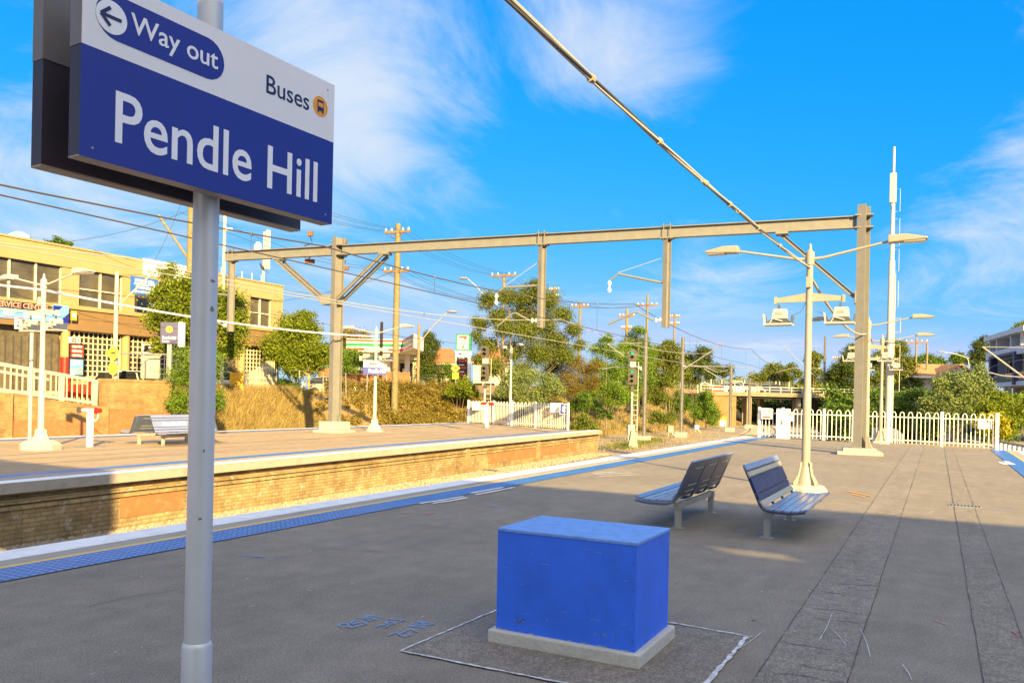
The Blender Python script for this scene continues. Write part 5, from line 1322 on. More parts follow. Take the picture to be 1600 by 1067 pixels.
yb.add('dado_wall', MB().box(F(109, 560)[0], F(330, 560)[0], TB + .04, TB + .24, zg, zg + .88), M_ylw, sp='st')
a, b_ = F(-130, 560)[0], F(94, 560)[0]
yb.add('roller_shutter', MB().box(a, b_, TB + .17, TB + .24, zg, zband0 - .03), M_inside, sp='st')
mb = MB(); s_ = a
while s_ < b_: mb.box(s_, s_ + .05, TB + .13, TB + .169, zg, zband0 - .5); s_ += .4
yb.add('shutter_rib', mb, M_steel, sp='st')
yb.add('roller_shutter', MB().box(F(333, 560)[0], F(371, 560)[0], TB + .17, TB + .24, zg, zband0 - .03), M_inside, sp='st')
yb.add('roof_vent', MB().lathe([(.28, 0), (.28, .35), (.52, .38), (.52, .62), (.2, .8)], n=12).xf(Matrix.Translation((F(55, 372)[0], TB + 1.4, ztop - .2))), M_swhite, sp='st', smooth=True)
ra = F(415, 440)[0]
for k in range(5): yb.add('roof_guard_post', MB().box(ra - 3 + k * .9 - .02, ra - 3 + k * .9 + .02, TB + 1, TB + 1.04, ztop - .2, ztop + .75), M_lattice, sp='st')
ant = T('roof_antenna', 'white panel antenna and small dish on a pole on the yellow building roof', 'antenna', ST(F(431, 440)[0], TB + 1.2, ztop - .3), ROT)
ant.add('pole', MB().box(-.05, .05, -.05, .05, 0, 4.2), M_lampw)
ant.add('panel', MB().box(-.12, .12, -.5, -.25, 1.5, 4.3), M_lampw, bev=.02)
ant.add('dish', MB().lathe([(.05, 0), (.32, .08), (.36, .16)], n=14).xf(Matrix.Translation((-.15, .3, 3.1)) @ Matrix.Rotation(R(-90), 4, 'Y')), M_swhite, smooth=True)
def board(name, label, x0, y0, x1, y1, tt, m, cat='sign', thick=.06, group=None):
    a, b_ = PT(x0, (y0 + y1) / 2, tt)[0], PT(x1, (y0 + y1) / 2, tt)[0]; xm = (x0 + x1) / 2
    z1, z0 = PT(xm, y0, tt)[1], PT(xm, y1, tt)[1]
    t_ = T(name, label, cat, ST((a + b_) / 2, tt, z0), ROT, group)
    hw = (b_ - a) / 2
    p = t_.add('panel', MB().box(-hw, hw, 0, thick, 0, z1 - z0), m)
    return t_, hw, z1 - z0, p
def btext(t_, p, body, box, m, bold=.02): return t_.add('lettering', fit_text(body, box, bold, .01).xf(face(-.012)), m, p)
M_black = mat('banner_black', (.02, .015, .02), .5, var=.1)
M_bblue = mat('banner_light_blue', (.16, .42, .80), .5, var=.35, scale=.5)
M_bred = mat('banner_red_letter', (.75, .08, .03), .5, var=.1)
t_, hw, h_, p = board('shop_banner', 'black shop banner with red letters on the yellow building', -62, 469, 77, 480.5, TB - .40, M_black, 'banner')
btext(t_, p, 'HILLTOP SERVICE CENTRE', (-hw * .93, hw * .97, h_ * .16, h_ * .86), M_letter, .035)
t_.add('lettering', fit_text('HILLTOP SERVICE CENTRE', (-hw * .925, hw * .965, h_ * .20, h_ * .82), .012, .01).xf(face(-.024)), M_bred, p)
t_, hw, h_, p = board('shop_banner', 'light blue shop banner hung below the black lettered one', -62, 481, 82, 497, TB - .41, M_bblue, 'banner')
for k, (f0, f1, z, m) in enumerate(((.44, .58, .72, M_letter), (.44, .52, .55, M_letter), (.44, .56, .42, M_letter), (.66, .90, .66, M_letter), (.66, .84, .5, M_letter), (.66, .88, .36, M_letter), (.43, .68, .14, M_bred), (.40, .99, .90, M_yel))):
    t_.add('printed_line', MB().box(lerp(-hw, hw, f0), lerp(-hw, hw, f1), -.008, -.002, h_ * z - h_ * .04, h_ * z + h_ * .04), m, p)
t_, hw, h_, p = board('shop_banner', 'deep blue end banner beside the small yellow sign', 83, 477, 107.5, 505, TB - .42, M_bblue, 'banner')
t_.add('dark_corner', MB().prism([(-hw, h_ * .95), (hw * .2, h_ * .95), (-hw, h_ * .35)], 'y', -.006, -.001), M_sblue, p); t_.add('dark_corner', MB().prism([(hw, h_ * .02), (hw, h_ * .6), (-hw * .4, h_ * .02)], 'y', -.006, -.001), M_sblue, p)
t_, hw, h_, p = board('notice_sign', 'small yellow notice on the building band right of the banners', 111.5, 486, 120, 500.5, TB - .37, M_yel)
for z in (.7, .55, .4): t_.add('printed_line', MB().box(-hw * .6, hw * .6, -.008, -.002, h_ * z - .04, h_ * z + .04), M_swhite, p)
t_, hw, h_, p = board('engineers_sign', 'blue projecting sign with white engineers lettering over the upper windows', 204.5, 434, 247, 461.5, TB - 1.6, M_bblue_s if 'M_bblue_s' in globals() else mat('engineer_sign_blue', (.03, .13, .48), .5, var=.08))
for i, (tx, f) in enumerate((('PENDLE HILL', (.14, .86)), ('AUTOMOTIVE', (.10, .90)), ('ENGINEERS', (.18, .82)))):
    btext(t_, p, tx, (lerp(-hw, hw, f[0]), lerp(-hw, hw, f[1]), h_ * (.73 - .2 * i), h_ * (.88 - .2 * i)), M_letter, .03)
t_.add('arrow', MB().prism([(-hw * .85, h_ * .17), (-hw * .68, h_ * .27), (-hw * .68, h_ * .22), (hw * .85, h_ * .22), (hw * .85, h_ * .12), (-hw * .68, h_ * .12), (-hw * .68, h_ * .07)], 'y', -.012, -.002), M_letter, p)
t_.add('side_return', MB().box(hw, hw + .04, -.02, 1.55, 0, h_), M_ylw, p)
t_, hw, h_, p = board('parapet_sign', 'faded white sign on the roof parapet behind the street tree', 224, 411, 304, 436, TB - .10, M_swhite)
btext(t_, p, 'PENDLE HILL', (-hw * .5, hw * .5, h_ * .55, h_ * .85), M_gal, .02); btext(t_, p, 'AUTOMOTIVE', (-hw * .85, hw * .7, h_ * .16, h_ * .46), M_gal, .02)
t_, hw, h_, p = board('street_number_sign', 'white plate with the number 221 on the lattice screen', 107.5, 527, 125.5, 536, TB - .38, M_fence)
btext(t_, p, '221', (-hw * .62, hw * .7, h_ * .15, h_ * .85), M_bred, .05)
t_, hw, h_, p = board('poster_board', 'tall advertising board with red and blue panels by the red column', 108, 537, 131.5, 588, TB - .36, M_black)
t_.add('blue_panel', MB().box(-hw * .86, hw * .86, -.006, -.001, h_ * .05, h_ * .52), M_bblue, p)
for i, tx in enumerate(('HILLTOP', 'SERVICE', 'CENTRE')):
    t_.add('red_panel', MB().box(-hw * .8, hw * .86, -.006, -.001, h_ * (.86 - .135 * i), h_ * (.96 - .135 * i)), M_bred, p)
    t_.add('lettering', fit_text(tx, (-hw * .6, hw * .66, h_ * (.875 - .135 * i), h_ * (.945 - .135 * i)), .03, .006).xf(face(-.012)), M_letter, p)
for f0, f1, z, m in ((-.7, .3, .46, M_letter), (-.7, .5, .42, M_letter), (-.7, .1, .38, M_letter), (-.8, -.1, .21, M_yel), (.2, .8, .22, M_yel), (.2, .8, .10, M_yel)): t_.add('printed_line', MB().box(hw * f0, hw * f1, -.012, -.0065, h_ * z - .04, h_ * z + .04), m, p)
t_.add('white_badge', disc(-hw * .45, h_ * .14, hw * .4, 16, 0, .004).xf(face(-.008)), M_letter, p)
t_, hw, h_, p = board('shop_sign', 'white and red shop sign half hidden by leaves near the street tree', 358, 509, 383.5, 534, TB - .42, M_swhite)
t_.add('red_panel', MB().box(-hw, hw, -.006, -.001, 0, h_ * .52), M_bred, p); btext(t_, p, 'ENGINE', (-hw * .2, hw * .85, h_ * .28, h_ * .46), M_letter, .04); btext(t_, p, 'REPAIRS', (-hw * .8, hw * .85, h_ * .06, h_ * .24), M_letter, .04); btext(t_, p, '0', (-hw * .3, hw * .1, h_ * .6, h_ * .92), M_steel, .02)
t_, hw, h_, p = board('workshop_sign', 'white framed sign with dark picture on a stand by the lattice', 223.5, 538, 243.5, 554, TB - 3.2, M_fence)
t_.add('picture', MB().box(-hw * .85, hw * .85, -.006, -.001, h_ * .22, h_ * .9), M_black, p); t_.add('emblem', disc(0, h_ * .68, h_ * .12, 12, 0, .004).xf(face(-.008)), M_letter, p); t_.add('printed_line', MB().box(-hw * .5, hw * .5, -.011, -.0065, h_ * .34, h_ * .46), M_gal, p)
t_.add('leg', MB().box(-hw * .8, -hw * .7, 0, .05, -2.2, 0), M_fence); t_.add('leg', MB().box(hw * .7, hw * .8, 0, .05, -2.2, 0), M_fence)
# street fittings on the near pavement
t_, hw, h_, p = board('red_barrier', 'bright red board behind the cream ramp railing', 97, 600.5, 150, 620.5, TW + 1.7, M_red, 'barrier')
for k in range(7): t_.add('joint', MB().box(lerp(-hw, hw, k / 6.0) - .02, lerp(-hw, hw, k / 6.0) + .02, -.006, -.001, 0, h_), M_bred, p)
t_.add('base_wall', MB().box(-hw, hw, .0, .2, -.8, -.002), M_ylw)
t_, hw, h_, p = board('utility_cabinet', 'plain cream metal cabinet standing above the brick wall', 232, 555, 250, 592, TW + 1.0, M_cream, 'cabinet', .6)
p.modifiers.new('edge', 'BEVEL').width = .03
t_.add('cap', MB().box(-hw - .05, hw + .05, -.05, .65, h_, h_ + .06), M_cream)
gt = T('pipe_barrier', 'galvanised pipe guard rail above the brick wall', 'guard rail', ST(PT(185, 570, TW + .6)[0], TW + .6, 1.6), ROT)
s0g, s1g = PT(186, 552, TW + .6), PT(262, 554, TW + .6); L0 = s1g[0] - s0g[0]
gt.add('top_rail', MB().tube([(0, 0, s0g[1] - 1.6), (L0, 0, s1g[1] - 1.6)], .035, 8), M_gal, smooth=True)
for k in (0, .5, 1): gt.add('post', MB().tube([(L0 * k, 0, 0), (L0 * k, 0, lerp(s0g[1], s1g[1], k) - 1.6)], .035, 8), M_gal, smooth=True)
def sign_diamond(label, px, py, sz, Y, pole_to, plate=True):
    p = A(px, py, Y); rz = math.atan2(-p.x, p.y) * .5
    s = T('road_sign', label, 'road sign', (p.x, p.y, pole_to), rz, 'yellow speed hump signs')
    z = p.z - pole_to
    s.add('pole', MB().tube([(0, .04, 0), (0, .04, z + sz * .6)], .035, 8), M_gal)
    M_ysign = MATS.get('yellow_sign') or mat('yellow_sign', (.85, .52, .02), .4, var=.04)
    pl = s.add('diamond_plate', MB().prism([(0, z - sz), (sz, z), (0, z + sz), (-sz, z)], 'y', -.012, 0), M_ysign)
    s.add('hump_symbol', MB().prism([(-sz * .42, z - sz * .1), (sz * .42, z - sz * .1), (sz * .2, z + sz * .22), (-sz * .2, z + sz * .22)], 'y', -.02, -.0125), M_black, pl)
    return s, z, M_ysign
s_, z, my = sign_diamond('yellow diamond speed hump sign over an oval plate, before the lattice screen', 177, 552, .36, ST(PT(180, 560, 34.6)[0], 34.6).y - .3, 1.2)
s_.add('oval_plate', disc(0, z - .72, .30, 20, 0, .012, .7).xf(face(-.004)), my)
for x in (-.06, .06): s_.add('walking_symbol', MB().bar((x, -.03, z - .86), (x * .3, -.03, z - .60), .03, .012), M_black)
s_, z, my = sign_diamond('yellow diamond speed hump sign clipped to the price pylon side', 712, 575, .36, 66, 1.5)
s_.add('speed_plate', MB().box(-.26, .26, -.02, -.004, z - .9, z - .36), my); s_.add('speed_symbol', MB().tube([(-.1, -.03, z - .63), (.1, -.03, z - .63)], .05, 6), M_orange)
# small white post sign '2' before the carport
ws = T('platform_number_sign', 'white pole with a small number two plate behind the sunlit lamp post', 'sign', ST(15.9, 26.5), ROT)
wp_ = A(54, 560, ws.o.location.y); 
ws.add('pole', MB().tube([(0, 0, 0), (0, 0, 4.0)], .055, 8), M_lampw)
x, zz_ = on_plane(31, 506, ws.o.location, ROT - R(62), -.06); 
ws2 = ws.add('plate', MB().box(-.12, .12, -.02, .0, 3.72, 4.06).xf(Matrix.Rotation(R(-62), 4, 'Z') @ Matrix.Translation((-.45, 0, 0))), M_fence)
ws.add('lettering', fit_text('2', (-.055, .055, 3.79, 3.99), .03, .004).xf(Matrix.Rotation(R(-62), 4, 'Z') @ Matrix.Translation((-.45, -.025, 0)) @ FL), M_navy, ws2)
# totem sign on a white side post
tz = A(265, 520, 1).z
tp = PT(264, 520, 34.2); tt_ = T('station_totem', 'purple station totem with an orange disc beside the green shrub', 'station sign', ST(tp[0], 34.2, .2), ROT - R(50), None)
x0, z1 = on_plane(251, 503, tt_.o.location, ROT - R(50), -.15); x1, z0 = on_plane(278, 537, tt_.o.location, ROT - R(50), -.15)
M_totem = mat('totem_purple', (.045, .045, .14), .4, var=.08)
q = tt_.add('body', MB().box(x0, x1, -.15, .15, z0 - .2, z1 - .2), M_totem)
tt_.add('white_side', MB().box(x1, x1 + .3, -.12, .12, z0 - .35, z1 - .18), M_swhite)
tt_.add('post', MB().box((x0 + x1) / 2 - .1, (x0 + x1) / 2 + .1, -.08, .08, 0, z0 - .2), M_gal)
cx_, cz_ = (x0 + x1) / 2, lerp(z0, z1, .66) - .2; wd_ = x1 - x0
upright(tt_, 'orange_disc', disc(cx_, cz_, wd_ * .20, 20, 0, .02), M_orange, -.152, q); upright(tt_, 'disc_mark', MB().box(cx_ - wd_ * .03, cx_ + wd_ * .03, cz_ - wd_ * .1, cz_ + wd_ * .1, 0, .01), M_totem, -.175, q)
upright(tt_, 'lettering', fit_text('Pendle Hill', (x0 + wd_ * .12, x1 - wd_ * .12, lerp(z0, z1, .20) - .2, lerp(z0, z1, .33) - .2), .03, .01), M_letter, -.16, q)
upright(tt_, 'lettering', fit_text('Station', (x0 + wd_ * .12, x0 + wd_ * .5, lerp(z0, z1, .06) - .2, lerp(z0, z1, .14) - .2), .02, .01), M_letter, -.16, q)

# ================================================================== VEGETATION
M_bark = mat('grey_bark', (.20, .16, .11), .9, var=.3, scale=5, bump=.4)
M_barkp = mat('pale_gum_bark', (.42, .36, .27), .8, var=.25, scale=3)
L_yg = leaf_mat('leaf_yellow_green', (0.060, .100, .005), (0.232, .285, .014))
L_mid = leaf_mat('leaf_mid_green', (0.034, .085, .010), (0.142, .225, .024))
L_bri = leaf_mat('leaf_bright_green', (0.056, .130, .010), (0.202, .305, .034))
L_oli = leaf_mat('leaf_olive', (0.052, .082, .010), (0.198, .235, .032))
L_dark = leaf_mat('leaf_dark', (0.022, .046, .008), (0.112, .150, .020))
L_dry = leaf_mat('leaf_dry_brown', (.105, .083, .018), (.260, .205, .040))
L_pale = leaf_mat('leaf_pale_green', (0.077, .125, .030), (0.249, .305, .100))
L_yel = leaf_mat('leaf_yellow_flower', (.18, .19, .010), (.48, .42, .015))

def leaf_mesh(name, centres, norms, size, m, seed, aspect=.55):
    g = np.random.default_rng(seed); n = len(centres)
    d = g.normal(size=(n, 3)) + norms * .7; d /= np.linalg.norm(d, axis=1, keepdims=True)
    a = np.cross(d, g.normal(size=(n, 3))); a /= np.linalg.norm(a, axis=1, keepdims=True) + 1e-9
    b = np.cross(d, a); L_ = size * g.uniform(.6, 1.35, (n, 1))
    tip, tail, s1, s2 = centres + a * L_ * .5, centres - a * L_ * .5, centres + b * L_ * aspect * .5 + d * L_ * .06, centres - b * L_ * aspect * .5 + d * L_ * .06
    v = np.stack([tail, s1, tip, s2], 1).reshape(-1, 3)
    me = bpy.data.meshes.new(name)
    me.vertices.add(4 * n); me.vertices.foreach_set('co', v.astype(np.float32).ravel())
    me.loops.add(4 * n); me.loops.foreach_set('vertex_index', np.arange(4 * n, dtype=np.int32))
    me.polygons.add(n); me.polygons.foreach_set('loop_start', np.arange(0, 4 * n, 4, dtype=np.int32)); me.polygons.foreach_set('loop_total', np.full(n, 4, np.int32))
    me.materials.append(m); me.update(calc_edges=True)
    return me
def crown_points(clumps, seed, leaf, dens, sub=13, shell=.8, spread=.30):
    g = np.random.default_rng(seed); P, Nn = [], []
    for c, r in clumps:
        n = int(6.8 * dens * (r / leaf) ** 2) + 20
        sc_ = g.normal(size=(sub, 3)); sc_ /= np.linalg.norm(sc_, axis=1, keepdims=True)
        sc_ = sc_ * (shell * g.random((sub, 1)) ** .45) * r * np.array([1, 1, .85])
        wgt = g.uniform(.4, 1.6, sub); k = g.choice(sub, n, p=wgt / wgt.sum())
        off = g.normal(size=(n, 3)) * spread * r * np.array([1, 1, .75])
        q = sc_[k] + off
        P.append(q + np.array(c)); Nn.append(off / (np.linalg.norm(off, axis=1, keepdims=True) + 1e-6) + np.array([0, 0, .5]))
    return np.concatenate(P), np.concatenate(Nn)
def leafy(t_, base, cl, leafm, leaf, dens, seed, name='crown', sub=13, spread=.30, aspect=.55):
    P, Nn = crown_points(cl, seed, leaf, dens, sub, spread=spread)
    me = leaf_mesh(name, P - np.array(base), Nn, leaf, leafm, seed, aspect)
    o = bpy.data.objects.new(name, me); COL.objects.link(o); o.parent = t_.o; return o
SEED = [100]
def tree(name, label, Y, base, clumps, leafm, leaf=.22, dens=9, bark=None, zb=None, trunks=1, tr=.16, cat='tree', group=None, deep=.8, sub=13, spread=.30, aspect=.55):
    """clumps: (photo x, photo y, radius in photo pixels) at the distance Y; real depth comes from the jitter"""
    SEED[0] += 1; g = random.Random(SEED[0]); leaf *= .72
    b0 = A(base[0], base[1], Y)
    if zb is None:
        s_, t_, _ = to_st(b0); zb = ground_z(s_, t_)
    b0.z = zb
    cl = []
    for px, py, rp in clumps:
        r = 1.12 * rp * Y / FOC; yy = Y + g.uniform(-1, 1) * r * deep
        cl.append((A(px, py, yy), r))
    T_ = T(name, label, cat, b0, 0.0, group)
    leafy(T_, b0, cl, leafm, leaf, dens, SEED[0], 'crown' if cat == 'tree' else 'foliage', sub, spread, aspect)
    mb = MB()
    zmid = min(c.z for c, r in cl)
    for k in range(trunks):
        st_ = b0 + Vector((g.uniform(-.3, .3) * (trunks > 1), g.uniform(-.3, .3) * (trunks > 1), -.2))
        for i, (c, r) in enumerate(cl):
            if i % trunks != k: continue
            fork = st_.lerp(Vector((c.x, c.y, max(zmid, zb + .6))), .35) + Vector((0, 0, .2 * (c.z - zb)))
            bend = Vector((g.uniform(-.3, .3), g.uniform(-.3, .3), 0)) * r
            rad = tr * (.75 if i < trunks else .32)
            mb.tube([st_, st_.lerp(fork, .5) + bend * .15, fork, fork.lerp(c, .6) + bend, c], [rad, rad * .8, rad * .62, rad * .35, rad * .12], 7)
            for q in range(2):
                e = c + Vector((g.uniform(-1, 1), g.uniform(-1, 1), g.uniform(-.3, 1))) * r * .8
                mb.tube([fork.lerp(c, .6) + bend, c.lerp(e, .5), e], [rad * .25, rad * .15, rad * .05], 5)
    T_.add('trunk' if cat == 'tree' else 'stem', mb, bark or M_bark, sp='w', smooth=True)
    return T_
G1 = 'trees along the street and the bank'
tree('street_tree', 'leafy street tree before the yellow building, directly behind the sign post', 43, (300, 600), [(258, 462, 22), (285, 448, 28), (320, 462, 34), (352, 475, 30), (372, 500, 18), (246, 500, 20), (278, 492, 30), (320, 500, 34), (356, 520, 26), (300, 530, 26), (268, 520, 20), (262, 425, 14), (362, 545, 20), (250, 540, 14)], L_yg, .20, 9, zb=1.5, group=G1)
tree('shrub', 'bright green feathery shrub at the end of the mottled brick wall', 39, (300, 650), [(300, 562, 26), (285, 592, 24), (318, 590, 26), (292, 622, 24), (325, 625, 22), (272, 628, 14), (310, 645, 18), (332, 560, 16)], L_bri, .16, 10, tr=.05, trunks=3, cat='shrub', aspect=.3, zb=-.6)
tree('street_tree', 'dense rounded golden green tree left of the far gantry column', 54, (466, 625), [(455, 512, 24), (432, 536, 22), (482, 520, 22), (466, 545, 30), (498, 548, 18), (440, 560, 20), (480, 568, 20), (458, 574, 16), (502, 566, 12), (478, 494, 14)], L_yg, .21, 14, zb=1.3, group=G1)
tree('shrub', 'low leafy shrub between the chevron board and the golden green tree', 51, (452, 632), [(440, 602, 14), (456, 612, 16), (470, 625, 12), (446, 628, 10), (418, 590, 12)], L_mid, .17, 9, tr=.04, trunks=2, cat='shrub', zb=1.2)
tree('street_tree', 'brownish tree top above the brown paling fence and hedge', 88, (548, 600), [(535, 528, 13), (552, 522, 14), (568, 530, 13), (545, 540, 12), (580, 538, 9)], L_dry, .26, 8, zb=1.5, group=G1)
tree('hedge', 'bright clipped hedge behind the far gantry column above the paling fence', 74, (540, 600), [(514, 556, 14), (532, 552, 14), (550, 556, 15), (566, 564, 13), (524, 568, 14), (545, 570, 14), (580, 565, 10)], L_bri, .20, 11, tr=.04, trunks=3, cat='hedge', zb=1.5)
tree('conifer', 'dark pointed conifer between the street light pole and the orange roof', 92, (668, 605), [(668, 525, 10), (660, 540, 12), (676, 540, 12), (666, 558, 16), (660, 575, 14), (678, 572, 14), (668, 588, 14)], L_dark, .24, 10, zb=1.5, group=G1)
tree('shrub', 'dark green garden shrub below the orange roof', 92, (700, 605), [(696, 575, 9), (706, 585, 10), (690, 590, 9), (712, 595, 9)], L_mid, .22, 10, cat='shrub', tr=.05, zb=1.5)
tree('eucalypt', 'large open gum tree with pale limbs in front of the price pylon side', 63, (795, 640), [(762, 470, 15), (795, 462, 17), (830, 462, 20), (858, 470, 17), (775, 492, 16), (815, 488, 20), (850, 500, 20), (880, 492, 15), (752, 505, 13), (790, 515, 18), (830, 520, 22), (868, 530, 20), (896, 515, 13), (760, 540, 16), (800, 548, 20), (842, 552, 22), (884, 552, 17), (770, 575, 15), (815, 580, 18), (905, 540, 10), (746, 525, 9), (748, 560, 10), (840, 448, 12)], L_oli, .19, 13, bark=M_bark, trunks=3, tr=.15, sub=15, spread=.34, aspect=.4, group=G1, zb=1.0)
tree('shrub', 'pale leafy shrub beneath the big gum tree behind the far fence', 60, (830, 650), [(800, 595, 16), (825, 590, 18), (850, 600, 18), (812, 612, 16), (840, 618, 15), (868, 610, 14), (785, 612, 12), (822, 632, 10)], L_pale, .17, 8, tr=.04, trunks=3, cat='shrub')
tree('shrub', 'wide dry brown bush on the bank right of the big gum tree', 66, (890, 640), [(868, 575, 20), (895, 565, 18), (915, 580, 18), (885, 598, 22), (908, 605, 20), (925, 600, 14), (870, 612, 14), (860, 555, 14), (930, 570, 10)], L_dry, .17, 11, tr=.05, trunks=4, cat='shrub', aspect=.25)
tree('bank_tree', 'narrow bright gum sapling tree left of the lit signal', 70, (948, 640), [(948, 530, 10), (940, 548, 15), (958, 552, 14), (935, 572, 15), (958, 580, 18), (944, 600, 17), (966, 608, 13), (930, 606, 12), (952, 625, 13), (925, 622, 9)], L_bri, .20, 11, bark=M_bark, tr=.08, group=G1, aspect=.35)
tree('bank_tree', 'bright gum tree behind the lit signal and its slim mast', 74, (995, 640), [(998, 516, 10), (988, 535, 16), (1008, 540, 14), (978, 558, 16), (1002, 565, 19), (985, 585, 17), (1012, 590, 14), (972, 582, 13), (995, 605, 13), (1018, 560, 12), (976, 545, 12)], L_bri, .21, 12, bark=M_bark, tr=.10, group=G1, aspect=.35)
tree('bank_tree', 'darker bushy tree between the slim mast and the brown mast', 80, (1045, 630), [(1032, 548, 14), (1050, 552, 15), (1040, 570, 18), (1022, 575, 14), (1060, 572, 14), (1048, 592, 16), (1030, 598, 14), (1070, 588, 10), (1045, 538, 9)], L_oli, .23, 9, tr=.1, group=G1)
tree('bank_tree', 'gum with dark crown leaning right of the brown mast', 92, (1085, 625), [(1080, 560, 13), (1096, 552, 12), (1090, 572, 14), (1075, 580, 12), (1102, 564, 10), (1082, 592, 12), (1104, 548, 7)], L_dark, .25, 8, tr=.08, group=G1)
tree('shrub', 'round green bush hugging the overbridge abutment', 88, (1102, 660), [(1100, 628, 13), (1110, 640, 14), (1095, 645, 13), (1115, 655, 10), (1102, 618, 9)], L_bri, .20, 11, tr=.05, trunks=2, cat='shrub')
tree('shrub', 'small drab bush low on the grassy bank behind the brown mast', 74, (1035, 665), [(1028, 648, 9), (1040, 655, 10), (1050, 650, 8), (1020, 656, 7)], L_oli, .16, 9, tr=.03, trunks=2, cat='shrub')
tree('shrub', 'leggy sapling on the bare slope left of the signal ladder', 63, (944, 675), [(938, 640, 6), (948, 645, 7), (940, 652, 6), (952, 652, 5)], L_mid, .15, 7, tr=.02, cat='shrub')
for i, (px_, py_, Y_, lm_, lab_) in enumerate(((912, 628, 64, L_mid, 'squat green bush on the upper slope behind the far number plate'), (968, 618, 72, L_bri, 'bright bush on the slope just left of the signal heads'), (1022, 618, 80, L_oli, 'olive bush high on the bank between the two slim masts'),
        (1062, 628, 84, L_mid, 'green bush halfway up the bank right of the brown mast'), (910, 664, 60, L_oli, 'drab low bush at the bank toe past the platform tip'), (722, 606, 60, L_yg, 'golden bush below the price pylon behind the far fence'))):
    tree('shrub', lab_, Y_, (px_, py_ + 14), [(px_ - 12, py_ + 3, 10), (px_, py_ - 6, 12), (px_ + 12, py_ + 2, 11), (px_ + 2, py_ + 7, 11), (px_ - 20, py_ + 9, 7), (px_ + 21, py_ + 8, 7)], lm_, .17, 9, tr=.04, trunks=3, cat='shrub')
G2 = 'far trees beyond the overbridge'
for i, (lab, Y, b_, cl, lm) in enumerate((
    ('round dark tree crown above the overbridge left end', 150, (1110, 610), [(1100, 580, 10), (1115, 577, 11), (1128, 582, 9), (1108, 590, 10), (1140, 578, 8)], L_dark),
    ('round tree crown above the middle of the overbridge', 150, (1210, 612), [(1200, 582, 10), (1208, 574, 11), (1222, 580, 12), (1236, 576, 9), (1192, 590, 10), (1215, 594, 13), (1246, 585, 8), (1178, 588, 9), (1232, 592, 10)], L_oli),
    ('open gum crown seen between the lamp post and the next mast', 140, (1272, 615), [(1268, 555, 8), (1278, 560, 9), (1270, 572, 9), (1262, 562, 7), (1275, 582, 10), (1264, 592, 11), (1290, 590, 10)], L_oli),
    ('dense dark tree left of the gantry column above the overbridge end', 112, (1325, 650), [(1330, 545, 9), (1322, 560, 12), (1338, 562, 12), (1312, 575, 13), (1330, 580, 16), (1345, 585, 14), (1308, 592, 14), (1322, 605, 15), (1340, 612, 15), (1298, 600, 10), (1312, 620, 12), (1300, 584, 8)], L_dark))):
    tree('far_tree', lab, Y, b_, cl, lm, .42 if Y > 120 else .3, 10, zb=.5 if Y > 120 else -.5, tr=.16, group=G2)
G3 = 'trees and shrubs beyond the near platform end'
tree('tall_tree', 'tall dark tree rising behind the antenna mast', 92, (1400, 660), [(1392, 540, 13), (1408, 545, 12), (1380, 556, 13), (1402, 562, 16), (1420, 570, 12), (1385, 580, 16), (1410, 590, 16), (1372, 590, 12), (1366, 570, 10), (1396, 610, 18), (1425, 600, 12), (1370, 615, 14)], L_oli, .27, 11, zb=0, group=G3)
tree('shrub', 'mixed green shrub behind the mast base shroud', 54, (1400, 680), [(1375, 620, 14), (1392, 632, 18), (1410, 622, 16), (1402, 650, 18), (1380, 655, 15), (1425, 640, 16), (1430, 615, 12), (1418, 660, 14)], L_mid, .19, 9, tr=.06, trunks=3, cat='shrub', zb=-.4, group=G3)
tree('shrub', 'large pale grey green bush in the middle of the mast side fence', 50, (1490, 690), [(1470, 600, 14), (1490, 592, 16), (1510, 600, 18), (1475, 622, 18), (1498, 622, 20), (1520, 618, 16), (1465, 645, 16), (1488, 648, 18), (1512, 645, 18), (1530, 590, 14), (1540, 605, 14), (1450, 630, 14), (1530, 580, 10), (1550, 615, 12)], L_pale, .19, 9, tr=.08, trunks=4, cat='shrub', zb=-.3, group=G3)
tree('shrub', 'yellow green bush below the apartment block', 45, (1565, 690), [(1545, 640, 18), (1568, 632, 18), (1588, 640, 16), (1555, 660, 18), (1580, 662, 16), (1532, 655, 14), (1598, 628, 10), (1560, 620, 12)], L_yg, .19, 10, tr=.06, trunks=3, cat='shrub', zb=-.3, group=G3)
tree('shrub', 'small bush of bright yellow flowers behind the last fence sign', 40, (1550, 690), [(1540, 656, 12), (1554, 650, 12), (1566, 658, 12), (1548, 670, 12), (1568, 674, 11), (1530, 664, 9)], L_yel, .15, 10, tr=.03, trunks=2, cat='shrub', zb=-.5, group=G3)
for i, (lab, Y, b_, cl, lm) in enumerate((
    ('distant tree row fragment left of the tan tiled roof', 150, (1440, 600), [(1435, 562, 10), (1450, 560, 9), (1462, 565, 9), (1442, 572, 9), (1474, 568, 6)], L_mid),
    ('distant round tree above the middle of the tan tiled roof', 150, (1498, 600), [(1490, 560, 8), (1500, 556, 8), (1510, 562, 8), (1496, 568, 8)], L_mid),
    ('dark tree at the left edge of the apartment block', 112, (1532, 620), [(1535, 530, 8), (1528, 540, 10), (1540, 545, 10), (1524, 555, 9), (1536, 560, 11), (1526, 570, 9)], L_dark),
    ('tree top showing over the apartment block roof', 115, (1592, 600), [(1590, 514, 8), (1600, 508, 9), (1610, 512, 9)], L_oli),
    ('sliver of tree top over the yellow building roof', 75, (90, 600), [(80, 382, 8), (92, 378, 9), (103, 383, 8)], L_mid))):
    tree('distant_tree', lab, Y, b_, cl, lm, .40 if Y > 120 else .28, 10, zb=.5, tr=.15, group='distant trees over roofs')
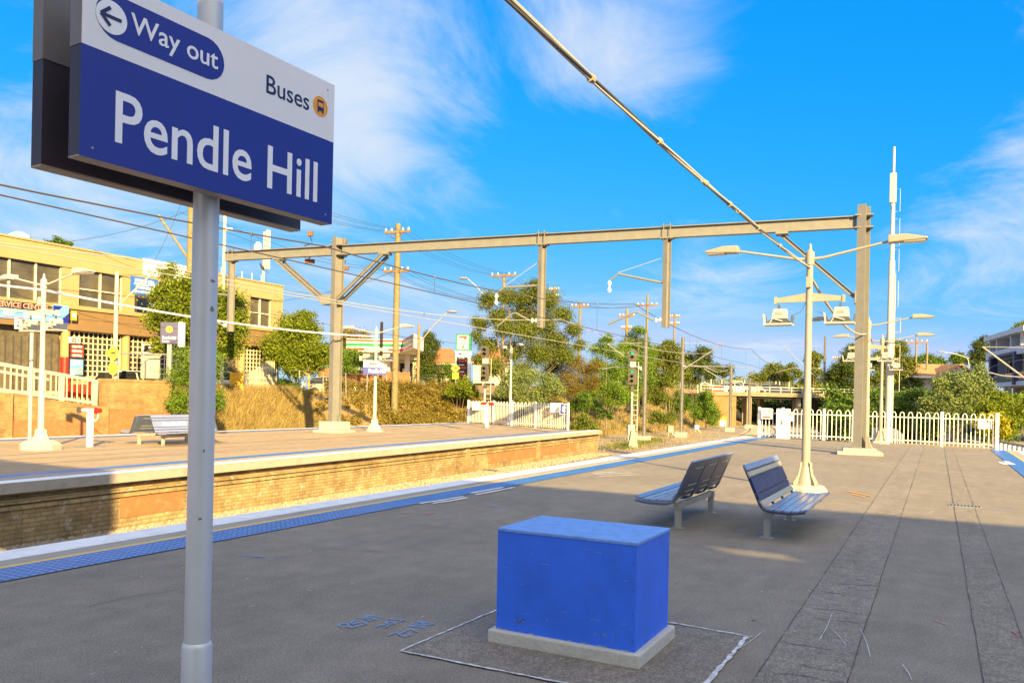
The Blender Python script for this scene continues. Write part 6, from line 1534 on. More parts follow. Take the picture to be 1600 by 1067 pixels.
# understorey seen through the overbridge and behind the fence
def mass(name, pts, leafm, leaf, dens, seed):
    cl = [(p, r) for p, r in pts]; P, Nn = crown_points(cl, seed, leaf, dens)
    o = bpy.data.objects.new(name, leaf_mesh(name, P, Nn, leaf, leafm, seed)); COL.objects.link(o); o['kind'] = 'stuff'; return o
gr = random.Random(11)
mass('undergrowth', [(A(px, gr.uniform(624, 664), gr.uniform(121, 130)), 1.8) for px in range(1150, 1420, 4)], L_dark, .4, 9, 71)
mass('undergrowth', [(A(px, gr.uniform(622, 676), gr.uniform(60, 74)), 1.25) for px in range(1300, 1600, 6)], L_mid, .24, 9, 72)
mass('undergrowth', [(A(px, gr.uniform(600, 612), gr.uniform(175, 220)), 2.6) for px in range(930, 1420, 14)], L_oli, .6, 10, 74)
# flowering bank scrub between the platform across the tracks and the street
pts = []
for i in range(230):
    s_ = gr.uniform(37.5, 58); tl = toe_left(s_); t_ = tl + gr.uniform(.4, 4.6); r = gr.uniform(.35, .75) * (.6 if s_ < 46 else 1)
    pts.append((ST(s_, t_, ground_z(s_, t_) + r * .35 + .25 * sstep(44, 52, s_)), r))
for i in range(30):
    s_ = gr.uniform(44, 56); t_ = toe_left(s_) + gr.uniform(3.0, 6); pts.append((ST(s_, t_, ground_z(s_, t_) + .8), .7))
mass('bank_scrub', pts, leaf_mat('leaf_golden_scrub', (.115, .098, .014), (.30, .225, .045)), .13, 7, 73)
# dry grass: many blades
def blades(name, n, fpos, h0, h1, wd_, m, seed, lean=.5):
    g = np.random.default_rng(seed); P = np.array([fpos(g) for _ in range(n)])
    an = g.random(n) * 2 * np.pi; hh = g.uniform(h0, h1, n); ln = g.normal(size=(n, 2)) * lean
    dx_, dy_ = np.cos(an) * wd_, np.sin(an) * wd_
    b0 = P + np.stack([dx_, dy_, np.zeros(n)], 1); b1 = P - np.stack([dx_, dy_, np.zeros(n)], 1)
    mid = P + np.stack([ln[:, 0] * hh * .35, ln[:, 1] * hh * .35, hh * .6], 1); tip = P + np.stack([ln[:, 0] * hh, ln[:, 1] * hh, hh * .95], 1)
    v = np.stack([b0, mid + np.stack([dx_, dy_, 0 * dx_], 1) * .7, tip, mid - np.stack([dx_, dy_, 0 * dx_], 1) * .7, ], 1)
    v = np.stack([b0, v[:, 1], tip, v[:, 3]], 1).reshape(-1, 3)
    me = bpy.data.meshes.new(name); me.vertices.add(4 * n); me.vertices.foreach_set('co', v.astype(np.float32).ravel())
    me.loops.add(4 * n); me.loops.foreach_set('vertex_index', np.arange(4 * n, dtype=np.int32))
    me.polygons.add(n); me.polygons.foreach_set('loop_start', np.arange(0, 4 * n, 4, dtype=np.int32)); me.polygons.foreach_set('loop_total', np.full(n, 4, np.int32))
    me.materials.append(m); me.update(calc_edges=True)
    o = bpy.data.objects.new(name, me); COL.objects.link(o); o['kind'] = 'stuff'; return o
G_gold = leaf_mat('dry_golden_grass', (.20, .145, .045), (.52, .40, .17), .8)
G_green = leaf_mat('green_grass', (.05, .08, .012), (.20, .24, .05), .8)
def pos_bank(s0, s1, d0, d1):
    def f(g):
        s_ = g.uniform(s0, s1); t_ = toe_left(s_) + g.uniform(d0, d1); return tuple(ST(s_, t_, ground_z(s_, t_) - .02))
    return f
blades('grass', 26000, pos_bank(27.6, 39, .1, 3.6), .35, .95, .014, G_gold, 31, .35)
blades('grass', 9000, pos_bank(33, 58, .0, 5.5), .25, .7, .016, G_gold, 32, .4)
blades('grass', 26000, pos_bank(50, 108, -.2, 10), .18, .62, .022, G_gold, 33, .5)
blades('grass', 9000, pos_bank(50, 100, .5, 9), .2, .6, .025, G_green, 37, .5)
def pos_flat(s0, s1, t0, t1):
    return lambda g: tuple(ST(g.uniform(s0, s1), g.uniform(t0, t1), -1.27))
blades('grass', 3500, lambda g: tuple(ST(*((lambda s_: (s_, 17.3 + (s_ - 46) * .14 + g.normal() * .6))(g.uniform(46, 60))), -1.27)), .08, .28, .018, G_green, 34, .5)
blades('grass', 5000, lambda g: tuple(ST(*((lambda s_: (s_, 17.6 + (s_ - 46) * .12 + g.normal() * 2.2))(g.uniform(43, 80))), -1.27)), .08, .25, .016, G_gold, 35, .5)
blades('grass', 6000, lambda g: tuple((lambda s_, t_: ST(s_, t_, ground_z(s_, t_)))(g.uniform(42, 80), g.uniform(-16, -8))), .1, .35, .02, G_gold, 36, .5)

# ================================================================== POLES, STREET LIGHTS, POWER LINES
def pole(label, px, py_top, Y, wpx, zb, arms=(), m=None, thin=0, name='power_pole'):
    b0 = A(px, 600, Y); zb = min(zb, ground_z(*to_st(b0)[:2]) - .1); b0.z = zb; zt_ = A(px, py_top, Y).z; r = wpx * Y / FOC / 2
    p = T(name, label, 'power pole', b0, R(-20), 'timber power poles')
    p.add('shaft', MB().lathe([(r, 0), (r * .92, (zt_ - zb) * .6), (r * .82, zt_ - zb)], n=12), m or M_timber, smooth=True)
    k = Y / FOC
    for py, hw in arms:
        z = A(px, py, Y).z - zb
        ca = p.add('cross_arm', MB().box(-hw * k, hw * k, -.18, -.06, z - .08, z + .08), M_rustarm)
        for f in (-.9, -.45, .45, .9): p.add('insulator', MB().lathe([(.04, 0), (.09, .05), (.05, .12), (.07, .2)], n=8).xf(Matrix.Translation((hw * k * f, -.12, z + .08))), M_insw, ca)
        for sx in (-1, 1): p.add('strut', MB().bar((sx * hw * k * .5, -.10, z - .08), (0, -.08, z - hw * k * .45), .03, .05), M_rustarm, ca)
    return p, zt_
M_rustarm = mat('brown_cross_arm', (.24, .13, .045), .8, var=.2)
P1, z1p = pole('tall timber pole with slanting stay behind the name board post', 293, 190, 43, 11, 1.5, m=M_timberg)
P1.add('stay', MB().tube([(-2.2, 0, z1p - 1.5 - 4.4), (0, 0, z1p - 1.5 - 7.0)], .07, 6), M_timber)
P2, z2p = pole('thick timber pole with two cross arms right of the far gantry column', 617, 350, 58, 10.5, 1.4, ((363, 22), (424, 22)), M_timberg)
P3, z3p = pole('slender pale pole between the name board and the far gantry post', 346, 330, 46, 5.5, 1.5, (), M_cream, name='street_pole')
P3.add('bracket', MB().tube([(0, 0, A(346, 356, 46).z - 1.5), (.5, 0, A(346, 356, 46).z - 1.5)], .09, 6), M_insw)
P4, z4p = pole('pole with one wide cross arm above the big gum tree', 784, 428, 75, 5, 1.5, ((431, 21),), M_timber)
P5, z5p = pole('pole with one cross arm right of the big gum tree', 904, 472, 85, 4.5, 1.5, ((479, 14),), M_timberg)
P6, z6p = pole('thin pole with short side arms behind the drop post', 863, 447, 100, 3.6, 1.5, ((453, 8), (463, 8), (473, 8)), M_timber)
P7, z7p = pole('thick brown pole with stubby cross arms above the lit signal', 977.5, 483, 88, 5, 1.5, ((494, 12), (513, 8)), M_timber)
P8, z8p = pole('pole with a wide cross arm right of the lit signal', 1009, 461, 96, 4.2, 1.5, ((477, 16),), M_timberg)
P9, z9p = pole('slim pole standing just right of the drop post bottom', 1052, 489, 112, 3.4, 1.5, ((495, 8), (506, 8)), M_timberg)
P10, z10 = pole('short brown timber pole carrying a street light arm near the canopy', 653, 507, 66, 5, 1.5, (), M_timber)
P11, z11 = pole('short red brown pole behind the small name board', 594.5, 503, 64, 5.5, 1.5, (), M_rustarm)
P12, z12 = pole('tall pole with a cross arm above the tan tiled roof', 1430.5, 527, 92, 3, .3, ((535, 16),), M_timber)
P13, z13 = pole('plain shorter pole beside the cross armed one over the tan roof', 1447.5, 537, 94, 3.4, .3, (), M_timber)
P14, z14 = pole('grey cross shaped pole above the overbridge, left of the gantry column', 1307.5, 556, 125, 2.2, .3, ((560, 7),), M_gal)
def street_light(label, p_pole, loc_from, tip, Y):
    a, b_ = A(*loc_from, Y), A(*tip, Y)
    s = T('street_light', label, 'street light', a, 0.0, 'street lights on long arms')
    s.add('arm', MB().tube([a, a.lerp(b_, .5) + Vector((0, 0, .15)), b_], [.06, .05, .04], 7), M_gal, sp='w', smooth=True)
    d = Vector(((b_ - a).x, 0, 0)).normalized(); h = MB().ball((0, 0, 0), .5, 10, 6, (1.0, .42, .22)).xf(Matrix.Translation(b_ + d * .35))
    s.add('luminaire', h, M_gal, sp='w', smooth=True); return s
street_light('street light arm rising right from the short brown pole', P10, (655, 536), (700, 487), 66)
street_light('street light arm rising left from the cross armed pole by the gum tree', P4, (760, 466), (730, 435), 75)
street_light('street light reaching left over the tan tiled roof', P13, (1514, 560), (1474, 550), 98)
sl_ = bpy.data.objects[bpy.data.objects[-1].name] if False else None
one('street_light_pole', MB().tube([A(1514, 600, 98), A(1514, 572, 98), A(1513, 563, 98), A(1511, 560, 98)], .06, 7), M_gal, 'thin curved pole of the street light above the tan roof ridge', 'pole', smooth=True)
def line_set(label, spans, r=.012):
    a0 = spans[0][0]; l = T('power_line', label, 'power line', a0, 0.0, 'power lines between street poles')
    for a, b_, sg_ in spans: l.add('conductor', MB().tube(sag(a, b_, sg_, 16), r, 4), M_wirethin, sp='w')
    return l
M_wirethin = mat('thin_dark_wire', (.05, .05, .06), .6, var=.05)
off = [Vector((-1.0, .3, 0)), Vector((-.5, .15, 0)), Vector((.5, -.15, 0)), Vector((1.0, -.3, 0))]
q1, q2, q4, q5, q8 = A(293, 250, 43), A(617, 361, 58), A(784, 429, 75), A(904, 477, 85), A(1009, 475, 96)
q1b, q2b = A(293, 330, 43), A(617, 422, 58)
line_set('fan of thin power wires from the tall stayed pole to the two armed pole', [(q1 + o, q2 + o, .6) for o in off] + [(q1b + o, q2b + o, .7) for o in off[1:3]])
line_set('thin power wires from the two armed pole to the pole above the gum tree', [(q2 + o, q4 + o, .5) for o in off] + [(q2b + o, A(784, 470, 75) + o * .4, .6) for o in off])
line_set('thin power wires from the gum tree pole on past its right side', [(q4 + o, q5 + o * .8, .4) for o in off])
line_set('thin power wires onward to the cross armed pole right of the signal', [(q5 + o * .8, q8 + o * .8, .4) for o in off])
line_set('thin service wires from the two armed pole across to the yellow building roof', [(q2b, A(430, 452, 56), .8), (q2b, A(300, 470, 46), .9), (A(617, 540, 58), A(594, 530, 64), .1), (A(617, 520, 58), A(653, 525, 66), .3)])
line_set('thin wires from the tall stayed pole down to the yellow building front', [(A(293, 330, 43), A(80, 380, 43.5), .3), (A(290, 300, 43), A(240, 410, 43), .2), (A(293, 420, 43), A(-40, 410, 38), .5)])
ps_ = T('street_light', 'slim street lamp pole with an arm leaning across the blue engineers sign', 'street light', ST(PT(180, 560, 34.6)[0], 34.6, 1.2), ROT, 'street lights on long arms')
ps_z = PT(180, 424, 34.6)[1]; ps_.add('pole', MB().lathe([(.11, 0), (.085, ps_z - 1.2)], n=10), M_cream, smooth=True)
q0, q1_ = A(182, 480, ps_.o.location.y), A(246, 420, ps_.o.location.y - .5)
ps_.add('arm', MB().tube([q0, q1_], .04, 7), M_cream, sp='w', smooth=True); ps_.add('luminaire', MB().ball((0, 0, 0), .32, 10, 6, (1, .5, .25)).xf(Matrix.Translation(q1_ + Vector((.2, 0, .02)))), M_lampw, sp='w', smooth=True)
# bird on the pale wire
bp0 = ST(28.5, 13.75, 5.0)
r_ = Vector(pixdir(413, 423)); kk = 13.75 / (r_.x * TDIR.x + r_.y * TDIR.y); bpos = Vector((0, 0, EYE)) + r_ * kk
bd_ = T('bird', 'dark bird perched on the pale overhead wire near the roof antenna', 'bird', bpos, .4)
bm_ = MB().lathe([(.005, -.13), (.03, -.09), (.055, -.02), (.06, .05), (.045, .11), (.028, .14), (.036, .17), (.034, .20), (.012, .225)], n=10).xf(Matrix.Rotation(R(-32), 4, 'Y') @ Matrix.Translation((0, 0, .12)))
bm_.prism([(-.02, .0), (.02, .0), (.02, -.02), (-.03, -.02)], 'x', .0, .01)
for y in (-.02, .02): bm_.tube([(0, y, .07), (.01, y, 0)], .005, 4)
bm_.tube([(-.125, 0, .31), (-.165, 0, .30)], [.012, .002], 5); bm_.bar((.07, 0, .03), (.17, 0, -.10), .05, .012)
bm_.xf(Matrix.Scale(.55, 4)); bd_.add('body', bm_, mat('bird_plumage', (.035, .018, .014), .7, var=.5, scale=12), smooth=True)

# ================================================================== FAR SIDE STREET: cars, fences, service station, houses
M_car1 = mat('silver_car_paint', (.46, .43, .38), .28, .5, var=.03)
M_car2 = mat('white_car_paint', (.70, .69, .66), .25, var=.03)
M_car3 = mat('dark_blue_car_paint', (.03, .04, .10), .25, .2, var=.03)
M_cglass = mat('car_glass', (.02, .022, .025), .06, var=.05)
M_tyre = mat('tyre_rubber', (.018, .018, .018), .85, var=.1)
M_rim = mat('alloy_rim', (.45, .45, .45), .35, .7, var=.05)
M_hl = mat('headlight_glass', (.65, .65, .62), .1, var=.03)
M_tail = mat('tail_light', (.35, .01, .01), .2, var=.03)
def make_car(label, loc, rz, m, tall=1.0, group=None):
    c = T('parked_car', label, 'car', loc, rz, group)
    # side outline (x forward), lofted across the width with tumblehome
    low = [(-2.1, .32), (-2.15, .62), (-2.08, .88), (-1.95, .95), (.85, .98), (1.55, .88), (2.0, .74), (2.15, .58), (2.14, .34), (1.75, .24), (-1.8, .24)]
    rows = [(-.86, .97), (-.84, 1.0), (-.55, 1.0), (0, 1.0), (.55, 1.0), (.84, 1.0), (.86, .97)]
    mb = MB(); n = len(low)
    for y, f in rows:
        e = .06 * (abs(y) / .86) ** 3
        mb.v += [((x - math.copysign(e, x)) * f, y, z * tall if z > .5 else z) for x, z in low]
    for i in range(len(rows) - 1):
        for j in range(n): mb.f.append((i * n + j, i * n + (j + 1) % n, (i + 1) * n + (j + 1) % n, (i + 1) * n + j))
    mb.f += [tuple(range(n)), tuple(range((len(rows) - 1) * n, len(rows) * n))[::-1]]
    c.add('body', mb, m, smooth=True, bev=.02)
    cab = [(-1.92, .94), (-1.55, 1.36), (-1.2, 1.46), (-.1, 1.48), (.25, 1.40), (.98, .96)]
    mb = MB(); n = len(cab)
    for y, k in ((-.80, 0), (-.62, 1), (.62, 1), (.80, 0)):
        pass
    vs = []
    for sy in (-1, 1):
        for x, z in cab: vs.append((x, sy * lerp(.82, .60, (z - .94) / .54), z * tall if z > 1 else z))
    mb.v = vs; mb.f = [(i, i + 1, i + 1 + n, i + n) for i in range(n - 1)] + [tuple(range(n))[::-1], tuple(range(n, 2 * n))]
    c.add('glasshouse', mb, M_cglass, bev=.02)
    rf = MB().prism([(-1.56, 1.365), (-1.2, 1.47), (-.1, 1.49), (.26, 1.405), (.20, 1.39), (-.1, 1.455), (-1.2, 1.435), (-1.5, 1.345)], 'y', -.63, .63)
    rf.v = [(x, y, z * tall) for x, y, z in rf.v]; c.add('roof', rf, m, bev=.015)
    for sy in (-1, 1):
        for xa_, xb_ in ((-.45, -.45), (.3, .98), (-1.5, -1.9)):
            c.add('pillar', MB().bar((xa_, sy * .615, (1.40 if xa_ != -1.5 else 1.34) * tall), (xb_ + (.0 if xb_ != -.45 else 0), sy * .825, .95), .07, .03), m)
        for x in (-1.32, 1.32):
            w_ = c.add('wheel', MB().lathe([(.22, -.1), (.31, -.1), (.325, -.06), (.325, .06), (.31, .1), (.22, .1)], n=20).xf(Matrix.Translation((x, sy * .80, .325)) @ Matrix.Rotation(R(90), 4, 'X')), M_tyre, smooth=True)
            c.add('rim', MB().lathe([(.05, .02), (.21, .0), (.215, .03), (.05, .05)], n=14).xf(Matrix.Translation((x, sy * .875, .325)) @ Matrix.Rotation(R(90) * sy, 4, 'X')), M_rim, w_)
            c.add('wheel_arch', MB().lathe([(.36, -.02), (.385, 0), (.36, .02)], n=20).xf(Matrix.Translation((x, sy * .858, .335)) @ Matrix.Rotation(R(90), 4, 'X')), M_tyre)
        c.add('headlight', MB().ball((2.0, sy * .62, .66 * tall), .13, 8, 6, (.7, 1.3, .7)), M_hl)
        c.add('tail_light', MB().box(-2.15, -2.02, sy * .58, sy * .80, .70, .90), M_tail)
        c.add('mirror', MB().box(.55, .68, sy * .84, sy * .98, .96, 1.08), m)
    c.add('bumper', MB().box(2.08, 2.19, -.78, .78, .30, .50), M_tyre, bev=.03)
    return c
zc_ = 1.53
pc = A(520, 614, 63); carA = make_car('silver hatchback parked beyond the far gantry column', (pc.x, pc.y, zc_), R(8), M_car1, 1.03, 'parked cars')
pc = A(350, 612, 49.5); make_car('white car half hidden behind the name board post', (pc.x - .9, pc.y, zc_), R(190), M_car2, 1.0, 'parked cars')
pc = A(212, 596, 42.5); make_car('white car roof showing over the brick wall', (pc.x, pc.y, zc_ - .25), ROT, M_car2, 1.0, 'parked cars')
# chevron board, works sign
cs = T('chevron_board', 'yellow chevron board low in the dry grass before the white car', 'road sign', A(369, 621, 47) * 1.0, R(15))
cs.o.location.z = 1.75; cs.M = Matrix.Translation(cs.o.location) @ Matrix.Rotation(R(15), 4, 'Z'); cs.I = cs.M.inverted()
q = cs.add('panel', MB().box(-.3, .3, -.02, .02, .25, 1.15), MATS['yellow_sign'])
for k in range(3): cs.add('chevron', MB().prism([(-.24, .35 + k * .28), (0, .50 + k * .28), (.24, .35 + k * .28), (.24, .44 + k * .28), (0, .59 + k * .28), (-.24, .44 + k * .28)], 'y', -.026, -.021), M_orange, q)
for x in (-.34, .34): cs.add('post', MB().box(x - .04, x + .04, -.03, .03, 0, 1.2), MATS['yellow_sign'])
ks = T('keep_right_sign', 'small blue keep right sign with an orange hoop frame by the wire fence', 'road sign', ST(*to_st(A(475, 622, 54))[:2], 1.75), R(15))
ks.add('panel', MB().box(-.35, .25, -.02, .02, .1, 1.0), MATS['engineer_sign_blue'] if 'engineer_sign_blue' in MATS else M_sblue)
ks.add('arrow', MB().prism([(-.2, .75), (.1, .75), (.1, .45), (.0, .55), (-.18, .38), (-.25, .45), (-.08, .62)], 'y', -.03, -.021), M_letter)
ks.add('hoop', MB().tube([(.3, 0, 0), (.3, 0, 1.15), (.25, 0, 1.3), (.05, 0, 1.38), (-.2, 0, 1.36)], .06, 7), M_orange, smooth=True)
# cream palisade fence at the building end, wire fences on the bank
pf = T('palisade_fence', 'cream spear topped fence before the end lattice screen', 'fence', ST(PT(372, 600, 37.2)[0], 37.2, 1.55), ROT)
sA_, sB_ = PT(372, 600, 37.2)[0], PT(428, 600, 37.2)[0]; n = 24
for k in range(n):
    x = (sB_ - sA_) * k / (n - 1); h_ = 1.35 + .75 * sstep(.25, .85, k / (n - 1))
    pf.add('pale', MB().prism([(x - .03, .05), (x + .03, .05), (x + .03, h_), (x, h_ + .14), (x - .03, h_)], 'y', -.012, .012), M_cream)
pf.add('rail', MB().box(0, sB_ - sA_, .013, .05, .35, .42), M_cream); pf.add('rail', MB().box(0, sB_ - sA_, .013, .05, 1.1, 1.17), M_cream)
def wire_fence(label, pts, h_, group='wire fences on the bank'):
    w0 = ST(*pts[0]); f = T('wire_fence', label, 'fence', w0, ROT, group)
    L0 = [Vector((s - pts[0][0], t - pts[0][1], z - pts[0][2])) for s, t, z in pts]
    for i, p in enumerate(L0): f.add('post', MB().tube([p - Vector((0, 0, .2)), p + Vector((r2.uniform(-.08, .08), r2.uniform(-.05, .05), h_))], .035, 7), M_gal)
    for z in (h_ * .98, h_ * .66, h_ * .34): f.add('wire', MB().tube([p + Vector((0, 0, z)) for p in L0], .010, 4), M_gal)
    return f
def gpts(lst, t): 
    out = []
    for px, py in lst: s_, z_ = PT(px, py, t); out.append((s_, t, ground_z(s_, t)))
    return out
wire_fence('thin wire fence with leaning posts above the dry grass and scrub', gpts([(430, 620), (466, 620), (505, 620), (541, 615), (573, 612), (604, 610), (640, 610), (690, 608)], 36.3), 1.75)
wire_fence('thin post and wire fence along the top of the far golden bank', [(s_, toe_left(s_) + 8.3, ground_z(s_, toe_left(s_) + 8.3)) for s_ in (60, 64, 68, 72, 76, 80, 84, 88, 92, 96, 100)], 1.5)
# brown paling fence and service station
M_pale = mat('brown_palings', (.30, .14, .06), .85, var=.2, scale=6)
a, b_ = A(497, 605, 72), A(640, 612, 80)
pfn = T('paling_fence', 'red brown paling fence below the hedge on the far street corner', 'fence', (a.x, a.y, 1.5), math.atan2(b_.y - a.y, b_.x - a.x))
ln = (b_ - a).length; hh_ = A(500, 575, 72).z - 1.5
x = 0
mb = MB()
while x < ln: mb.box(x, x + .13, -.012 - .006 * (int(x * 7) % 2), .012, .02, hh_ + .04 * math.sin(x * 9)); x += .14
pfn.add('palings', mb, M_pale); pfn.add('rail', MB().box(0, ln, .013, .06, .4, .48), M_pale); pfn.add('rail', MB().box(0, ln, .013, .06, hh_ - .5, hh_ - .42), M_pale)
M_sgreen = mat('stripe_green', (.015, .22, .08), .4, var=.05); M_sor = mat('stripe_orange', (.42, .055, .005), .4, var=.05); M_sred = mat('stripe_red', (.62, .03, .02), .4, var=.05)
Yc = 86
cz = lambda py: A(600, py, Yc).z
ca = A(541, 540, Yc); cb_ = A(629, 540, Yc); cc_ = A(646, 545, Yc - 9)
cn = T('fuel_canopy', 'service station canopy with orange, green and red stripes', 'canopy', (ca.x, ca.y, 1.5), 0.0)
def fascia(p, q, z0, z1, m, off_, par=None, nm='stripe'):
    d = Vector((q.x - p.x, q.y - p.y, 0)).normalized(); nrm = Vector((d.y, -d.x, 0))
    a_, b2 = Vector((p.x, p.y, 0)) + nrm * off_, Vector((q.x, q.y, 0)) + nrm * off_
    th = nrm * .04
    vs = [a_, b2, b2 + th, a_ + th]; mb = MB(); mb.v = [(v.x, v.y, z0) for v in vs] + [(v.x, v.y, z1) for v in vs]
    mb.f = [(0, 3, 2, 1), (4, 5, 6, 7), (0, 1, 5, 4), (1, 2, 6, 5), (2, 3, 7, 6), (3, 0, 4, 7)]
    return cn.add(nm, mb, m, par, sp='w')
zt_, zb_2 = cz(530), cz(550)
deck = MB(); vs = [(ca.x, ca.y), (cb_.x, cb_.y), (cc_.x, cc_.y), (cc_.x + .3, cc_.y + 6), (cb_.x, cb_.y + 9), (ca.x, ca.y + 9)]
deck.prism(vs, 'z', zb_2, zt_); dk = cn.add('deck', deck, M_fence, sp='w')
for (p, q) in ((ca, cb_), (cb_, cc_)):
    for f0, f1, m in ((.80, .95, M_sor), (.42, .66, M_sgreen), (.10, .27, M_sred)): fascia(p, q, lerp(zb_2, zt_, f0), lerp(zb_2, zt_, f1), m, .01, dk)
for px in (560, 606, 636): 
    p = A(px, 580, Yc + 4); cn.add('column', MB().box(p.x - .25, p.x + .25, p.y - .25, p.y + .25, 1.5, zb_2 - .002), M_fence, sp='w')
p0, p1_ = A(598, 590, 92), A(652, 590, 92)
ss_ = T('shop_building', 'low cream service station shop with a dark window under the canopy', 'building', (p0.x, p0.y, 1.5), 0.0)
zz0 = A(620, 562, 92).z
ss_.add('wall', MB().box(p0.x, p1_.x, p0.y, p0.y + 8, 1.5, zz0), M_cream, sp='w')
ss_.add('flat_roof', MB().box(p0.x - .3, p1_.x + .3, p0.y - .5, p0.y + 8.2, zz0 + .002, zz0 + .5), M_fence, sp='w')
x0, x1 = A(625, 580, 92).x, A(645, 580, 92).x; wn = ss_.add('window', MB().box(x0, x1, p0.y - .04, p0.y - .002, 1.9 + .6, zz0 - .4), M_cglass, sp='w')
ss_.add('poster', MB().box(lerp(x0, x1, .2), lerp(x0, x1, .75), p0.y - .07, p0.y - .041, 3.0, zz0 - 1.0), M_fence, wn, sp='w')
# price pylon
Yp = 76; pl_ = A(724, 560, Yp); k = Yp / FOC
py_ = T('price_pylon', 'tall white price pylon with a green bordered store sign on top', 'price sign', (pl_.x, pl_.y, 1.5), R(-6))
Z = lambda py: A(724, py, Yp).z - 1.5
hw = 12 * k
fr = py_.add('cabinet', MB().box(-hw, hw, -.25, .25, Z(596), Z(548)), M_fence); py_.add('leg', MB().box(hw * .55, hw, -.2, .2, -.2, Z(596)), M_fence); py_.add('leg', MB().box(-hw, -hw * .75, -.15, .15, -.2, Z(596)), M_fence)
gs_ = py_.add('store_sign', MB().box(-hw, hw, -.28, .28, Z(547.5), Z(522)), M_sgreen)
upright(py_, 'white_field', MB().box(-hw * .78, hw * .72, Z(545.5), Z(524.5), 0, .02), M_fence, -.282, gs_)
upright(py_, 'numeral_top', MB().prism([(-hw * .55, Z(528.6)), (hw * .5, Z(528.6)), (hw * .5, Z(525.6)), (-hw * .55, Z(525.6))], 'z', .0, .02), M_sor, -.304, gs_)
upright(py_, 'numeral_stem', MB().prism([(hw * .5, Z(528.7)), (hw * .05, Z(533)), (-hw * .12, Z(533)), (hw * .18, Z(528.7))], 'z', .0, .02), M_sor, -.304, gs_)
upright(py_, 'numeral_foot', MB().prism([(-hw * .05, Z(539)), (hw * .12, Z(539)), (hw * .10, Z(544.5)), (-hw * .18, Z(544.5))], 'z', .0, .02), M_sred, -.304, gs_)
upright(py_, 'lettering', fit_text('ELEVEN', (-hw * .6, hw * .55, Z(538), Z(534)), .03, .02), M_sgreen, -.31, gs_)
upright(py_, 'lettering', fit_text('Mobil', (-hw * .55, hw * .5, Z(555.5), Z(551)), .03, .02), M_sblue, -.26, fr)
bkp = upright(py_, 'price_board', MB().box(-hw * .80, hw * .62, Z(595), Z(558), 0, .02), M_black, -.252, fr)
for i in range(3):
    upright(py_, 'grade_label', MB().box(-hw * .55, hw * .2, Z(560.5 + 10.5 * i), Z(559.2 + 10.5 * i), 0, .01), M_fence, -.275, bkp)
    upright(py_, 'price_digits', fit_text(('114.9', '124.9', '132.9')[i], (-hw * .5, hw * .45, Z(566.5 + 10.5 * i), Z(562 + 10.5 * i)), .03, .01), M_bred, -.275, bkp)
upright(py_, 'promo_panel', MB().box(-hw * .6, hw * .5, Z(604), Z(598), 0, .02), M_sred, -.1, fr)
upright(py_, 'promo_panel', MB().box(-hw * .35, hw * .2, Z(602.5), Z(600), 0, .02), M_yel, -.125, fr)
# houses
def house(label, x0, x1, ye, yr, Y, wallm, roofm, zb, gable=False):
    a_, b2 = A(x0, ye, Y), A(x1, ye, Y); zr = A((x0 + x1) / 2, yr, Y).z; ze = a_.z; dp = 9
    h = T('house', label, 'house', ((a_.x + b2.x) / 2, Y, zb), 0.0)
    h.add('wall', MB().box(a_.x + .5, b2.x - .5, Y, Y + dp, zb, ze), wallm, sp='w')
    rx = (b2.x - a_.x) * .28
    mb = MB(); v = [(a_.x, Y - .6, ze), (b2.x, Y - .6, ze), (b2.x, Y + dp + .6, ze), (a_.x, Y + dp + .6, ze), (a_.x + rx, Y + dp / 2, zr), (b2.x - rx, Y + dp / 2, zr)]
    mb.add(v, [(0, 1, 5, 4), (2, 3, 4, 5), (1, 2, 5), (3, 0, 4), (3, 2, 1, 0)])
    h.add('roof', mb, roofm, sp='w')
    h.add('gutter', MB().box(a_.x - .05, b2.x + .05, Y - .72, Y - .602, ze - .12, ze + .03), M_fence, sp='w')
    n = 3
    for i in range(n):
        xm = lerp(a_.x, b2.x, (i + .7) / (n + .4)); wn_ = h.add('window', MB().box(xm - .6, xm + .6, Y - .03, Y - .002, zb + .9, min(ze - .3, zb + 2.3)), M_cglass, sp='w')
        h.add('window_frame', MB().box(xm - .68, xm + .68, Y - .045, Y - .031, zb + .8, zb + .9), M_fence, wn_, sp='w')
    if gable:
        gx0, gx1 = A(1474, 586, Y - 1).x, A(1514, 586, Y - 1).x; zg_ = A(1497, 571, Y - 1).z
        h.add('gable', MB().prism([(gx0, ze), (gx1, ze), ((gx0 + gx1) / 2, zg_)], 'y', Y - 1.6, Y + 2), M_fence, sp='w')
        h.add('gable_roof', MB().bar((gx0 - .4, Y, ze + .0), ((gx0 + gx1) / 2, Y, zg_ + .12), 4.2, .16, up=(0, 0, 1)), roofm, sp='w'); h.add('gable_roof', MB().bar((gx1 + .4, Y, ze + .0), ((gx0 + gx1) / 2, Y, zg_ + .13), 4.2, .16, up=(0, 0, 1)), roofm, sp='w')
    return h
def tile_mat(name, c):
    m = mat(name, c, .8, var=.15, scale=3); t, b = nodes_of(m); tcn = N(t, 'ShaderNodeTexCoord'); wv = N(t, 'ShaderNodeTexWave', bands_direction='Z', ins={'Scale': 4.0, 'Distortion': .3}); L(t, tcn.outputs['Object'], wv.inputs['Vector'])
    bp = N(t, 'ShaderNodeBump', ins={'Strength': .6, 'Distance': .06}); L(t, wv.outputs['Fac'], bp.inputs['Height']); L(t, bp.outputs[0], b.inputs['Normal']); return m
M_tileo = tile_mat('orange_roof_tile', (.42, .135, .04)); M_tilet = tile_mat('tan_roof_tile', (.40, .215, .085))
house('cream house with a bright orange tiled roof left of the price pylon', 664, 716, 568, 541, 108, M_cream, M_tileo, 1.5)
house('cream house with a brown roof partly hidden by the gum tree', 735, 800, 566, 540, 118, M_cream, M_tileo, 1.5)
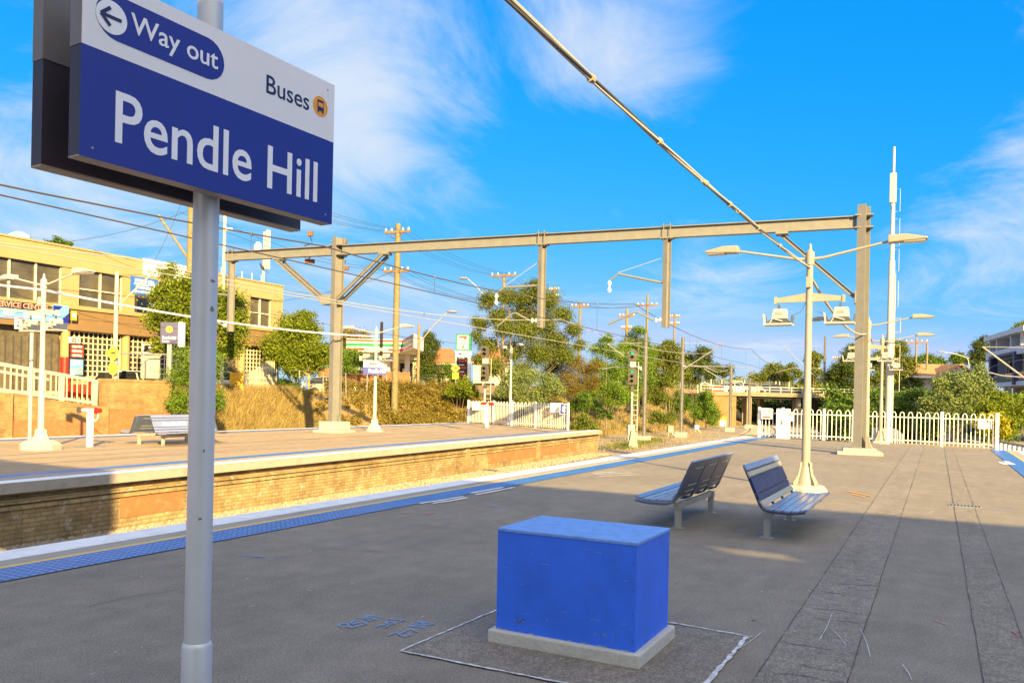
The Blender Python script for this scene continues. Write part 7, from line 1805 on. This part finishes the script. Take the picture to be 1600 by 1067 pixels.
house('house with a wide tan tiled roof and white gable above the shrubs', 1412, 1552, 588, 566, 92, M_cream, M_tilet, -.2, True)
# apartment block
M_apw = mat('pale_apartment_panel', (.60, .61, .64), .6, var=.05); M_apn = mat('navy_apartment_column', (.018, .025, .09), .5, var=.08); M_apg = mat('balcony_glass', (.10, .16, .17), .08, var=.15); M_apd = mat('balcony_recess', (.26, .22, .16), .8, var=.1)
Pl, Pr = A(1545, 560, 84), A(1612, 560, 70)
arz = math.atan2(Pr.y - Pl.y, Pr.x - Pl.x)
ap = T('apartment_block', 'modern pale apartment block with navy columns and balconies', 'building', (Pl.x, Pl.y, 0), arz)
LW = 14.0
AZ = lambda py: A(1545, py, 84).z
AX = lambda px: on_plane(px, 560, Vector((Pl.x, Pl.y, 0)), arz, 0)[0]
ap.add('core', MB().box(.3, LW, 2.2, 12, 0, AZ(531)), M_apd)
ap.add('roof_slab', MB().box(-.1, LW, -.5, 12.2, AZ(534), AZ(527)), M_apw)
ap.add('floor_band', MB().box(0, LW, -.3, 2.19, AZ(563), AZ(552)), M_apw)
ap.add('floor_band', MB().box(0, LW, -.3, 2.19, AZ(606), AZ(600)), M_apw)
ap.add('end_wall', MB().box(0, .29, 0, 12, AZ(600) + .01, AZ(563) - .01), M_apw); ap.add('end_wall', MB().box(0, .29, 0, 12, AZ(552) + .01, AZ(534) - .01), M_apw)
for px in (1558, 1580, 1596, 1612): ap.add('partition', MB().box(AX(px) - .15, AX(px) + .15, -.1, 2.19, AZ(552) + .01, AZ(534) - .01), M_apw)
for px in (1554, 1592): ap.add('navy_column', MB().box(AX(px) - .35, AX(px) + .35, -.45, .2, AZ(604), AZ(560)), M_apn)
ap.add('navy_lintel', MB().box(AX(1554) - .3, AX(1592) + .3, -.46, .1, AZ(563), AZ(559)), M_apn)
for (x0, x1) in ((1546, 1551), (1557.5, 1574), (1575, 1588), (1596, 1620)):
    wn_ = ap.add('window', MB().box(AX(x0), AX(x1), 1.6, 1.7, AZ(598), AZ(565)), M_apg); ap.add('frame', MB().box(AX(x0), AX(x0) + .15, 1.5, 1.599, AZ(598), AZ(565)), M_fence, wn_)
    ap.add('balcony_glass', MB().box(AX(x0), AX(x1), -.25, -.2, AZ(600), AZ(588)), M_apg)
ap.add('ground_column', MB().box(AX(1570) - .3, AX(1570) + .3, 0, .6, 0, AZ(606) - .01), M_apw)
ap.add('basement_wall', MB().box(.3, LW, 3, 3.2, 0, AZ(606) - .01), M_dark)

# ================================================================== OVERBRIDGE
Bl, Br = A(1094, 620, 101), A(1350, 620, 110)
brz = math.atan2(Br.y - Bl.y, Br.x - Bl.x); BL = (Br - Bl).length
ob = T('overbridge', 'low concrete road overbridge crossing the tracks in the distance', 'bridge', (Bl.x, Bl.y, -1.1), brz)
Zb = lambda py: A(1200, py, 104).z + 1.1
M_bconc = mat('tan_bridge_concrete', (.225, .185, .125), .85, var=.2, scale=.8, dirt=(.25, .17, .09), dirt_amt=.5, dirt_scale=1)
ob.add('deck', MB().box(0, BL + 8, 0, 11, Zb(619.5), Zb(616.8)), M_bconc)
ob.add('edge_beam', MB().box(0, BL + 8, 0, .22, Zb(616.8) + .001, Zb(613)), M_bconc)
ob.add('girder', MB().box(6, BL + 6, .5, 1.0, Zb(623), Zb(619.5) - .003), M_dark)
ob.add('girder', MB().box(6, BL + 6, 5, 5.5, Zb(623), Zb(619.5) - .003), M_dark)
lx = lambda px: on_plane(px, 620, Vector((Bl.x, Bl.y, 0)), brz, 0)[0]
ob.add('abutment', MB().box(lx(1116), lx(1152), .2, 10.5, -.2, Zb(619.5) - .004), M_brownp)
for px in (1174, 1251, 1330): ob.add('pier', MB().box(lx(px) - .38, lx(px) + .38, .4, 1.2, -.2, Zb(619.5) - .004), M_bconc); ob.add('pier', MB().box(lx(px) - .3, lx(px) + .3, 8, 8.8, -.2, Zb(619.5) - .004), M_bconc)
ob.add('abutment', MB().box(lx(1342), lx(1350) + 6, .2, 10.5, -.2, Zb(619.5) - .004), M_bconc)
for px in (1203, 1228): ob.add('service_post', MB().box(lx(px) - .12, lx(px) + .12, 5.6, 5.8, 0, Zb(624)), M_lampw)
rl_ = ob.add('parapet_rail', MB().box(0, BL + 8, .05, .13, Zb(605.2), Zb(604.2)), M_lampw); ob.add('parapet_rail', MB().box(0, BL + 8, .05, .13, Zb(609.5), Zb(608.7)), M_lampw, rl_)
x = .1
while x < BL + 6: ob.add('rail_post', MB().box(x - .06, x + .06, .02, .16, Zb(613) + .002, Zb(603.5)), M_lampw); x += 1.75
msh = MB()
for k in range(46): msh.box(lx(1108) + k * .48 - .012, lx(1108) + k * .48 + .012, 10.4, 10.42, Zb(612), Zb(592))
for k in range(9): msh.box(lx(1108), lx(1108) + 22, 10.385, 10.399, Zb(612 - k * 2.4), Zb(611.8 - k * 2.4))
ob.add('mesh_screen', msh, M_gal)
for px in (1120, 1131, 1160, 1182, 1200, 1219, 1222, 1238, 1290, 1296, 1312): ob.add('screen_post', MB().box(lx(px) - .07, lx(px) + .07, 10.3, 10.38, Zb(616.8) + .002, Zb(591)), M_lampw)
ob.add('stair_rail', MB().tube([Vector((lx(1145), .3, Zb(612))), Vector((lx(1145), .3, Zb(600))), Vector((lx(1148), .3, Zb(597.5))), Vector((lx(1161), .3, Zb(597))), Vector((lx(1163), .3, Zb(600))), Vector((lx(1163), .3, Zb(612)))], .08, 7), M_lampw, smooth=True)
ob.add('stair_rail', MB().tube([Vector((lx(1096), .3, Zb(612))), Vector((lx(1096), .3, Zb(603))), Vector((lx(1103), .3, Zb(600.5))), Vector((lx(1111), .3, Zb(603))), Vector((lx(1111), .3, Zb(612)))], .08, 7), M_lampw, smooth=True)
bz = Zb(616.8) - 1.1 + .01
def on_bridge(px, y): 
    return Matrix.Translation((Bl.x, Bl.y, 0)) @ Matrix.Rotation(brz, 4, 'Z') @ Vector((lx(px), y, bz))
make_car('white car crossing the left part of the overbridge', on_bridge(1172, 3.4), brz, M_car2, 1.0, 'cars on the overbridge')
make_car('silver car following the white one on the overbridge', on_bridge(1198, 3.6), brz, M_car1, 1.03, 'cars on the overbridge')
make_car('dark blue car on the overbridge close to the lamp post', on_bridge(1238, 3.5), brz, M_car3, 1.0, 'cars on the overbridge')
for i, px in enumerate((1124, 1134)):
    rb = T('road_barrier', ('red plastic barrier at the overbridge left end, nearer the bank', 'second red plastic barrier on the overbridge, nearer the mast')[i], 'barrier', on_bridge(px, 1.2), brz, 'red road barriers')
    rb.add('body', MB().prism([(-.3, 0), (.3, 0), (.22, .35), (.1, .9), (-.1, .9), (-.22, .35)], 'x', -.55, .55), M_red, bev=.03)
    rb.add('white_band', MB().box(-.5, .5, -.20, -.12, .5, .72), M_fence)
ts = T('trackside_notice', 'small orange and white notice at the foot of the overbridge abutment', 'sign', A(1129.5, 665, 92), R(0)); z0_ = -1.1
ts.o.location.z = -1.1
ts.add('post', MB().box(-.05, .05, 0, .08, 0, 1.2), M_gal); zt_ = A(1129.5, 652, 92).z + 1.1
ts.add('panel', MB().box(-.35, .35, -.03, 0, zt_ - 1.0, zt_), M_fence); ts.add('orange_top', MB().box(-.35, .35, -.04, -.031, zt_ - .35, zt_), M_orange)
